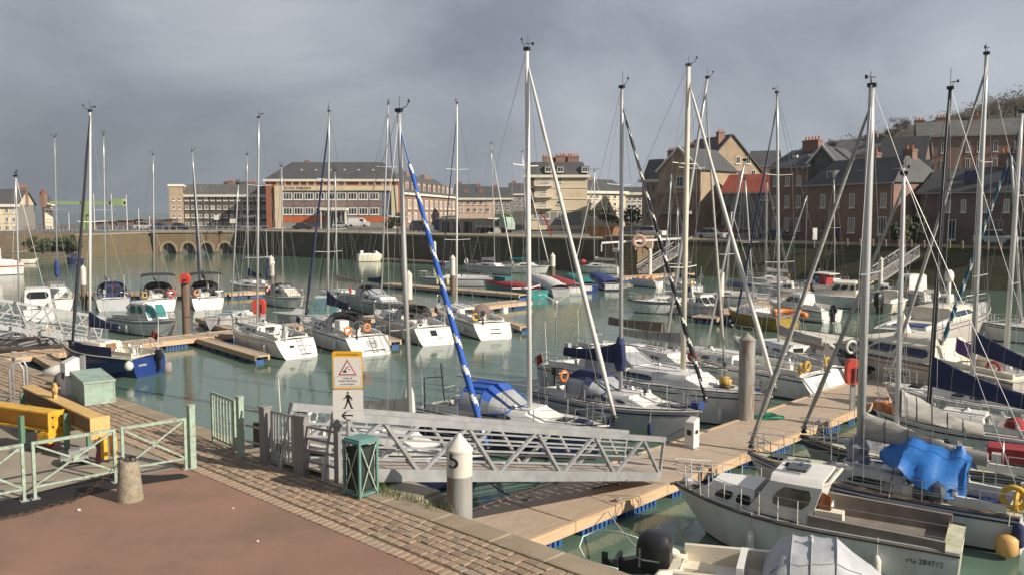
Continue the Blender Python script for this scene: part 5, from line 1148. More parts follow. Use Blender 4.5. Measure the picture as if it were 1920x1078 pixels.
# ================= the second pontoon, sterns this way
rows = [('white yacht with a boarding ladder on its broad stern, nearest of its row', (440,606,1.3), (552,637,1.0), 2.95, None, (482,600), (485,220), (1,)),
        ('white yacht with black sprayhood, navy sail cover and a swim platform', (573,592,1.35), (688,631,1.05), 3.2, blackc, (614,590), (617,208), (2,)),
        ('white yacht with charcoal sprayhood and a square dark hatch in its stern', (705,578,1.35), (812,614,1.05), 3.1, blackc, None, None, (3,)),
        ('white yacht with a round brown wheel cover, outermost of the row', (822,568,1.3), (922,605,1.05), 3.1, None, (856,575), (857,193), (4,))]
for lb, bw_, sn, B_, dg, mb_, mt_, (k,) in rows:
    b = Boat('sailboat', lb, 'sailboat', P2(*bw_), P2(*sn), B_, (1.3,1.15,1.05), hull=hullg if k == 3 else hullw, trans=white, rake_s=.85, ws=.86, rake_b=.4, group='yachts along the second pontoon')
    b.deck(deckw, .03, .36, mould=white); b.house(.38, .76, .45, wins=((.08,.3,.35,.75),(.38,.6,.35,.75)) if k != 2 else ((.1,.2,.35,.8),(.32,.42,.35,.8),(.54,.64,.35,.8))); b.companion(.6, blackc)
    if mb_: b.mast(mb_, mt_, alu if k != 4 else aluw, .075, 2)
    if dg: b.dodger(dg, .27, .47, .95, .72)
    b.rails(5, push=True); b.clutter(20+k, True); b.gear(3, 20+k)
    if k == 1: b.ladder(-.25); b.tlettering('FEC 4417', .62, .14, ink, -.75); b.tpanel(.2,.5,.55,.68,glass); b.tpanel(-.75,-.1,.12,.18,glass,'swim_step')
    if k == 2:
        b.boom(navy, h0=.85, h1=.25, Lb=3.6, z=2.6); b.jib(navy, None, .085); b.tpanel(-.55,.15,.42,.8,deckg); b.ladder(-.25); b.tpanel(-.9,.5,.2,.25,glass,'swim_step')
        m = MB(); m.box(b.X(.14),b.X(.22),.55,1.15,1.4,1.95); m.build('white_locker', white, b.root); ringbuoy(b.root, (b.X(.02),-.1,1.6),'x',orange,.2)
    if k == 3: b.tpanel(-.15,.3,.5,.85,glass); b.tlettering('CANELLE', .42, .12, ink, -.3)
    if k == 4:
        m = MB(); m.lathe([(.05,-.14),(.62,-.08),(.66,0),(.62,.08),(.05,.14)], 16); xf(m, Matrix.Translation((b.X(.16),.0,1.55)) @ Matrix.Rotation(R(90),4,'Y')); m.build('wheel_cover', brownc, b.root, True)
        b.tpanel(-.5,.3,.3,.36,glass,'swim_step'); b.tpanel(-.45,.25,.55,.6,glass,'swim_step'); b.jib(navy, None, .05); m = MB(); m.box(b.X(.0)-.3,b.X(.0)+.1,-1.1,-.75,1.7,2.1); m.build('horseshoe_buoy', white, b.root)
    fender(b, ('white fender on the ladder stern yacht','white fender on the black sprayhood yacht','white fender on the charcoal sprayhood yacht','round white fender on the outermost yacht of the row')[k-1], .12, b.near(), .5, .17 if k == 4 else .11, .5, None, k == 4)
b = Boat('sailboat', 'blue hulled sailboat with cream deck, dark furled jib and navy sail cover', 'sailboat', P2(118,640,1.35), P2(240,664,1.0), 2.5, (1.35,1.05,1.0), hull=M('royal_navy_hull', (.015,.04,.17), .22, stain=(.05,.07,.12), samt=.3), trans=MATS['royal_navy_hull'], strake=creamy, ws=.85, rake_s=.1, full=2.0, Lmin=6.8)
b.deck(creamy, .05, .4, mould=creamy); b.house(.42, .78, .55, wins=((.15,.22,.4,.7),(.4,.47,.4,.7)), mat=creamy); b.companion(.6, teak); b.mast((167,600), (169,208), aluw, .075, 1, base=1.55)
b.jib(blackc, None, .085, f=.99, bare=.01, end=at(136,640,1.9)); b.boom(navy, Lb=2.4, h0=.75, h1=.16, z=2.45); b.rails(5); b.clutter(30, True); b.tlettering('OSTREA', .62, .14, inkw, .45); b.outboard(None, -.45, .8)
m = MB(); m.rings([[(b.X(t), b.near()*(b.hb(t)+.02), b.zs(t)+.02) , (b.X(t), b.near()*(b.hb(t)+.02), b.zs(t)+.52)] for t in (.2,.35,.5,.65,.78)], False, False, False); m.build('spray_cloth', navy, b.root)
fender(b, 'round white buoy fender on the stern of the blue hulled sailboat', .0, -b.near()*.0+1, .7, .24, .5, fend, True); fender(b, 'large worn grey fender at the waterline of the blue hulled sailboat', .02, -1, .2, .26, .6, M('grey_fender', (.25,.22,.2), .7))
# --- pilothouse and small craft on the left
b = Boat('motorboat', 'white pilothouse motorboat with teal windscreen', 'motorboat', P2(330,600,1.25), P2(228,592,.95), 2.5, (1.3,1.0,.9), hull=hullw, rake_b=.8, ws=.9, Lmin=6)
b.deck(deckw, .05, .34); b.house(.36, .7, 1.25, wf=.74, fs=.75, bs=.1, wins=((.1,.45,.45,.88),(.52,.85,.45,.88)), front=2, wm=tealg, name='wheelhouse', roof=white); b.rails(4, .5, push=False)
for k, t in ((0,.3),(1,.45)): fender(b, ('aft','forward')[k]+' white fender on the teal windscreen motorboat', t, b.near(), .4)
b = Boat('motorboat', 'white cabin boat with one square window seen beyond the stepped gangway rails', 'motorboat', P2(66,556,1.2), P2(74,580,.95), 2.5, (1.2,1.0,.95), hull=hullw, ws=.9, d=1, Lmin=6.5)
b.deck(deckw, .04, .3); b.house(.3, .62, 1.35, wf=.8, fs=.5, wins=((.2,.7,.5,.88),), front=2, rear=1, name='wheelhouse', inset=.92, mat=M('pinkish_white', (.66,.60,.58), .4)); b.rails(4, push=False)
b = Boat('sailboat', 'small boat with grey canopy and a rolled blue sail low on its mast', 'sailboat', P2(108,533,1.2), P2(110,562,.95), 2.6, (1.2,1.0,.95), hull=hullw, trans=white, ws=.85, d=1)
b.deck(deckw, .04, .4); b.house(.42, .75, .5, wins=((.2,.6,.3,.8),)); b.mast((107,515), (102,257), alu, .07, 1, t=.5, base=1.4); b.bimini(M('grey_canvas', (.10,.10,.095), .8), .03, .32, 1.6, .95); b.rails(4)
m = MB(); p_ = b.mf+Vector((0,0,1.0)); m.lathe([(.1,0),(.22,.3),(.22,1.3),(.1,1.7)], 8, p_); m.build('sail_cover', bluec, b.root, True)
for (lb, bx_, sx__, cv, mb_, mt_, hm, k) in (('dark canvas covered yacht seen from astern, its dome shaped hood navy', (206,536,1.3), (212,562,.95), navy, (197,520), (194,253), hullg, 0),
        ('white sterned yacht under a black bimini with a red lifebuoy, seen from astern', (292,536,1.3), (299,563,.95), blackc, (288,520), (287,290), hullw, 1),
        ('grey hulled yacht under a black bimini beside the wooden pile, seen from astern', (374,534,1.3), (390,560,.95), blackc, (362,505), (360,283), hullg, 2)):
    b = Boat('sailboat', lb, 'sailboat', P2(*bx_), P2(*sx__), 3.1, (1.3,1.1,1.0), hull=hm, trans=white if k else hullg, ws=.86, rake_s=.4, d=1, group='yachts seen from astern by the far finger')
    b.deck(deckw, .04, .36); b.house(.38, .76, .45, wins=((.1,.35,.35,.75),(.45,.7,.35,.75))); b.companion(.6, blackc); b.mast(mb_, mt_, alu, .075, 1, t=.58); b.rails(4); b.clutter(40+k, True); b.dodger(cv, .28, .5, 1.0, .8)
    if k == 0: b.house(.1, .4, 1.1, wf=.7, fs=.5, bs=.3, mat=navy, name='cockpit_tent', inset=.6, rear=2, wins=((.2,.8,.4,.8),))
    else: b.bimini(cv, .02, .26, 2.1, .95)
    if k == 1: ringbuoy(b.root, (b.X(.01),-1.0,1.5),'x',redp,.3)
    if k == 2: b.jib(navy, None, .1); b.boom(navy, h0=.6, Lb=3, z=2.5); ringbuoy(b.root, (b.X(.0),.9,1.5),'x',orange,.25)
    else: b.boom(greyc, h0=.4, Lb=3, z=2.4)
b = Boat('sailboat', 'two masted ketch lying side on behind the finger pontoon', 'sailboat', P2(430,527,1.2), P2(515,536,1.0), 2.9, (1.25,1.0,1.0), hull=hullw, d=1, rake_b=.9)
b.deck(deckw, .05, .3); b.house(.33, .75, .45, wins=((.1,.5,.35,.75),)); b.mast((468,500), (463,290), alu, .07, 1, t=.6); b.rails(5); b.boom(navy, h0=.8, Lb=2.2)
mz = b.X(.14); MB().path([(mz,0,1.1),(mz+.1,0,6.8)], [.06,.04], 6).build('mizzen_mast', alu, b.root); MB().lathe([(.12,0),(.25,.4),(.18,1.8),(.08,2.3)], 8, (mz,.0,1.5)).build('sail_cover', navy, b.root)
m = MB(); m.path([(b.X(.05),0,1.1),(b.X(.05),0,3.2),(b.X(-.03),.2,3.4)], .04, 5); m.build('davit', steel, b.root)
b = Boat('sailboat', 'little white sailboat with black sprayhood and a red ringed lifebuoy', 'sailboat', P2(566,558,1.0), P2(512,551,.9), 2.6, (1.1,.95,.9), hull=hullw, d=1, Lmin=6)
b.deck(deckw, .05, .36); b.house(.36, .78, .7, wins=((.15,.6,.35,.75),), mat=creamy); b.mast((527,535), (528,312), alu, .06, 1, t=.5); b.dodger(blackc, .25, .5, .9, .8); b.rails(4); ringbuoy(b.root, (b.X(.2),b.near()*1.1,1.4),'y',redp,.3)
b = Boat('sailboat', 'small grey sailboat lying side on between the two red lifebuoy posts', 'sailboat', P2(383,597,1.0), P2(478,588,.85), 2.2, (1.0,.9,.85), hull=hullg, d=2, Lmin=5.2)
b.deck(deckg, .05, .34); b.house(.36, .75, .4, wins=((.25,.5,.3,.8),), mat=M('grey_cabin2', (.38,.40,.42), .5)); b.mast((457,585), (447,345), alu, .055, 1, t=.52); b.rails(4)
b = Boat('motorboat', 'small motorboat with a teal canvas cockpit tent', 'motorboat', P2(512,585,1.1), P2(592,588,.95), 2.3, (1.1,1.0,.95), hull=hullg, rake_b=.8, ws=.9, Lmin=5.2)
b.deck(deckg, .05, .4); tn = b.house(.06, .48, 1.25, wf=.86, fs=.5, bs=.2, mat=M('teal_tent', (.07,.17,.18), .75, bump=.3), name='cockpit_tent', inset=.85, roof=M('pale_tent_roof', (.4,.42,.4), .8), wins=((.1,.4,.3,.85),(.5,.85,.3,.85)), wm=M('tent_window', (.10,.16,.18), .3)); b.house(.5,.8,.35,wf=.6,fs=.6,mat=hullg)
b = Boat('sailboat', 'yacht with navy boom cover behind the charcoal sprayhood yacht', 'sailboat', P2(758,570,1.3), P2(668,553,1.0), 3.0, (1.25,1.1,1.0), hull=hullg, d=1)
b.deck(deckg, .05, .36); b.house(.38, .76, .42, wins=((.1,.35,.35,.75),(.45,.7,.35,.75))); b.companion(); b.mast((716,565), (728,195), alu, .075, 2, t=.5); b.boom(navy, h0=.5, Lb=3.2, z=2.6); b.jib(blackc, None, .06); b.rails(5); b.dodger(blackc, .28, .48, .9, .72); ringbuoy(b.root, (b.X(.06),b.near()*.8,1.5),'y',redp,.25)
b = Boat('sailboat', 'low yacht with a cream boom cover near the teal cockpit tent', 'sailboat', P2(598,543,1.2), P2(690,556,1.0), 2.8, (1.2,1.0,.95), hull=hullg, d=1)
b.deck(deckg, .05, .36); b.house(.38, .76, .4, wins=((.1,.35,.35,.75),)); b.mast((630,535), (628,320), alu, .065, 1, t=.58); b.boom(M('cream_cover', (.33,.31,.24), .8), h0=.5, Lb=3.6, z=2.3); b.rails(4); b.jib(blackc, None, .05)
b = Boat('sailboat', 'grey yacht alongside the pontoon by the stepped gangway', 'sailboat', P2(-30,622,1.2), P2(106,628,1.0), 2.6, (1.2,1.0,.95), hull=hullg, d=1)
b.deck(deckg, .05, .36); b.house(.38, .76, .4, wins=((.1,.35,.35,.75),)); b.mast((42,600), (29,330), alu, .06, 1, t=.5); b.rails(5); b.clutter(50)
# --- white trawler at the left edge
b = Boat('trawler', 'white fishing trawler with red stripe and tall wheelhouse', 'fishing boat', P2(-150,494,1.9), P2(38,492,1.6), 4.2, (2.4,1.9,1.6), hull=hullw, d=1, ws=.9)
b.deck(deckw, .05, .2); b.house(.22, .6, 1.9, wf=.72, fs=.4, wins=((.08,.25,.55,.85),(.35,.55,.55,.85),(.65,.85,.55,.85)), rear=2, inset=.95, name='wheelhouse'); b.house(.28, .5, 1.0, wf=.5, zoff=1.9, name='upper_bridge', wins=((.2,.8,.3,.8),))
for z in (1.2,): 
    m = MB()
    for sd_ in (1,-1): m.path([(b.X(t), sd_*(b.pt(t,5)[1]+.02), z) for t in [i/10 for i in range(10)]], .08, 4)
    m.build('red_stripe', redp, b.root)
b = Boat('rowing_boat', 'small open boat moored against the low overgrown wall', 'rowing boat', P2(72,486,.7), P2(38,488,.6), 1.8, (.8,.6,.6), hull=creamy, d=0); b.deck(creamy, .05, .8, cw=.8)
b = Boat('motorboat', 'dark little launch under the rust brown wall', 'motorboat', P2(125,483,1.2), P2(150,484,1.0), 2.4, (1.2,1.0,1.0), hull=navyh, d=0); b.deck(deckg, .05, .4); b.house(.4,.8,.7,wf=.7,mat=glassb)

# ================= far middle
def small(name, label, bw_, sn, B_, fb, hull, **k):
    kw = {a: k.pop(a) for a in ('strake','ws','rake_s','trans','group','Lmin') if a in k}
    b = Boat(name, label, 'sailboat' if name == 'sailboat' else 'motorboat', P2(*bw_), P2(*sn), B_, fb, hull=hull, d=1, **kw); return b
b = small('motorboat', 'grey side-on workboat with three yellow fenders beyond the cross pontoon', (783,520,1.0), (922,522,.9), 2.6, (1.1,.95,.9), hullg); b.deck(deckg, .05, .4); b.house(.42,.72,.35,wins=()); b.rails(4)
for k in range(3): fender(b, ('first','middle','last')[k]+' yellow fender on the grey side-on workboat', .72-.07*k, b.near(), .6, .16, .7, M('yellow_fender', (.55,.5,.2), .5))
def covered(label, bw_, sn, B_, hull, cov, h=.55, whitetop=None):
    b = small('motorboat', label, bw_, sn, B_, (1.0,.85,.8), hull, trans=hull, ws=.85, group='covered dayboats at the cross pontoon', Lmin=6); b.deck(deckg, .1, .3, depth=.1); m = MB(); rs = []
    for i in range(9):
        t = .03+.94*i/8; hh = h*(math.sin(math.pi*min(1,(.12+.88*t)))**.6)+.05; rs.append([Vector((b.X(t), (b.hb(t)+.03)*math.cos(a_), b.zs(t)-.16+hh*math.sin(a_)**.9*(1+.06*math.sin(i*2+a_*4))+.06)) for a_ in [math.pi*j/8 for j in range(9)]])
    m.rings(rs, False, False, False); smooth_by_angle(m.build('boat_cover', cov, b.root), 50); return b
c1 = covered('teal hulled dayboat under a red cover, at the end of the cross pontoon', (907,528,.9), (1012,545,.8), 2.4, tealh, redc); c1.tlettering('VLR', .4, .25, inkw)
MB().box(c1.X(.55),c1.X(.75),-.5,.3,1.2,1.7).build('green_bundle', tealc, c1.root)
covered('dayboat under a crumpled white cover beside the red covered one', (992,515,.95), (1052,541,.85), 2.2, hullg, sailw, .7)
c2 = covered('white sterned dayboat under a red cover past the white covered one', (1030,518,.95), (1078,538,.85), 2.2, hullg, redc, .5); c2.tpanel(-.7,.7,.2,.9,white,'transom_panel')
c3 = covered('dayboat under a teal cover', (1062,514,.95), (1105,534,.85), 2.3, bluec, M('bright_teal_canvas', (.01,.20,.17), .8, bump=.3), .6); c3.tpanel(-.3,.7,.2,.9,white,'transom_panel')
c4 = covered('dayboat under a blue cover with white stern, last of the covered row', (1110,512,.95), (1148,531,.85), 2.3, navyh, bluec, .6); c4.tpanel(-.8,.8,.15,.9,white,'transom_panel')
b = small('motorboat', 'small open boat heaped with orange floats by the stone pier', (1178,522,.8), (1238,528,.7), 2.0, (.8,.7,.7), white, ws=.85); b.deck(deckw,.05,.7,cw=.8)
for k in range(5): MB().ball((b.X(.2+.1*k), .3*(-1)**k, .95), .3, 8).build('orange_float', orange, b.root)
far_s = [('white sailboat with a leaning mast beyond the covered dayboats', (962,503,1.0), (880,497,.9), (930,485), (921,270), 0), ('white sailboat with a crossed pair of stays behind the red covered dayboat', (1030,500,1.0), (945,499,.9), (975,485), (979,285), 1), ('white sailboat with a radar drum aft, lying by the stone pier', (1078,498,1.0), (1160,501,.9), (1112,490), (1114,322), 2)]
for lb, bw_, sn, mb_, mt_, k in far_s:
    b = small('sailboat', lb, bw_, sn, 2.8, (1.15,1.0,.9), hullw, group='sailboats under the far wall'); b.deck(deckw,.05,.36); b.house(.38,.75,.45,wins=((.1,.6,.35,.75),)); b.mast(mb_, mt_, alu, .07, 1, t=.55); b.boom((sailw,tealc,creamy)[k], h0=.4, Lb=3); b.jib(sailw, None, .08); b.rails(4)
    if k == 2: MB().lathe([(.2,0),(.55,.05),(.55,.45),(.2,.55)], 10, (b.X(.06),0,3.0)).build('radar_drum', white, b.root); MB().tube((b.X(.06),0,1),(b.X(.06),0,3.0),.05,6).build('radar_post', steel, b.root); MB().ball((b.X(.8),.3,1.5),.45).build('red_buoy', redp, b.root)
    if k == 0: ringbuoy(b.root, (b.X(.05),b.near()*.9,1.5),'y',white,.4)
b = small('motorboat', 'cream open launch moored under the far wall', (722,480,.9), (680,482,.8), 2.4, (1.2,1.1,1.1), creamy, Lmin=5); b.deck(creamy,.05,.6,cw=.75); b.house(.62,.85,.7,wf=.7,mat=creamy)
MB().box(b.X(.1),b.X(.2),-.3,.3,1.1,1.9).build('engine_box', white, b.root)
b = small('sailboat', 'white sailboat lying side on in mid basin, off the third pontoon', (1177,562,1.1), (1308,565,.95), 2.5, (1.1,.95,.95), hullw, strake=blackp); b.deck(deckw,.05,.36); b.house(.38,.78,.5,wins=((.1,.7,.5,.7),)); b.mast((1262,545), (1259,325), alu, .06, 1, t=.5); b.boom(bare=True, mat=alu); b.rails(4)
b = small('sailboat', 'mustard hulled sailboat with an orange dinghy over its stern', (1365,574,1.15), (1478,596,1.0), 2.7, (1.15,1.0,1.0), mustard, trans=mustard); b.deck(deckw,.05,.36); b.house(.38,.75,.45,wins=((.1,.3,.35,.75),)); b.rails(4); b.mast((1415,570),(1397,335),alu,.06,1,t=.55)
MB().path([(b.X(-.08),-1.1,1.2),(b.X(.05),-1.2,1.3),(b.X(.16),-.6,1.35),(b.X(.16),.4,1.35),(b.X(.02),.9,1.25)], .22, 8).build('orange_dinghy', orange, b.root, True)
b = small('motorboat', 'white motorboat with dark windscreen and grey outboard, side on near the mustard hull', (1440,562,1.2), (1560,582,.95), 2.6, (1.3,1.05,.95), hullw, ws=.9); b.deck(deckw,.05,.34); b.house(.36,.7,.95,wf=.72,fs=1.1,wins=((.1,.45,.4,.85),(.5,.85,.4,.85)),front=2,roof=white); b.outboard(); b.rails(4,push=False)
b = small('motorboat', 'white cabin boat with three small stern windows behind the dark windscreen boat', (1500,548,1.2), (1622,556,1.05), 2.8, (1.3,1.1,1.05), hullw, ws=.9); b.deck(deckw,.03,.12); b.house(.12,.66,1.3,wf=.8,fs=1.2,wins=((.05,.2,.5,.85),(.3,.55,.5,.85),(.6,.85,.45,.85)),rear=3,inset=.92,mat=creamy,roof=white,name='wheelhouse')
b = small('motorboat', 'white launch with a red canvas under its roof arch', (1470,531,1.1), (1578,540,1.0), 2.6, (1.2,1.0,1.0), hullw); b.deck(deckw,.05,.36); b.house(.38,.72,.6,wins=((.1,.7,.4,.8),)); MB().box(b.X(.2),b.X(.32),-.7,.7,1.2,2.3).build('red_canvas', redc, b.root); MB().slab([(b.X(.12),-1,2.3),(b.X(.42),-1,2.4),(b.X(.42),1,2.4),(b.X(.12),1,2.3)],.08).build('roof_arch', white, b.root)
b = small('motorboat', 'white pilothouse boat with two dark side doors under the mossy bank', (1655,538,1.3), (1752,552,1.1), 2.8, (1.4,1.15,1.1), hullg, trans=white, ws=.9); b.deck(deckw,.05,.3); b.house(.3,.62,1.6,wf=.8,fs=.7,wins=((.08,.28,.2,.9),(.38,.55,.4,.9),(.62,.85,.4,.85)),front=2,name='wheelhouse',roof=white,inset=.94); b.outboard(white); b.rails(4,push=False)
b = small('motorboat', 'small cream cabin boat with a bulky black outboard', (1690,556,1.1), (1650,567,.95), 2.3, (1.1,.95,.9), creamy, ws=.9, Lmin=5); b.deck(creamy,.05,.4); b.house(.4,.75,.9,wf=.7,wins=((.1,.4,.4,.85),(.5,.85,.4,.85)),mat=creamy); b.outboard(blackp,0,1.9)
b = small('sailboat', 'bare hulled sailboat under the far gangway with a short stump mast', (1395,530,1.1), (1510,536,1.0), 2.6, (1.1,.95,.95), hullw); b.deck(deckw,.05,.36); b.house(.38,.75,.4,wins=((.1,.6,.35,.75),)); b.mast((1513,525),(1514,365),alu,.055,1,t=.45); b.rails(4)
b = small('sailboat', 'grey topped sailboat among the small craft by the third pontoon', (1300,548,1.1), (1420,553,1.0), 2.6, (1.1,.95,.95), hullg); b.deck(deckg,.05,.36); b.house(.38,.75,.4,wins=((.1,.6,.35,.75),)); b.mast((1380,540),(1372,395),alu,.055,1,t=.5); b.rails(4); b.boom(navy,h0=.4,Lb=2.6)


for bt_, nm_, ts_, mt_ in ((bigw, 'big white wind generator yacht', (.86,.66,.46,.28), fend), (blued, 'blue sprayhood yacht', (.75,.5,.25), navy), (opens, 'open sterned yacht', (.6,.4,.2), fend), (tb, 'tarpaulined sailboat', (.8,.6,.4), fend), (sloop, 'black striped sloop', (.8,.55,.3), fend), (blackm, 'black masted yacht', (.8,.55), navy)):
    for k, t_ in enumerate(ts_): fender(bt_, '%s fender on the %s, %s from its bow' % ('navy' if mt_ is navy else 'white', nm_, ('first','second','third','fourth')[k]), t_, bt_.near(), .5, .11, .52, mt_)

more = [('motorboat','white launch tucked behind the mid basin sailboat',(1352,578,1.0),(1310,573,.9),2.2,hullw,0),('rowing_boat','pale open boat beside the brown pile of the third pontoon',(1385,556,.7),(1440,560,.6),1.7,creamy,1),('rowing_boat','grey open boat among the small craft, next to the pale open boat',(1378,549,.7),(1430,551,.6),1.7,hullg,1),
 ('motorboat','white day cruiser with a low dark windscreen beyond the third pontoon',(1436,541,1.1),(1500,546,.95),2.4,hullw,0),('sailboat','white sailboat with blue boom cover moored below the mossy bank',(1400,521,1.1),(1480,525,.95),2.5,hullw,2),('motorboat','small white fishing boat by the three windowed cabin boat',(1612,545,1.1),(1645,549,.95),2.2,hullw,0),
 ('sailboat','sailboat with a pale deck under the sloping timber gangway',(1245,531,1.1),(1305,538,.95),2.3,hullw,2),('motorboat','navy hulled launch between the pilothouse boat and the sports cruiser',(1722,566,1.1),(1775,573,.95),2.3,navyh,0),('sailboat','grey sailboat nose to the mossy bank near the sloping white railed gangway',(1590,531,1.1),(1540,527,.95),2.3,hullg,2)]
for nm, lb, bw_, sn, B_, hm, kd in more:
    b = Boat(nm, lb.replace('cream abin','cream cabin'), {'rowing_boat':'rowing boat'}.get(nm, nm), P2(*bw_), P2(*sn), B_, (.75,.65,.6) if kd == 1 else (1.2,1.0,.95), hull=hm, d=1 if kd != 1 else 0, ws=.85, Lmin=4.2)
    if kd == 1: b.deck(hm, .05, .85, cw=.85); m = MB(); m.box(-.15,.15,-.6,.6,.45,.5); m.build('thwart', teak, b.root); continue
    b.deck(deckw, .05, .36); b.rails(4, push=False)
    if kd == 0: b.house(.38,.72,.85,wf=.72,fs=.8,wins=((.1,.45,.4,.85),(.52,.88,.4,.85)),front=2,roof=white); b.outboard(blackp,0,.9); b.clutter(int(bw_[0]), False)
    else: b.house(.38,.75,.42,wins=((.1,.6,.35,.75),)); xm = (bw_[0]+sn[0])/2; b.mast((xm,bw_[1]),(xm+random.uniform(-5,5),random.uniform(330,400)),alu,.055,1,t=.55); b.boom(random.choice((navy,bluec,greyc)),h0=.4,Lb=2.4); b.clutter(int(bw_[0]), False)
# ------------------------------------------------------------------ pontoons
UD = Vector((.69,.725,0)).normalized()
def pontoon(label, A, Bp, width, plen=4.0, both=True, first_gap=0, ribs=True, edge=True, zt=.5, cleats=True, name='pontoon'):
    A, Bp = Vector((A[0],A[1],0)), Vector((Bp[0],Bp[1],0)); d = Bp-A; l = d.length
    root = thing(name, label, 'pontoon', (A.x,A.y,0), math.atan2(d.y,d.x)); x = 0; rr = random.Random(int(l*10)); w = width/2
    while x < l-.2:
        x2 = min(l, x+plen); z = zt + rr.uniform(-.004,.004)
        m = MB(); m.rings([[(x+.02,-w+.07,z-.09),(x2-.02,-w+.07,z-.09),(x2-.02,w-.07,z-.09),(x+.02,w-.07,z-.09)],[(x+.02,-w+.07,z-.012),(x2-.02,-w+.07,z-.012),(x2-.02,w-.07,z-.012),(x+.02,w-.07,z-.012)],[(x+.035,-w+.085,z),(x2-.035,-w+.085,z),(x2-.035,w-.085,z),(x+.035,w-.085,z)]]); m.build('deck_panel', planks, root)
        if edge:
            for sd in (1,-1): m = MB(); m.box(x+.01,x2-.01,sd*w-.06,sd*w+.06,zt-.28,zt+.025); m.build('edge_beam', beam_w, root)
        xf0 = x+.35; fl = (plen-1.0)/2
        for k in range(2):
            a = xf0 + k*(fl+.3); c = min(a+fl, l-.1)
            if c-a < .4: continue
            m = MB(); m.box(a,c,-w+.12,w-.12,-.35,zt-.29)
            if ribs:
                n = int((c-a)/.2)
                for i in range(n):
                    for sd in (1,-1): m.box(a+.03+i*.2,a+.15+i*.2,min(sd*(w-.12),sd*(w-.03)),max(sd*(w-.12),sd*(w-.03)),-.3,zt-.31)
            m.build('float', floatb, root)
        if cleats:
            for sd in (1,-1): m = MB(); xx = x+plen*.5; m.bar((xx-.15,sd*(w-.14),zt+.09),(xx+.15,sd*(w-.14),zt+.09),.04,.04); m.bar((xx-.05,sd*(w-.14),zt),(xx-.05,sd*(w-.14),zt+.08),.05,.05); m.bar((xx+.05,sd*(w-.14),zt),(xx+.05,sd*(w-.14),zt+.08),.05,.05); m.build('cleat', galv, root)
        x = x2
    return root
cA = Vector((.3,24.9,0)) + Vector((.725,-.69,0))*1.3
mp_ = pontoon('main timber decked pontoon running from the near quay with blue floats', cA-UD*9.4, cA+UD*25.0, 2.6, 4.3)
pontoon('pontoon head across the end of the main pontoon', cA+UD*26.3+Vector((-.725,.69,0))*4, cA+UD*26.3+Vector((.725,-.69,0))*9, 2.4, 4)
pA = Vector((-23,55.2,0)); 
pontoon('second long timber pontoon in mid basin', pA-UD*9.5, pA+UD*35, 2.0, 4.0)
def finger(label, a, b_, w=.75): return pontoon(label, at(*a,.5), at(*b_,.5), w, 3.0, ribs=False, cleats=False, name='finger_pontoon', zt=.47)
finger('narrow finger pontoon running out in front of the boarding ladder yacht', (382,633), (492,665), .8)
finger('narrow finger pontoon between the pale wooden pile and the grey side on sailboat', (376,594), (440,617), .7)
finger('finger pontoon end showing by the fourth yacht of the row', (900,583), (985,611), .7)
finger('finger pontoon between the black and the charcoal sprayhood yachts', (660,610), (742,637), .7)
finger('finger pontoon by the blue hulled sailboat', (62,655), (122,690), .8)
pontoon('landing stage where the stepped gangway comes down', at(-60,652,.5), at(128,650,.5), 2.2, 4)
pontoon('far finger pontoon behind the canopied yachts', at(150,548,.5), at(430,549,.5), 1.6, 4, ribs=False)
pontoon('short far pontoon piece behind the ketch', at(425,549,.5), at(505,545,.5), 1.6, 4, ribs=False)
pontoon('cross pontoon in front of the covered dayboats', at(722,531,.5), at(985,552,.5), 1.8, 4, ribs=False)
pontoon('pale outer pontoon under the far wall', at(716,484,.5), at(842,491,.5), 1.6, 4, ribs=False)
pontoon('third pontoon among the small craft', at(1320,595,.5), at(1640,520,.5), 2.0, 4, ribs=False)
pontoon('little pontoon at the foot of the far gangway', at(1150,521,.5), at(1290,512,.5), 2.2, 4, ribs=False)
# ------------------------------------------------------------------ piles
def pile(label, px, pb, ptop, w, mat, cap=None, Y=None, capf=.0, cone=.0, name='mooring_pile'):
    p = at(px, pb, .45) if Y is None else at_d(px, pb, Y); p.z = 0; top = at_d(px, ptop, p.y).z; r = w/2*p.y/FPX
    root = thing(name, label, 'pile', (p.x,p.y,0)); m = MB(); zc_ = top - cone*r*2; zw = zc_-(top)*capf
    m.lathe([(r,-2.5),(r,.2),(r,zw)], 20); smooth_by_angle(m.build('shaft', mat, root), 40)
    m = MB(); 
    if capf: m.lathe([(r*1.015,zw+.003),(r*1.015,zc_)], 20)
    if cone: m.lathe([(r*1.06,zc_+.004),(r*1.06,zc_+.05),(r*.06,top)], 20)
    if m.f: smooth_by_angle(m.build('cap', cap or mat, root), 30)
    return root, r, top
pl, r5, t5 = pile('grey steel pile with white cone cap and the number 5', 862, 985, 811, 49, pilem, pilew, Y=16.6, capf=.107, cone=.72)
m = text_mb('5', .41, .0); z5 = at_d(848, 866, 16.3).z; a0 = R(-86.6-27)
vv = []
for x, y, z in m.v: an = a0 + x*1.3/(r5*1.015); vv.append((math.cos(an)*(r5*1.015+.006), math.sin(an)*(r5*1.015+.006), z5+y*1.15))
m.v = vv; m.build('number', ink, pl)
pile('stout grey pile with rust streaks beside the bow of the big white yacht', 1398, 788, 623, 30, pilem, None, cone=.5)
pile('grey pile with pale cone standing before the long motor yacht', 1690, 712, 588, 27, pilem, pilew, cone=1.3)
pile('weathered wooden pile carrying a red lifebuoy box', 350, 622, 530, 15, woodpile)
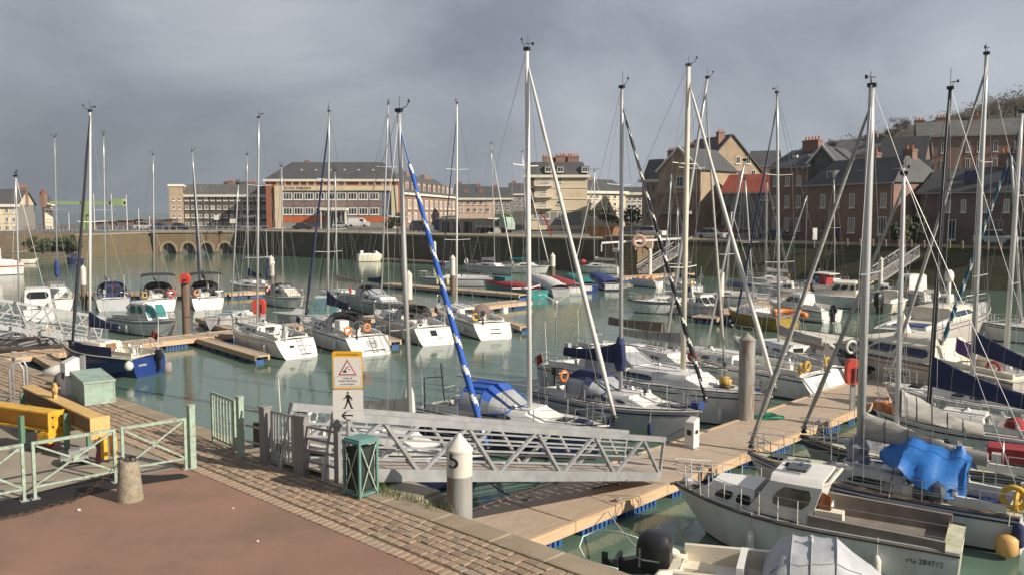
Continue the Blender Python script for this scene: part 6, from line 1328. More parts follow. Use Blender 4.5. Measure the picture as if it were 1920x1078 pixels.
for px, pb, pt, w, lb in ((767,602,507,13,'cream capped pile at the near end of the cross pontoon'),(849,545,478,10,'cream capped pile in the middle of the cross pontoon'),(815,490,452,6,'slim cream pile by the pale outer pontoon'),(1036,512,474,10,'cream pile with a red flag bundle among the covered dayboats'),
        (1350,592,505,13,'brown pile with cream cone at the third pontoon'),(1218,516,465,8,'cream pile at the foot of the far gangway'),(510,545,479,10,'cream coned pile behind the ketch'),(158,560,497,10,'cream pile behind the dark furled jib'),(1650,545,482,8,'cream pile below the sloping walkway to the mossy bank')):
    pile(lb, px, pb, pt, w, woodpile if w > 8 else pilew, pilew, capf=.42, cone=.7)
m = MB(); p_ = at_d(1022, 440, 112); m.bar((0,0,0),(.8,0,-2.2),.25,.2); m.bar((-.5,0,.5),(.4,.1,-.5),.4,.15); o = m.build('flag_bundle', redc, None); o.location = p_+Vector((0,0,2)); tag(o, 'torn red flag hanging by the cream pile among the dayboats', 'flag')
def lifebox(label, px, py, zb, zt_, Y=None, w=.55, post=True):
    p = at(px, py, .5) if Y is None else at_d(px, py, Y); root = thing('lifebuoy_box', label, 'lifebuoy', (p.x,p.y,0)); W = w
    m = MB(); m.rings([[(x*W/2*f,y*.18,z) for x,y in ((-1,-1),(1,-1),(1,1),(-1,1))] for f,z in ((.8,zb),(1,zb+.25),(1,zt_-.2),(.7,zt_),(.4,zt_+.04))]); m.build('box', redp, root)
    m = MB(); m.box(-.05,.05,-.24,-.185,zb+.1,zt_-.3); m.box(W*.18,W*.28,-.22,-.185,zb+.15,zt_-.3); m.build('slot', M('dark_red', (.16,.02,.02), .6), root)
    if post: m = MB(); m.box(-.08,.08,-.06,.06,.5,zb); m.build('post', galv, root)
    return root
lifebox('red lifebuoy box on a grey post standing on the main pontoon', 1597, 768, 1.6, 2.58, w=.6)
lifebox('red lifebuoy box on a post behind the boarding ladder yacht', 487, 622, 1.72, 2.72, w=.88)
lifebox('red lifebuoy box on top of the weathered wooden pile', 350, 622, 3.82, 4.42, w=.66, post=False)
# service pedestals
def pedestal(label, p, w, h):
    root = thing('service_pedestal', label, 'pedestal', p, math.atan2(UD.y,UD.x)); m = MB(); a = w/2
    m.rings([[(-a,-a,0),(a,-a,0),(a,a,0),(-a,a,0)],[(-a,-a,h-.12),(a,-a,h),(a,a,h),(-a,a,h-.12)],[(-a*.8,-a*.8,h-.09),(a*.8,-a*.8,h+.03),(a*.8,a*.8,h+.03),(-a*.8,a*.8,h-.09)]]); m.build('housing', white, root)
    m = MB(); m.box(-a-.02,-a-.002,-.08,.08,h*.45,h*.62); m.box(-.08,.08,-a-.02,-a-.002,h*.5,h*.62); m.build('socket', blackp, root)
    m = MB(); m.box(-a-.06,a+.06,-a-.06,a+.06,0,.03); m.build('base_plate', galv, root); return root
p_ = at(1297,838,.5); pedestal('white service pedestal at the end of the near gangway', (p_.x,p_.y,.505), .36, 1.02)
p_ = at(133,738,3.6); pedestal('white service pedestal behind the grey green box', (p_.x,p_.y,3.6), .38, 1.0)
m = MB(); pts = [];
for i in range(80): a = i*.42; r_ = .3+.1*math.sin(i*.9); pts.append((r_*1.5*math.cos(a), r_*1.1*math.sin(a), .02+.0012*i))
m.path(pts, .022, 5); o = m.build('garden_hose', M('green_hose', (.02,.30,.18), .5), None); p_ = at(1442,783,.51); o.location = p_; tag(o, 'coiled bright green hose lying on the main pontoon', 'hose')
# ------------------------------------------------------------------ gangways
def gangway(label, A, Bp, width, th, bays, name='gangway', deck=True):
    A, Bp = Vector(A), Vector(Bp); d = Bp-A; l = d.length; root = thing(name, label, 'gangway', A); xd = d.normalized(); yd = Vector((0,0,1)).cross(xd).normalized(); zd = Vector((0,0,1)); zt = xd.cross(yd)
    def Pq(x, y, z): return xd*x + yd*y + zt*z
    m = MB(); n = int(l/.3)
    for i in range(n): m.bar(Pq(l*(i+.5)/n,-width/2+.05,.16), Pq(l*(i+.5)/n,width/2-.05,.16), l/n-.03, .03, zt)
    m.build('walkway', M('gangway_deck', (.42,.35,.29), .7, .2, var=.15), root)
    for sd in (1,-1):
        y = sd*width/2; MB().bar(Pq(0,y,.12),Pq(l,y,.12),.09,.26,zt).build('bottom_chord', galv, root); MB().bar(Pq(0,y,th),Pq(l,y,th),.12,.155,zt).build('handrail', galv, root)
        for k in range(3): MB().bar(Pq(.05,y-sd*.05,.42+k*.25),Pq(l-.05,y-sd*.05,.42+k*.25),.03,.045,zt).build('rail', galv, root)
        for k in range(bays):
            x0, x1, x2 = l*k/bays, l*(k+.5)/bays, l*(k+1)/bays
            MB().bar(Pq(x0+.06,y,.2),Pq(x1-.04,y,th-.05),.075,.085,yd).build('diagonal', galv, root); MB().bar(Pq(x1+.04,y,th-.05),Pq(x2-.06,y,.2),.075,.085,yd).build('diagonal', galv, root)
        for x in (.03, l-.03): MB().bar(Pq(x,y,.12),Pq(x,y,th),.08,.08,yd).build('end_post', galv, root)
    return root
GA = at(604,902,3.6); GB = at(1236,900,.62); gd = (GB-GA)
side = Vector((-gd.y, gd.x, 0)).normalized()
gangway('aluminium truss gangway from the cobbled quay down to the main pontoon', GA+side*.65, GB+side*.65, 1.3, 1.22, 5)
ga2 = Vector((-33.6,44.9,3.75)); gangway('aluminium gangway with many rails coming down to the landing stage', ga2, Vector((-25.6,53.4,.65)), 1.5, 1.6, 6)
fa = at_d(1292,447,126); fb = at_d(1206,507,119); gangway('sloping timber sided gangway from the stone pier corner', fa+Vector((0,0,-1.0)), fb+Vector((0,0,-.6)), 1.6, 1.3, 5)
fa = at_d(1712,465,104); fb = at_d(1640,522,97); gangway('sloping gangway with white rails below the annexe', fa+Vector((0,0,-1.0)), fb+Vector((0,0,-.4)), 1.6, 1.3, 5)
# mooring ropes under the near gangway
def rope(label, a, b_, sag, r=.022, mat=None):
    a, b_ = Vector(a), Vector(b_); pts = [a.lerp(b_, i/10)+Vector((0,0,-sag*4*(i/10)*(1-i/10)))-a for i in range(11)]; o = MB().path(pts, r, 5).build('mooring_rope', mat or ropem, None); o.location = a; tag(o, label, 'rope')
k0 = at(985,937,.52)
rope('dark mooring rope running to the navy hull under the gangway', k0, (-1.2,26.3,1.0), .25); rope('dark mooring rope from the same cleat to the blue sprayhood yacht', k0, (2.9,30.1,1.1), .3)
rope('dark mooring rope crossing the deck below the gangway end', at(1110,915,.53), at(1160,905,.53), 0, .02); rope('slack mooring rope from the pontoon edge to the navy sprayhood yacht', at(1300,818,.53), (6.6,32.6,1.2), .1)
rope('pale mooring rope from the outboard boat to the pontoon edge', at(1140,958,.5), (3.1,18.9,.9), .1, .015, ropew)
hp = [at(1196,1008,1.0),at(1165,998,.9),at(1120,993,.75),at(1093,1005,.6),at(1086,1025,.5),at(1097,1047,.55),at(1125,1058,.75),at(1158,1066,.9)]
o = MB().path([p-hp[0] for p in hp], .022, 6).build('water_hose', M('pale_hose', (.55,.66,.58), .5), None, True); o.location = hp[0]; tag(o, 'pale looping hose hanging over the water by the outboard', 'hose')

# ------------------------------------------------------------------ far quay furniture
br = thing('lock_bridge', 'grey lock bridge with railing and pale lattice below its deck', 'bridge', (at_d(38,447,178)-Vector((0,0,0))))
bo = br.location; l = at_d(152,447,178).x-bo.x; zt_ = at_d(90,436,178).z-bo.z
m = MB(); m.box(0,l,0,5,zt_-1.0,zt_); m.build('deck', galv, br); m = MB()
for k in range(14): m.box(k*l/14,k*l/14+.08,-.1,0,zt_,zt_+1.1)
m.box(0,l,-.12,0,zt_+1.1,zt_+1.2); m.box(0,l,-.12,0,zt_+.5,zt_+.6); m.build('railing', galv, br); m = MB()
for k in range(9): m.box(l*(.08+k*.1),l*(.08+k*.1)+.55,-.12,0,zt_-2.1,zt_-1.0)
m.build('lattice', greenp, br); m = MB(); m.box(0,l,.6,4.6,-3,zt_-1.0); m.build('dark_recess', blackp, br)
hs = thing('boat_hoist', 'lime green slewing hoist with a long arm near the sea', 'crane', at_d(164,432,200)); z0 = hs.location.z
def hz(py): return at_d(164,py,200).z-z0
def hx(px): return at_d(px,400,200).x-hs.location.x
m = MB(); m.box(-.75,.75,-.7,.7,-1,hz(377)); m.build('tower', lime, hs); m = MB(); m.box(hx(96),hx(234),-.5,.5,hz(384),hz(378)); m.build('arm', lime, hs); m = MB(); m.box(hx(214),hx(234),-1,1,hz(386.5),hz(373.5)); m.build('counterweight', lime, hs)
def lamp(label, px, pb, pt, Y, arm=1, name='street_lamp'):
    p = at_d(px,pb,Y); h = at_d(px,pt,Y).z-p.z; root = thing(name, label, 'lamp', p); m = MB(); m.path([(0,0,-1),(0,0,h)], [.1,.06], 6); m.build('post', aluw, root)
    m = MB(); m.box(-.7 if arm > 1 else -.1,.8,-.15,.15,h-.05,h+.12); m.build('lamp_head', galv, root)
for px,pt,lb in ((178,362,'slim pale lamp post over the lime hoist arm'),(211,362,'curved lamp post by the lime counterweight'),(239,364,'double headed lamp post nearest the sea gap'),(130,398,'short lamp post beyond the lock bridge'),(261,390,'short pale post at the harbour mouth'),(281,404,'white post on the far jetty')):
    lamp(lb, px, 434, pt, 195)
lamp('twin headed lamp post beside the cream terrace', 1114, 432, 318, 140, 2)
fence = thing('jetty', 'low dark jetty with sheds beyond the lock, against the sea', 'jetty', at_d(105,428,215)); m = MB(); m.box(0,30,0,6,-1,.5); m.build('deck', street, fence)
for k,(x,w_,h_) in enumerate(((6,8,1.0),(14.5,4,1.3),(19,9,1.6))): m = MB(); m.box(x,x+w_,1,5,.503,.5+h_); m.build('shed', brick_dk, fence); m = MB(); m.box(x-.3,x+w_+.3,.6,5.4,.505+h_,.7+h_); m.build('shed_roof', render_g, fence)
pp = thing('quay_railing', 'long white and blue railing along the arched bridge', 'railing', at_d(180,436,188)); l = at_d(505,436,188).x-pp.location.x; m = MB(); m.box(0,l,0,.3,-.2,.35); m.build('kerb', trim_w, pp)
for k in range(26): m = MB(); m.box(l*k/26,l*k/26+.14,0,.14,.35,1.3); m.build('post', bluec if k%4==1 else galv, pp)
m = MB(); m.box(0,l,.02,.12,1.2,1.32); m.build('rail', galv, pp)
def sign(label, px, pb, yt, yb, w, Y, mat):
    p = at_d(px,pb,Y); root = thing('road_sign', label, 'sign', p); h0_, h1_ = at_d(px,yb,Y).z-p.z, at_d(px,yt,Y).z-p.z; m = MB(); m.tube((0,0,-.5),(0,0,h1_),.06,5); m.build('post', galv, root); m = MB(); W = w*Y/FPX/2; m.box(-W,W,-.12,-.07,h0_,h1_); m.build('panel', mat, root)
sign('white panel sign on a post by the arched bridge', 407, 434, 404, 413, 9, 182, trim_w); sign('white panel sign on the street by the brick row', 1527, 458, 428, 450, 8, 112, inkw); sign('white sign panel in front of the school wing', 437, 434, 411, 419, 11, 182, trim_w)
m = MB(); p_ = at_d(1195,452,123); o = MB().torus((0,0,0), .75, .25, 'y', 18, 6).build('lifebuoy', M('pale_red_ring', (.5,.3,.24), .6), None); o.location = p_+Vector((0,-1.5,0)); tag(o, 'pale red lifebuoy mounted on the railing of the stone pier', 'lifebuoy')
pr2 = thing('quay_railing', 'white pipe railing across the stone pier', 'railing', at_d(1128,456,121)); e_ = at_d(1285,447,125)-pr2.location; m = MB(); m.bar((0,0,0),e_,.25,.25); m.build('rail', aluw, pr2); m = MB()
for k in range(6): q_ = e_*(k/5); m.bar(q_,q_-Vector((0,0,1.2)),.15,.15)
m.build('posts', aluw, pr2)
def vehicle(label, px, pb, Y, l, w_, h, col, van=False, ang=0.0, name='parked_car', cat='car'):
    p = at_d(px,pb,Y); p.z = max(p.z, ZF); root = thing(name, label, cat, p, ang); hb_ = h*.55; m = MB(); a, c = l/2, w_/2
    m.rings([[(x,y*c*f,z) for x,y in ((-a,-1),(a,-1),(a,1),(-a,1))] for f,z in ((.94,.22),(1,.4),(1,hb_),(.9,hb_+.05))]); m.build('body', col, root)
    x0,x1 = (-a+.05,a*.72) if van else (-a*.75,a*.45); m = MB(); m.rings([[(xa,-c*f,z),(xb,-c*f,z),(xb,c*f,z),(xa,c*f,z)] for xa,xb,f,z in ((x0,x1,.9,hb_+.045),(x0+.3,x1-.6,.78,h-.05),(x0+.45,x1-.75,.7,h))]); cb = m.build('cabin', glass if not van else col, root)
    m = MB(); m.box(x0+.35,x1-.65,-c*.8,c*.8,h-.06,h+.01); m.build('roof', col, root)
    if van:
        for sd in (1,-1): m = MB(); m.box(a*.2,a*.5,min(sd*c*.86,sd*c*.91),max(sd*c*.86,sd*c*.91),hb_+.1,h*.85); m.build('window', glass, root)
    for x in (-a*.62,a*.62):
        for sd in (1,-1):
            m = MB(); m.lathe([(.2,-.1),(.31,-.1),(.31,.1),(.2,.1)], 10); xf(m, Matrix.Translation((x,sd*(c-.08),.31)) @ Matrix.Rotation(R(90),4,'X')); m.build('wheel', blackp, root)
carc = {n: M('car_'+n, c, .3, .1, var=.05) for n, c in (('dark',(.03,.03,.035)),('white',(.6,.6,.58)),('silver',(.38,.39,.4)),('blue',(.04,.07,.16)),('red',(.3,.03,.03)),('grey',(.14,.14,.15)))}
V = [('dark car parked at the porch of the brick school',568,431,200,4.3,1.8,1.5,'dark',0),('white van parked before the school orange panel',672,426,206,5,2,2.1,'white',1),('small silver car near the school flagpole',640,428,206,4,1.7,1.45,'silver',0),
     ('dark van on the quay past the school wing',790,434,185,5,2,2.2,'grey',1),('dark blue van among trucks below the pink terrace',838,434,180,5.4,2,2.4,'blue',1),('white car half hidden at the foot of the tan gable',1222,444,128,4.3,1.8,1.5,'white',0),
     ('red car outside the brown shopfront by the red roof',1358,440,140,4.2,1.8,1.5,'red',0),('silver car parked below the grey rendered house',1335,448,128,4.2,1.8,1.5,'silver',0),('grey car at the kerb before the tall brick house',1400,449,126,4.3,1.8,1.5,'grey',0),('dark car parked before the slate hung gable',1462,452,120,4.3,1.8,1.5,'dark',0),
     ('silver estate car parked before the dark brick house',1868,458,100,4.5,1.8,1.6,'silver',0),('white car at the end of the dark brick house',1945,460,98,4.5,1.8,1.5,'white',0),('dark car by the arched bridge railing',338,433,200,4.2,1.8,1.5,'dark',0),('dark blue car further along the arched bridge',300,433,202,4.2,1.8,1.5,'blue',0),('white pickup by the far jetty sheds',272,431,205,4.6,1.8,1.7,'white',0),('grey car in front of the dark timber block',470,432,200,4.2,1.8,1.5,'grey',0)]
for lb,px,pb,Y,l,w_,h,c_,vn in V: vehicle(lb,px,pb,Y,l,w_,h,carc[c_],bool(vn),math.atan2(-.62,.78) if px > 700 else .0, 'parked_van' if vn else 'parked_car', 'van' if vn else 'car')
# lorry with green crane
lo = thing('crane_lorry', 'grey and green lorry with a folded crane on the quay strip', 'lorry', at_d(928,437,152), math.atan2(-.6,.8)); lo.location.z = max(lo.location.z, ZF)
m = MB(); m.box(-3.5,1.6,-1.1,1.1,.9,1.2); m.build('bed', galv, lo); m = MB(); m.box(-3.4,.8,-1.05,1.05,1.203,2.4); m.build('load', render_g, lo); m = MB(); m.rings([[(1.8,-1.1,.6),(3.5,-1.1,.6),(3.5,1.1,.6),(1.8,1.1,.6)],[(1.8,-1.1,1.6),(3.5,-1.1,1.6),(3.5,1.1,1.6),(1.8,1.1,1.6)],[(1.8,-1,2.7),(3.1,-1,2.7),(3.1,1,2.7),(1.8,1,2.7)]]); m.build('cab', greenbox, lo)
m = MB(); m.box(1.2,1.6,-.3,.3,1.2,3.4); m.bar((1.4,0,3.4),(3.4,0,3.0),.3,.3); m.build('crane_arm', lime, lo)
for x in (-2.4,-1.4,2.6):
    for sd in (1,-1): m = MB(); m.lathe([(.3,-.15),(.5,-.15),(.5,.15),(.3,.15)], 10); xf(m, Matrix.Translation((x,sd*.95,.5)) @ Matrix.Rotation(R(90),4,'X')); m.build('wheel', blackp, lo)
sh = thing('quay_shed', 'low grey shed with dark openings along the quay strip', 'shed', at_d(868,436,168), math.atan2(-.6,.8)); sh.location.z = ZF; m = MB(); m.box(-6,6,0,4,0,2.6); m.build('wall', render_g, sh); m = MB(); m.box(-6.3,6.3,-.3,4.3,2.603,2.85); m.build('roof', trim_w, sh)
for k in range(4): m = MB(); m.box(-5.2+k*2.8,-3.4+k*2.8,-.04,-.005,.1,2.1); m.build('door', blackp, sh)
ob_ = thing('scrap_bin', 'rusty orange skip on the quay beside the twin headed lamp post', 'skip', at_d(1132,444,132), -.6); m = MB(); m.rings([[(-1.8,-.9,0),(1.8,-.9,0),(1.8,.9,0),(-1.8,.9,0)],[(-2.3,-1,1.4),(2.3,-1,1.4),(2.3,1,1.4),(-2.3,1,1.4)]]); m.build('tub', M('skip_rust', (.34,.15,.07), .7), ob_); m = MB(); m.box(-2.35,2.35,-1.05,1.05,1.403,1.5); m.build('rim', rust, ob_)
for k in range(16):
    p_ = at_d(1540+k*24, 462, 106-k*.9); bo_ = MB().lathe([(.16,0),(.16,.75),(.1,.85)], 8).build('bollard', woodpile, None); bo_.location = (p_.x, p_.y, ZF+.02); tag(bo_, 'squat dark bollard above the mossy bank, %s along from the white panel sign' % ('first second third fourth fifth sixth seventh eighth ninth tenth eleventh twelfth thirteenth fourteenth fifteenth sixteenth'.split()[k]), 'bollard', 'bollards along the kerb above the mossy bank')

# air of a damp grey day
hz_ = MB(); hz_.box(-420, 420, -60, 520, -2.2, 70); hz_ = hz_.build('haze', [])
hm = bpy.data.materials.new('haze_air'); hm.use_nodes = True; t = hm.node_tree; t.nodes.clear(); ho_ = N(t, 'ShaderNodeOutputMaterial'); pv = N(t, 'ShaderNodeVolumePrincipled'); pv.inputs['Color'].default_value = (.9,.93,.97,1); pv.inputs['Density'].default_value = .00012; pv.inputs['Anisotropy'].default_value = .0
t.links.new(pv.outputs[0], ho_.inputs['Volume']); hz_.data.materials.append(hm); hz_['kind'] = 'stuff'
# ------------------------------------------------------------------ near quay furniture
def gz(px, py): return at(px, py, 3.6)
def barrier(label, a, b_, h=1.0):
    a, b_ = Vector((a.x,a.y,3.6)), Vector((b_.x,b_.y,3.6)); d = b_-a; l = d.length; root = thing('barrier_panel', label, 'barrier', a, math.atan2(d.y,d.x), 'pale green barrier panels'); w = .05
    for x in (0,l): MB().box(x-w/2,x+w/2,-w/2,w/2,0,h-.03).build('post', greenp, root)
    MB().box(-.025,l+.025,-.03,.03,h-.03,h+.02).build('top_rail', greenp, root); MB().box(.026,l-.026,-.018,.018,.2,.235).build('bottom_rail', greenp, root)
    MB().bar((.04,.012,.25),(l-.04,.012,h-.05),.03,.035,(0,1,0)).build('brace', greenp, root); MB().bar((.04,-.02,h-.05),(l-.04,-.02,.25),.03,.035,(0,1,0)).build('brace', greenp, root)
    MB().box(l/2-.05,l/2+.05,-.035,.03,(h+.2)/2-.05,(h+.2)/2+.05).build('hub', greenp, root)
    for x in (0,l): MB().box(x-.07,x+.07,-.07,.07,.002,.02).build('foot', galv, root)
barrier('pale green crossed barrier panel whose edge is cut off by the picture', gz(-95,968), gz(46,939)); barrier('pale green crossed barrier panel in front of the lifting beams', gz(66,935), gz(217,904)); barrier('pale green crossed barrier panel between the bollard and the green post', gz(232,900), gz(349,879))
def post(label, px, pb, pt, w=.115, mat=greenp):
    p = gz(px,pb); h = at_d(px,pt,p.y).z-3.6; root = thing('gate_post', label, 'post', p, math.atan2(QE.y,QE.x)); m = MB(); a = w/2; m.box(-a,a,-a,a,0,h); m.build('post', mat, root); m = MB(); m.box(-a-.01,a+.01,-a-.01,a+.01,h+.002,h+.02); m.build('cap', mat, root); m = MB(); m.box(-a-.04,a+.04,-a-.04,a+.04,0,.015); m.build('base_plate', galv, root); return p, h
post('square pale green gate post at the end of the crossed barriers', 361, 877, 760); post('square pale green gate post holding the barred gate leaf', 452, 855, 744)
def barred(label, a, b_, h, n, mat, z0=.1, name='gate', cat='gate', r=.012, mid=False):
    a, b_ = Vector((a.x,a.y,3.6)), Vector((b_.x,b_.y,3.6)); d = b_-a; l = d.length; root = thing(name, label, cat, a, math.atan2(d.y,d.x))
    for x in (0.02,l-.02): MB().box(x-.025,x+.025,-.025,.025,.04,h).build('stile', mat, root)
    MB().box(.046,l-.046,-.02,.02,h-.04,h).build('top_rail', mat, root); MB().box(.046,l-.046,-.02,.02,z0,z0+.04).build('bottom_rail', mat, root)
    for i in range(n): x = .05+(l-.1)*(i+.5)/n; MB().box(x-r,x+r,-.009,.009,z0+.041,h-.041).build('bar', mat, root)
    return root
g1 = barred('open pale green gate leaf of vertical bars', gz(399,828), gz(443,849), 1.12, 7, greenp, r=.022); m = MB(); m.box(.05,.12,-.06,-.025,.8,.92); m.build('latch', galv, g1)
def rails(label, a, b_, h, n, mat, vert=True, ext=0.0):
    a, b_ = Vector((a.x,a.y,3.6)), Vector((b_.x,b_.y,3.6)); d = b_-a; l = d.length; root = thing('railing', label, 'railing', a, math.atan2(d.y,d.x))
    for i in range(n): z = h-.05-i*(h-.2)/(n-.4); MB().box(0,l+ext,-.02,.02,z-.02,z+.02).build('rail', mat, root)
    return root
pA_, pB_, pC_ = gz(499,866), gz(567,888), gz(634,905)
rails('grey railing between the green gate post and the first grey post', gz(462,857), gz(491,864), 1.05, 3, galv)
dkgalv = M('dull_grey_paint', (.26,.25,.245), .6, .2, var=.12)
for p_, w_, lb in ((pA_,.2,'wide grey gate post nearest the green gate'),(pB_,.32,'wide grey gate post at the head of the gangway')):
    root = thing('gate_post', lb, 'post', p_, math.atan2(QE.y,QE.x)); m = MB(); m.box(-w_/2,w_/2,-.08,.08,0,1.12); m.build('post', dkgalv, root); m = MB(); m.box(-w_/2-.02,w_/2+.02,-.1,.1,1.122,1.15); m.build('cap', dkgalv, root); m = MB(); m.box(-.04,.04,-.1,-.082,.62,.74); m.build('lock', blackp, root)
g2 = barred('grey barred access gate at the head of the gangway', gz(511,870), gz(555,884), 1.1, 6, galv, r=.02)
rl = rails('grey four bar railing between the gangway head and the litter bin', gz(579,891), pC_, 1.0, 4, dkgalv); l = (pC_-gz(579,891)).length
m = MB(); m.box(l-.05,l+.05,-.05,.05,0,1.05); m.build('post', dkgalv, rl); m = MB(); m.lathe([(.09,1.052),(.11,1.1),(.02,1.2)], 8, (l,0,0)); m.build('post_cap', dkgalv, rl)
m = MB(); m.box(-.12,.12,-.03,.03,.25,.75); o = m.build('letter_box', M('brown_box', (.12,.09,.06), .7), None); p_ = gz(485,862); o.location = p_+Vector((0,.1,.0)); tag(o, 'small brown box fixed behind the grey railing', 'box')
# sign on its post
sp_ = gz(655,912); sy = sp_.y; sg = thing('sign_post', 'signpost with crane warning, pedestrian symbol and arrow panels', 'sign', sp_)
def sz_(py): return at_d(654,py,sy).z-3.6
def sx2(px): return at_d(px,760,sy).x-sp_.x
m = MB(); m.tube((0,0,0),(0,0,sz_(660)),.04,10); m.build('post', galv, sg)
def rpanel(name, x0,x1,z0,z1,mat,y=-.05,r=.03,th=.012,parent=None):
    pts = []
    for cx,cz,a0 in ((x1-r,z1-r,0),(x0+r,z1-r,90),(x0+r,z0+r,180),(x1-r,z0+r,270)):
        for k in range(4): a = R(a0+30*k); pts.append((cx+r*math.cos(a), cz+r*math.sin(a)))
    m = MB(); m.rings([[(x,y,z) for x,z in pts],[(x,y-th,z) for x,z in pts]]); return m.build(name, mat, parent or sg)
X0,X1 = sx2(625.5),sx2(682)
pn = rpanel('warning_panel', X0,X1,sz_(727.5),sz_(657),signy,r=.04); rpanel('white_face', X0+.022,X1-.022,sz_(724.5),sz_(668),signw,-.0625,.02,.004,pn)
def poly(name, pts, mat, y, parent, th=.003): m = MB(); m.rings([[(x,y,z) for x,z in pts],[(x,y-th,z) for x,z in pts]]); return m.build(name, mat, parent)
cx = (X0+X1)/2; za, zb = sz_(701.5), sz_(672); hw = .165
def tri(s, name, mat, y): 
    cz = za+(zb-za)*.36; poly(name, [(cx+(p-cx)*s, cz+(z-cz)*s) for p,z in ((cx-hw,za),(cx+hw,za),(cx,zb))], mat, y, pn)
tri(1.0,'warning_triangle',signr,-.067); tri(.80,'triangle_field',signw,-.0705)
u_ = .001; poly('pictogram', [(cx-.075,za+.05),(cx-.015,za+.05),(cx-.015,za+.085),(cx-.075,za+.085)], ink, -.074, pn)
m = MB(); m.bar((cx-.045,-.076,za+.085),(cx-.005,-.076,za+.15),.012,.004,(0,1,0)); m.bar((cx-.008,-.076,za+.148),(cx+.03,-.076,za+.155),.012,.004,(0,1,0)); m.box(cx+.03,cx+.05,-.078,-.074,za+.095,za+.115); m.build('pictogram', ink, pn)
def put_text(txt, size, x, z, mat, y, parent): m = text_mb(txt, size, .002); xf(m, basis((x,y,z),(1,0,0),(0,0,1),(0,-1,0))); m.build('lettering', mat, parent)
put_text('PORT DE PLAISANCE', .043, cx, sz_(663.2), ink, -.0635, pn)
poly('text_frame', [(X0+.035,sz_(722)),(X1-.035,sz_(722)),(X1-.035,sz_(704)),(X0+.035,sz_(704))], M('pale_ink', (.2,.19,.19), .6), -.0668, pn, .001); poly('text_field', [(X0+.04,sz_(721.5)),(X1-.04,sz_(721.5)),(X1-.04,sz_(704.5)),(X0+.04,sz_(704.5))], signw, -.0682, pn, .001)
put_text('ZONE DE', .042, cx, sz_(707.5), ink, -.0705, pn); put_text('MANUTENTION', .045, cx, sz_(712.6), ink, -.0705, pn); put_text('ACCES INTERDIT', .035, cx, sz_(718.3), ink, -.0705, pn)
pn2 = rpanel('pedestrian_panel', X0,X1,sz_(767.5),sz_(729),signw,r=.03)
z0_, z1_ = sz_(764.5), sz_(731.5); H_ = z1_-z0_
def F(x, f): return (cx+x*H_, z0_+f*H_)
m = MB()
for pts in ([(-.02,.98),(.02,.98),(.05,.94),(.05,.9),(.02,.85),(-.02,.85),(-.05,.9),(-.05,.94)],[(-.06,.82),(.05,.82),(.1,.7),(.1,.48),(-.05,.44),(-.07,.6)],[(-.06,.82),(-.02,.72),(-.15,.58),(-.28,.52),(-.28,.56),(-.17,.63)],[(.05,.82),(.13,.74),(.22,.62),(.26,.5),(.21,.49),(.17,.58),(.06,.68)],
            [(-.05,.52),(.06,.5),(-.02,.3),(-.14,.02),(-.26,.02),(-.25,.06),(-.19,.08),(-.1,.3)],[(0,.5),(.1,.5),(.17,.28),(.25,.08),(.3,.05),(.29,.01),(.18,.02),(.07,.28)]):
    P_ = [F(x,f) for x,f in pts]; m.rings([[(x,-.0625,z) for x,z in P_],[(x,-.066,z) for x,z in P_]])
m.build('pedestrian_symbol', ink, pn2)
pn3 = rpanel('arrow_panel', X0,X1,sz_(784),sz_(769),signw,r=.02); zc3 = sz_(776.5)
m = MB(); m.box(cx-.1,cx+.09,-.067,-.063,zc3-.012,zc3+.012); m.bar((cx-.105,-.067,zc3),(cx-.035,-.067,zc3+.065),.025,.004,(0,1,0)); m.bar((cx-.105,-.0675,zc3),(cx-.035,-.0675,zc3-.065),.025,.004,(0,1,0)); m.build('arrow', ink, pn3)
for z in (sz_(690),sz_(748)): m = MB(); m.box(X0+.05,X1-.05,-.049,-.03,z-.02,z+.02); m.build('bracket', galv, sg)
# litter bin
bp = gz(677,927); bn = thing('litter_bin', 'teal litter bin with crossed metal straps by the signpost', 'bin', bp, R(45)+.1); W = .2; Hh = 1.0
for x in (-W,W):
    for y in (-W,W): MB().box(x-.022,x+.022,y-.022,y+.022,0,Hh-.03).build('leg', tealp, bn)
m = MB(); m.lathe([(W*.95*1.2,.12),(W*1.2,.16),(W*1.2,Hh-.12)], 4); m.v = [tuple(Matrix.Rotation(R(45),4,'Z') @ Vector(p)) for p in m.v]; m.build('liner', dkgreen, bn)
m = MB(); m.box(-W-.03,W+.03,-W-.03,W+.03,Hh-.028,Hh+.02); m.box(-W,W,-W,W,Hh+.02,Hh+.05); m.build('lid', tealp, bn)
for sx__, ax in ((1,0),(-1,0),(1,1),(-1,1)):
    for fl in (1,-1):
        p, q_ = [Vector((f*(W-.02), sx__*(W+.012+.006*(fl>0)), z)) if ax == 0 else Vector((sx__*(W+.012+.006*(fl>0)), f*(W-.02), z)) for f, z in ((-fl,.08),(fl,Hh-.06))]
        MB().bar(p, q_, .022, .008, (0,1,0) if ax == 0 else (1,0,0)).build('strap', greenp, bn)
m = MB(); m.box(-W,W,-W,W,.04,.07); m.build('base', tealp, bn)
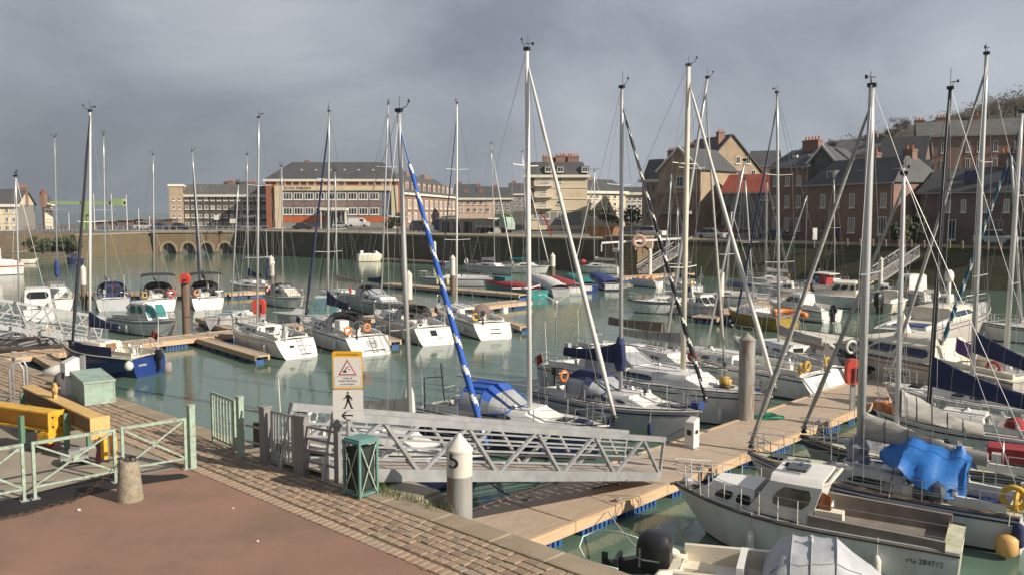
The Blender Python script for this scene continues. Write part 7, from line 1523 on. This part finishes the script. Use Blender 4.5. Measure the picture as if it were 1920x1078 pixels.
# bollard with chain
bl_ = gz(244,936); bd = thing('stone_bollard', 'tapered granite bollard with iron rings and a chain', 'bollard', bl_); m = MB(); m.lathe([(.225,0),(.218,.08),(.19,.4),(.163,.64),(.14,.69)], 22); smooth_by_angle(m.build('stone', granite, bd), 40)
m = MB(); m.torus((0,0,.72),.05,.014,'x',10,5); m.torus((.09,-.02,.73),.05,.014,'y',10,5); m.torus((-.12,0,.7),.05,.012,'y',10,5); m.build('iron_ring', blackp, bd)
ch = MB(); pts = [gz(222,938)*0+Vector((bl_.x-.14,bl_.y,4.28)), at(205,886,4.12), at(185,905,3.95), at(160,925,3.78), at(135,937,3.66), at(95,948,3.635), at(50,962,3.632), at(0,972,3.632), at(-40,985,3.632)]
dense = []
for a_, c_ in zip(pts, pts[1:]):
    for k in range(max(2, int((c_-a_).length/.07))): dense.append(a_.lerp(c_, k/max(2, int((c_-a_).length/.07))))
for i, p in enumerate(dense[:-1]): d_ = (dense[i+1]-p).normalized(); u_ = d_.cross(Vector((0,0,1))).normalized(); w_ = d_.cross(u_); tt = u_ if i%2 else w_; c0 = p-dense[0]; ch.path([c0-d_*.045+tt*.0, c0-d_*.02+tt*.028, c0+d_*.02+tt*.028, c0+d_*.045, c0+d_*.02-tt*.028, c0-d_*.02-tt*.028, c0-d_*.045], .0075, 4, False)
o = ch.build('chain', M('dark_rusty_chain', (.07,.042,.028), .9, var=.3), None); o.location = dense[0]; tag(o, 'rusty iron chain trailing from the granite bollard', 'chain')
# lifting beams on green stands
def stand(root, x, h, leg=.09):
    for y in (-.22,.22): MB().box(x-leg/2,x+leg/2,y-leg/2,y+leg/2,0,h+.28).build('stand_leg', M('green_stand', (.11,.22,.15), .55, stain=(.15,.12,.08)), root)
    MB().box(x-.04,x+.04,-.17,.17,h-.1,h-.004).build('stand_crossbar', MATS['green_stand'] if 'green_stand' in MATS else greenp, root); MB().box(x-.06,x+.06,-.45,.45,0,.06).build('stand_foot', galv, root)
a, e = at(52,724,4.5), at(186,784,4.5); a.z = e.z = 3.6; d = e-a; l = d.length
lb1 = thing('lifting_beam', 'weathered yellow lifting beam with lifting eye, pointing towards the camera', 'lifting beam', a, math.atan2(d.y,d.x)); zt_, zb_ = .92, .55
m = MB(); m.box(0,l-.25,-.1,.1,zb_+.04,zt_-.04); m.build('web', M('shaded_yellow_web', (.20,.125,.06), .75, var=.3, stain=(.12,.08,.05), samt=.6), lb1); m = MB(); m.box(-.05,l,-.15,.15,zt_-.038,zt_); m.build('top_flange', yelold, lb1); m = MB(); m.box(0,l,-.15,.15,zb_,zb_+.038); m.build('bottom_flange', yelold, lb1)  # web: brown of the beam's shaded side put into its colour, plus stains
m = MB(); m.box(l+.001,l+.04,-.19,.19,zb_-.05,zt_+.02); m.build('end_plate', yelold, lb1)
for y in (-.03,.16): m = MB(); m.box(l+.05,l+.28,y,y+.07,.12,zb_-.0); m.build('hanger_plate', yelpaint, lb1)
m = MB(); m.torus((l*.42,0,zt_+.2),.11,.035,'y',16,6); m.box(l*.42-.07,l*.42+.07,-.03,.03,zt_,zt_+.12); m.build('lifting_eye', yelold, lb1)
stand(lb1, .35, zb_); stand(lb1, l*.72, zb_)
e2, a2 = at(104,772,4.45), at(-140,738,4.45); a2.z = e2.z = 3.6; d2 = e2-a2; l2 = d2.length
lb2 = thing('lifting_beam', 'bright yellow lifting beam with a bolted end plate', 'lifting beam', a2, math.atan2(d2.y,d2.x)); zt_, zb_ = .86, .46
m = MB(); m.box(0,l2-.02,-.07,.07,zb_+.04,zt_-.04); m.build('web', M('orange_yellow_web', (.55,.24,.012), .45, stain=(.3,.13,.02), samt=.4), lb2); m = MB(); m.box(0,l2-.01,-.17,.17,zt_-.038,zt_); m.build('top_flange', yelpaint, lb2); m = MB(); m.box(0,l2-.01,-.17,.17,zb_,zb_+.038); m.build('bottom_flange', yelpaint, lb2)
m = MB(); m.box(l2+.0,l2+.03,-.2,.2,zb_-.03,zt_+.02); ep = m.build('end_plate', yelpaint, lb2); m = MB()
for y in (-.1,.1):
    for z in (.2,.75): m.lathe([(.022,0),(.022,.03)], 6); 
m = MB()
for y in (-.1,.1):
    for z in (zb_+.1,zt_-.1): m.box(l2+.03,l2+.045,y-.02,y+.02,z-.02,z+.02)
m.build('bolts', blackp, ep)
m = MB(); m.box(l2-.25,l2+.1,-.26,.26,zb_-.22,zb_-.035); m.box(l2-.2,l2+.05,-.24,.24,zb_-.034,zb_-.003); m.build('end_shoe', yelpaint, lb2)
stand(lb2, l2*.82, zb_); stand(lb2, l2*.2, zb_)
# shackles, rope and hook under the beams
tk = thing('trolley', 'small steel trolley block lying under the weathered beam', 'trolley', gz(140,868), .5); m = MB(); m.box(-.25,.25,-.15,.15,.06,.16); m.box(-.1,.1,-.1,.1,.163,.28); m.build('block', galv, tk); m = MB()
for x in (-.2,.2): m.lathe([(.06,-.18),(.06,.18)], 8); 
m = MB()
for x in (-.2,.2): w_ = MB(); w_.lathe([(.06,-.18),(.06,.18)], 8); xf(w_, Matrix.Translation((x,0,.06)) @ Matrix.Rotation(R(90),4,'X')); m.add(w_.v, w_.f)
m.build('rollers', blackp, tk)
o = MB().path([(0,0,.02),(.05,.02,.3),(-.02,0,.42),(.02,.05,.6)], [.06,.07,.05,.03], 8).build('lifting_strop', M('faded_pink_strop', (.22,.08,.13), .85), None, True); o.location = gz(184,868); tag(o, 'faded pink lifting strop hanging at the beam end', 'strop')
o = MB().torus((0,0,.12), .1, .03, 'y', 12, 6).build('shackle', redp, None, True); o.location = gz(92,838); tag(o, 'red shackle lying under the weathered beam', 'shackle')
# grey green box
bx0 = gz(160,763); gb_ = thing('storage_box', 'grey green storage box standing at the quay edge', 'box', bx0, math.atan2(QE.y,QE.x)-R(90)-.55)
v1 = gz(216,756)-bx0; v2 = gz(131,740)-bx0; ang = math.atan2(v1.y,v1.x); gb_.rotation_euler = (0,0,ang); w_ = v1.length; dp = max(.6, v2.length*.8); h_ = .60
m = MB(); m.box(0,w_,0,dp,.03,h_); m.build('body', greenbox, gb_); m = MB(); m.rings([[(-.03,-.03,h_+.002),(w_+.03,-.03,h_+.002),(w_+.03,dp+.03,h_+.002),(-.03,dp+.03,h_+.002)],[(-.03,-.03,h_+.05),(w_+.03,-.03,h_+.05),(w_+.03,dp+.03,h_+.13),(-.03,dp+.03,h_+.13)]]); m.build('lid', greenbox, gb_)
for x in (-.012,w_-.02): m = MB(); m.box(x,x+.032,-.012,.0,.03,h_); m.build('corner_trim', MATS['grey_green_paint'], gb_)
p_ = gz(157,728); gp = thing('steel_post', 'plain grey post behind the grey green box', 'post', p_); m = MB(); m.box(-.06,.06,-.06,.06,0,.95); m.build('post', galv, gp); m = MB(); m.box(-.1,.1,-.1,.1,0,.02); m.build('base_plate', galv, gp)
hp_ = gz(20,752); ho = thing('ladder_hoop', 'steel ladder hoop at the quay edge', 'ladder', hp_, .35)
for y in (0,.5): MB().path([(0,y,-.5),(0,y,.85),(.08,y,1.0),(.25,y,1.02),(.33,y,.85),(.33,y,-1.5)], .03, 7).build('rail', galv, ho, True)
for z in (-.3,.1,.45): MB().tube((0,0,z),(0,.5,z),.018,6).build('rung', galv, ho)
o = MB().path([(0,0,0),(.35,.1,.05),(.75,.15,.05),(1.05,.12,.1)], [.1,.2,.22,.12], 10).build('dinghy_bow', sailw, None, True); o.location = gz(82,706)+Vector((0,0,.12)); tag(o, 'rolled white inflatable beside the white pedestal', 'inflatable'); 
sk = MB(); sk.rings([[(.2*math.cos(a)*k+.02*math.sin(3*a), .16*math.sin(a)*k, z) for a in [i*.63 for i in range(10)]] for k,z in ((1.1,0),(1.2,.12),(.9,.3),(.4,.38))]); o = sk.build('canvas_sack', M('dark_sack', (.12,.11,.1), .9), None, True); o.location = gz(117,722); tag(o, 'dark canvas sack at the foot of the white pedestal', 'sack')
# weeds, litter
wd = MB(); rr = random.Random(12)
for k in range(900):
    s_, d_ = rr.gauss(4.9,1.0), rr.gauss(-.05,.12)
    if not 3.2 < s_ < 7: continue
    p_ = q(s_, d_, 3.55 if d_ > -.02 else 3.1+rr.random()*.4); h_ = rr.uniform(.06,.26); a_ = rr.uniform(0,6.28); u = Vector((math.cos(a_),math.sin(a_),0)); l_ = u*rr.uniform(.02,.14)
    wd.add([p_-u.orthogonal()*.012, p_+u.orthogonal()*.012, p_+l_+Vector((0,0,h_))], [(0,1,2)])
tag(wd.build('weeds', [grassm]), 'weeds sprouting along the coping by the litter bin', 'weeds', None, 'stuff')
gt = MB()
for k in range(1500):
    s_ = rr.uniform(-1,22); d_ = rr.choice((.46,.50,1.82))+rr.gauss(0,.03)
    if math.sin(s_*1.7)+math.sin(s_*.6+1) < .5: continue
    p_ = q(s_, d_, 3.6); h_ = rr.uniform(.01,.05); a_ = rr.uniform(0,6.28); u = Vector((math.cos(a_),math.sin(a_),0)); gt.add([p_-u.orthogonal()*.008, p_+u.orthogonal()*.008, p_+u*.03+Vector((0,0,h_))], [(0,1,2)])
tag(gt.build('grass_tufts', [grassm]), 'small moss and grass tufts along the coping joint', 'grass', None, 'stuff')
for px, py, r_, lb in ((148,957,.035,'crumpled white scrap near the chain'),(483,1015,.025,'tiny white scrap in the middle of the red asphalt'),(437,953,.02,'pale pebble near the cobbles')):
    o = MB().ball((0,0,0), r_, 6, .6).build('litter_scrap', signw, None); o.location = gz(px,py)+Vector((0,0,r_*.5)); tag(o, lb, 'scrap')
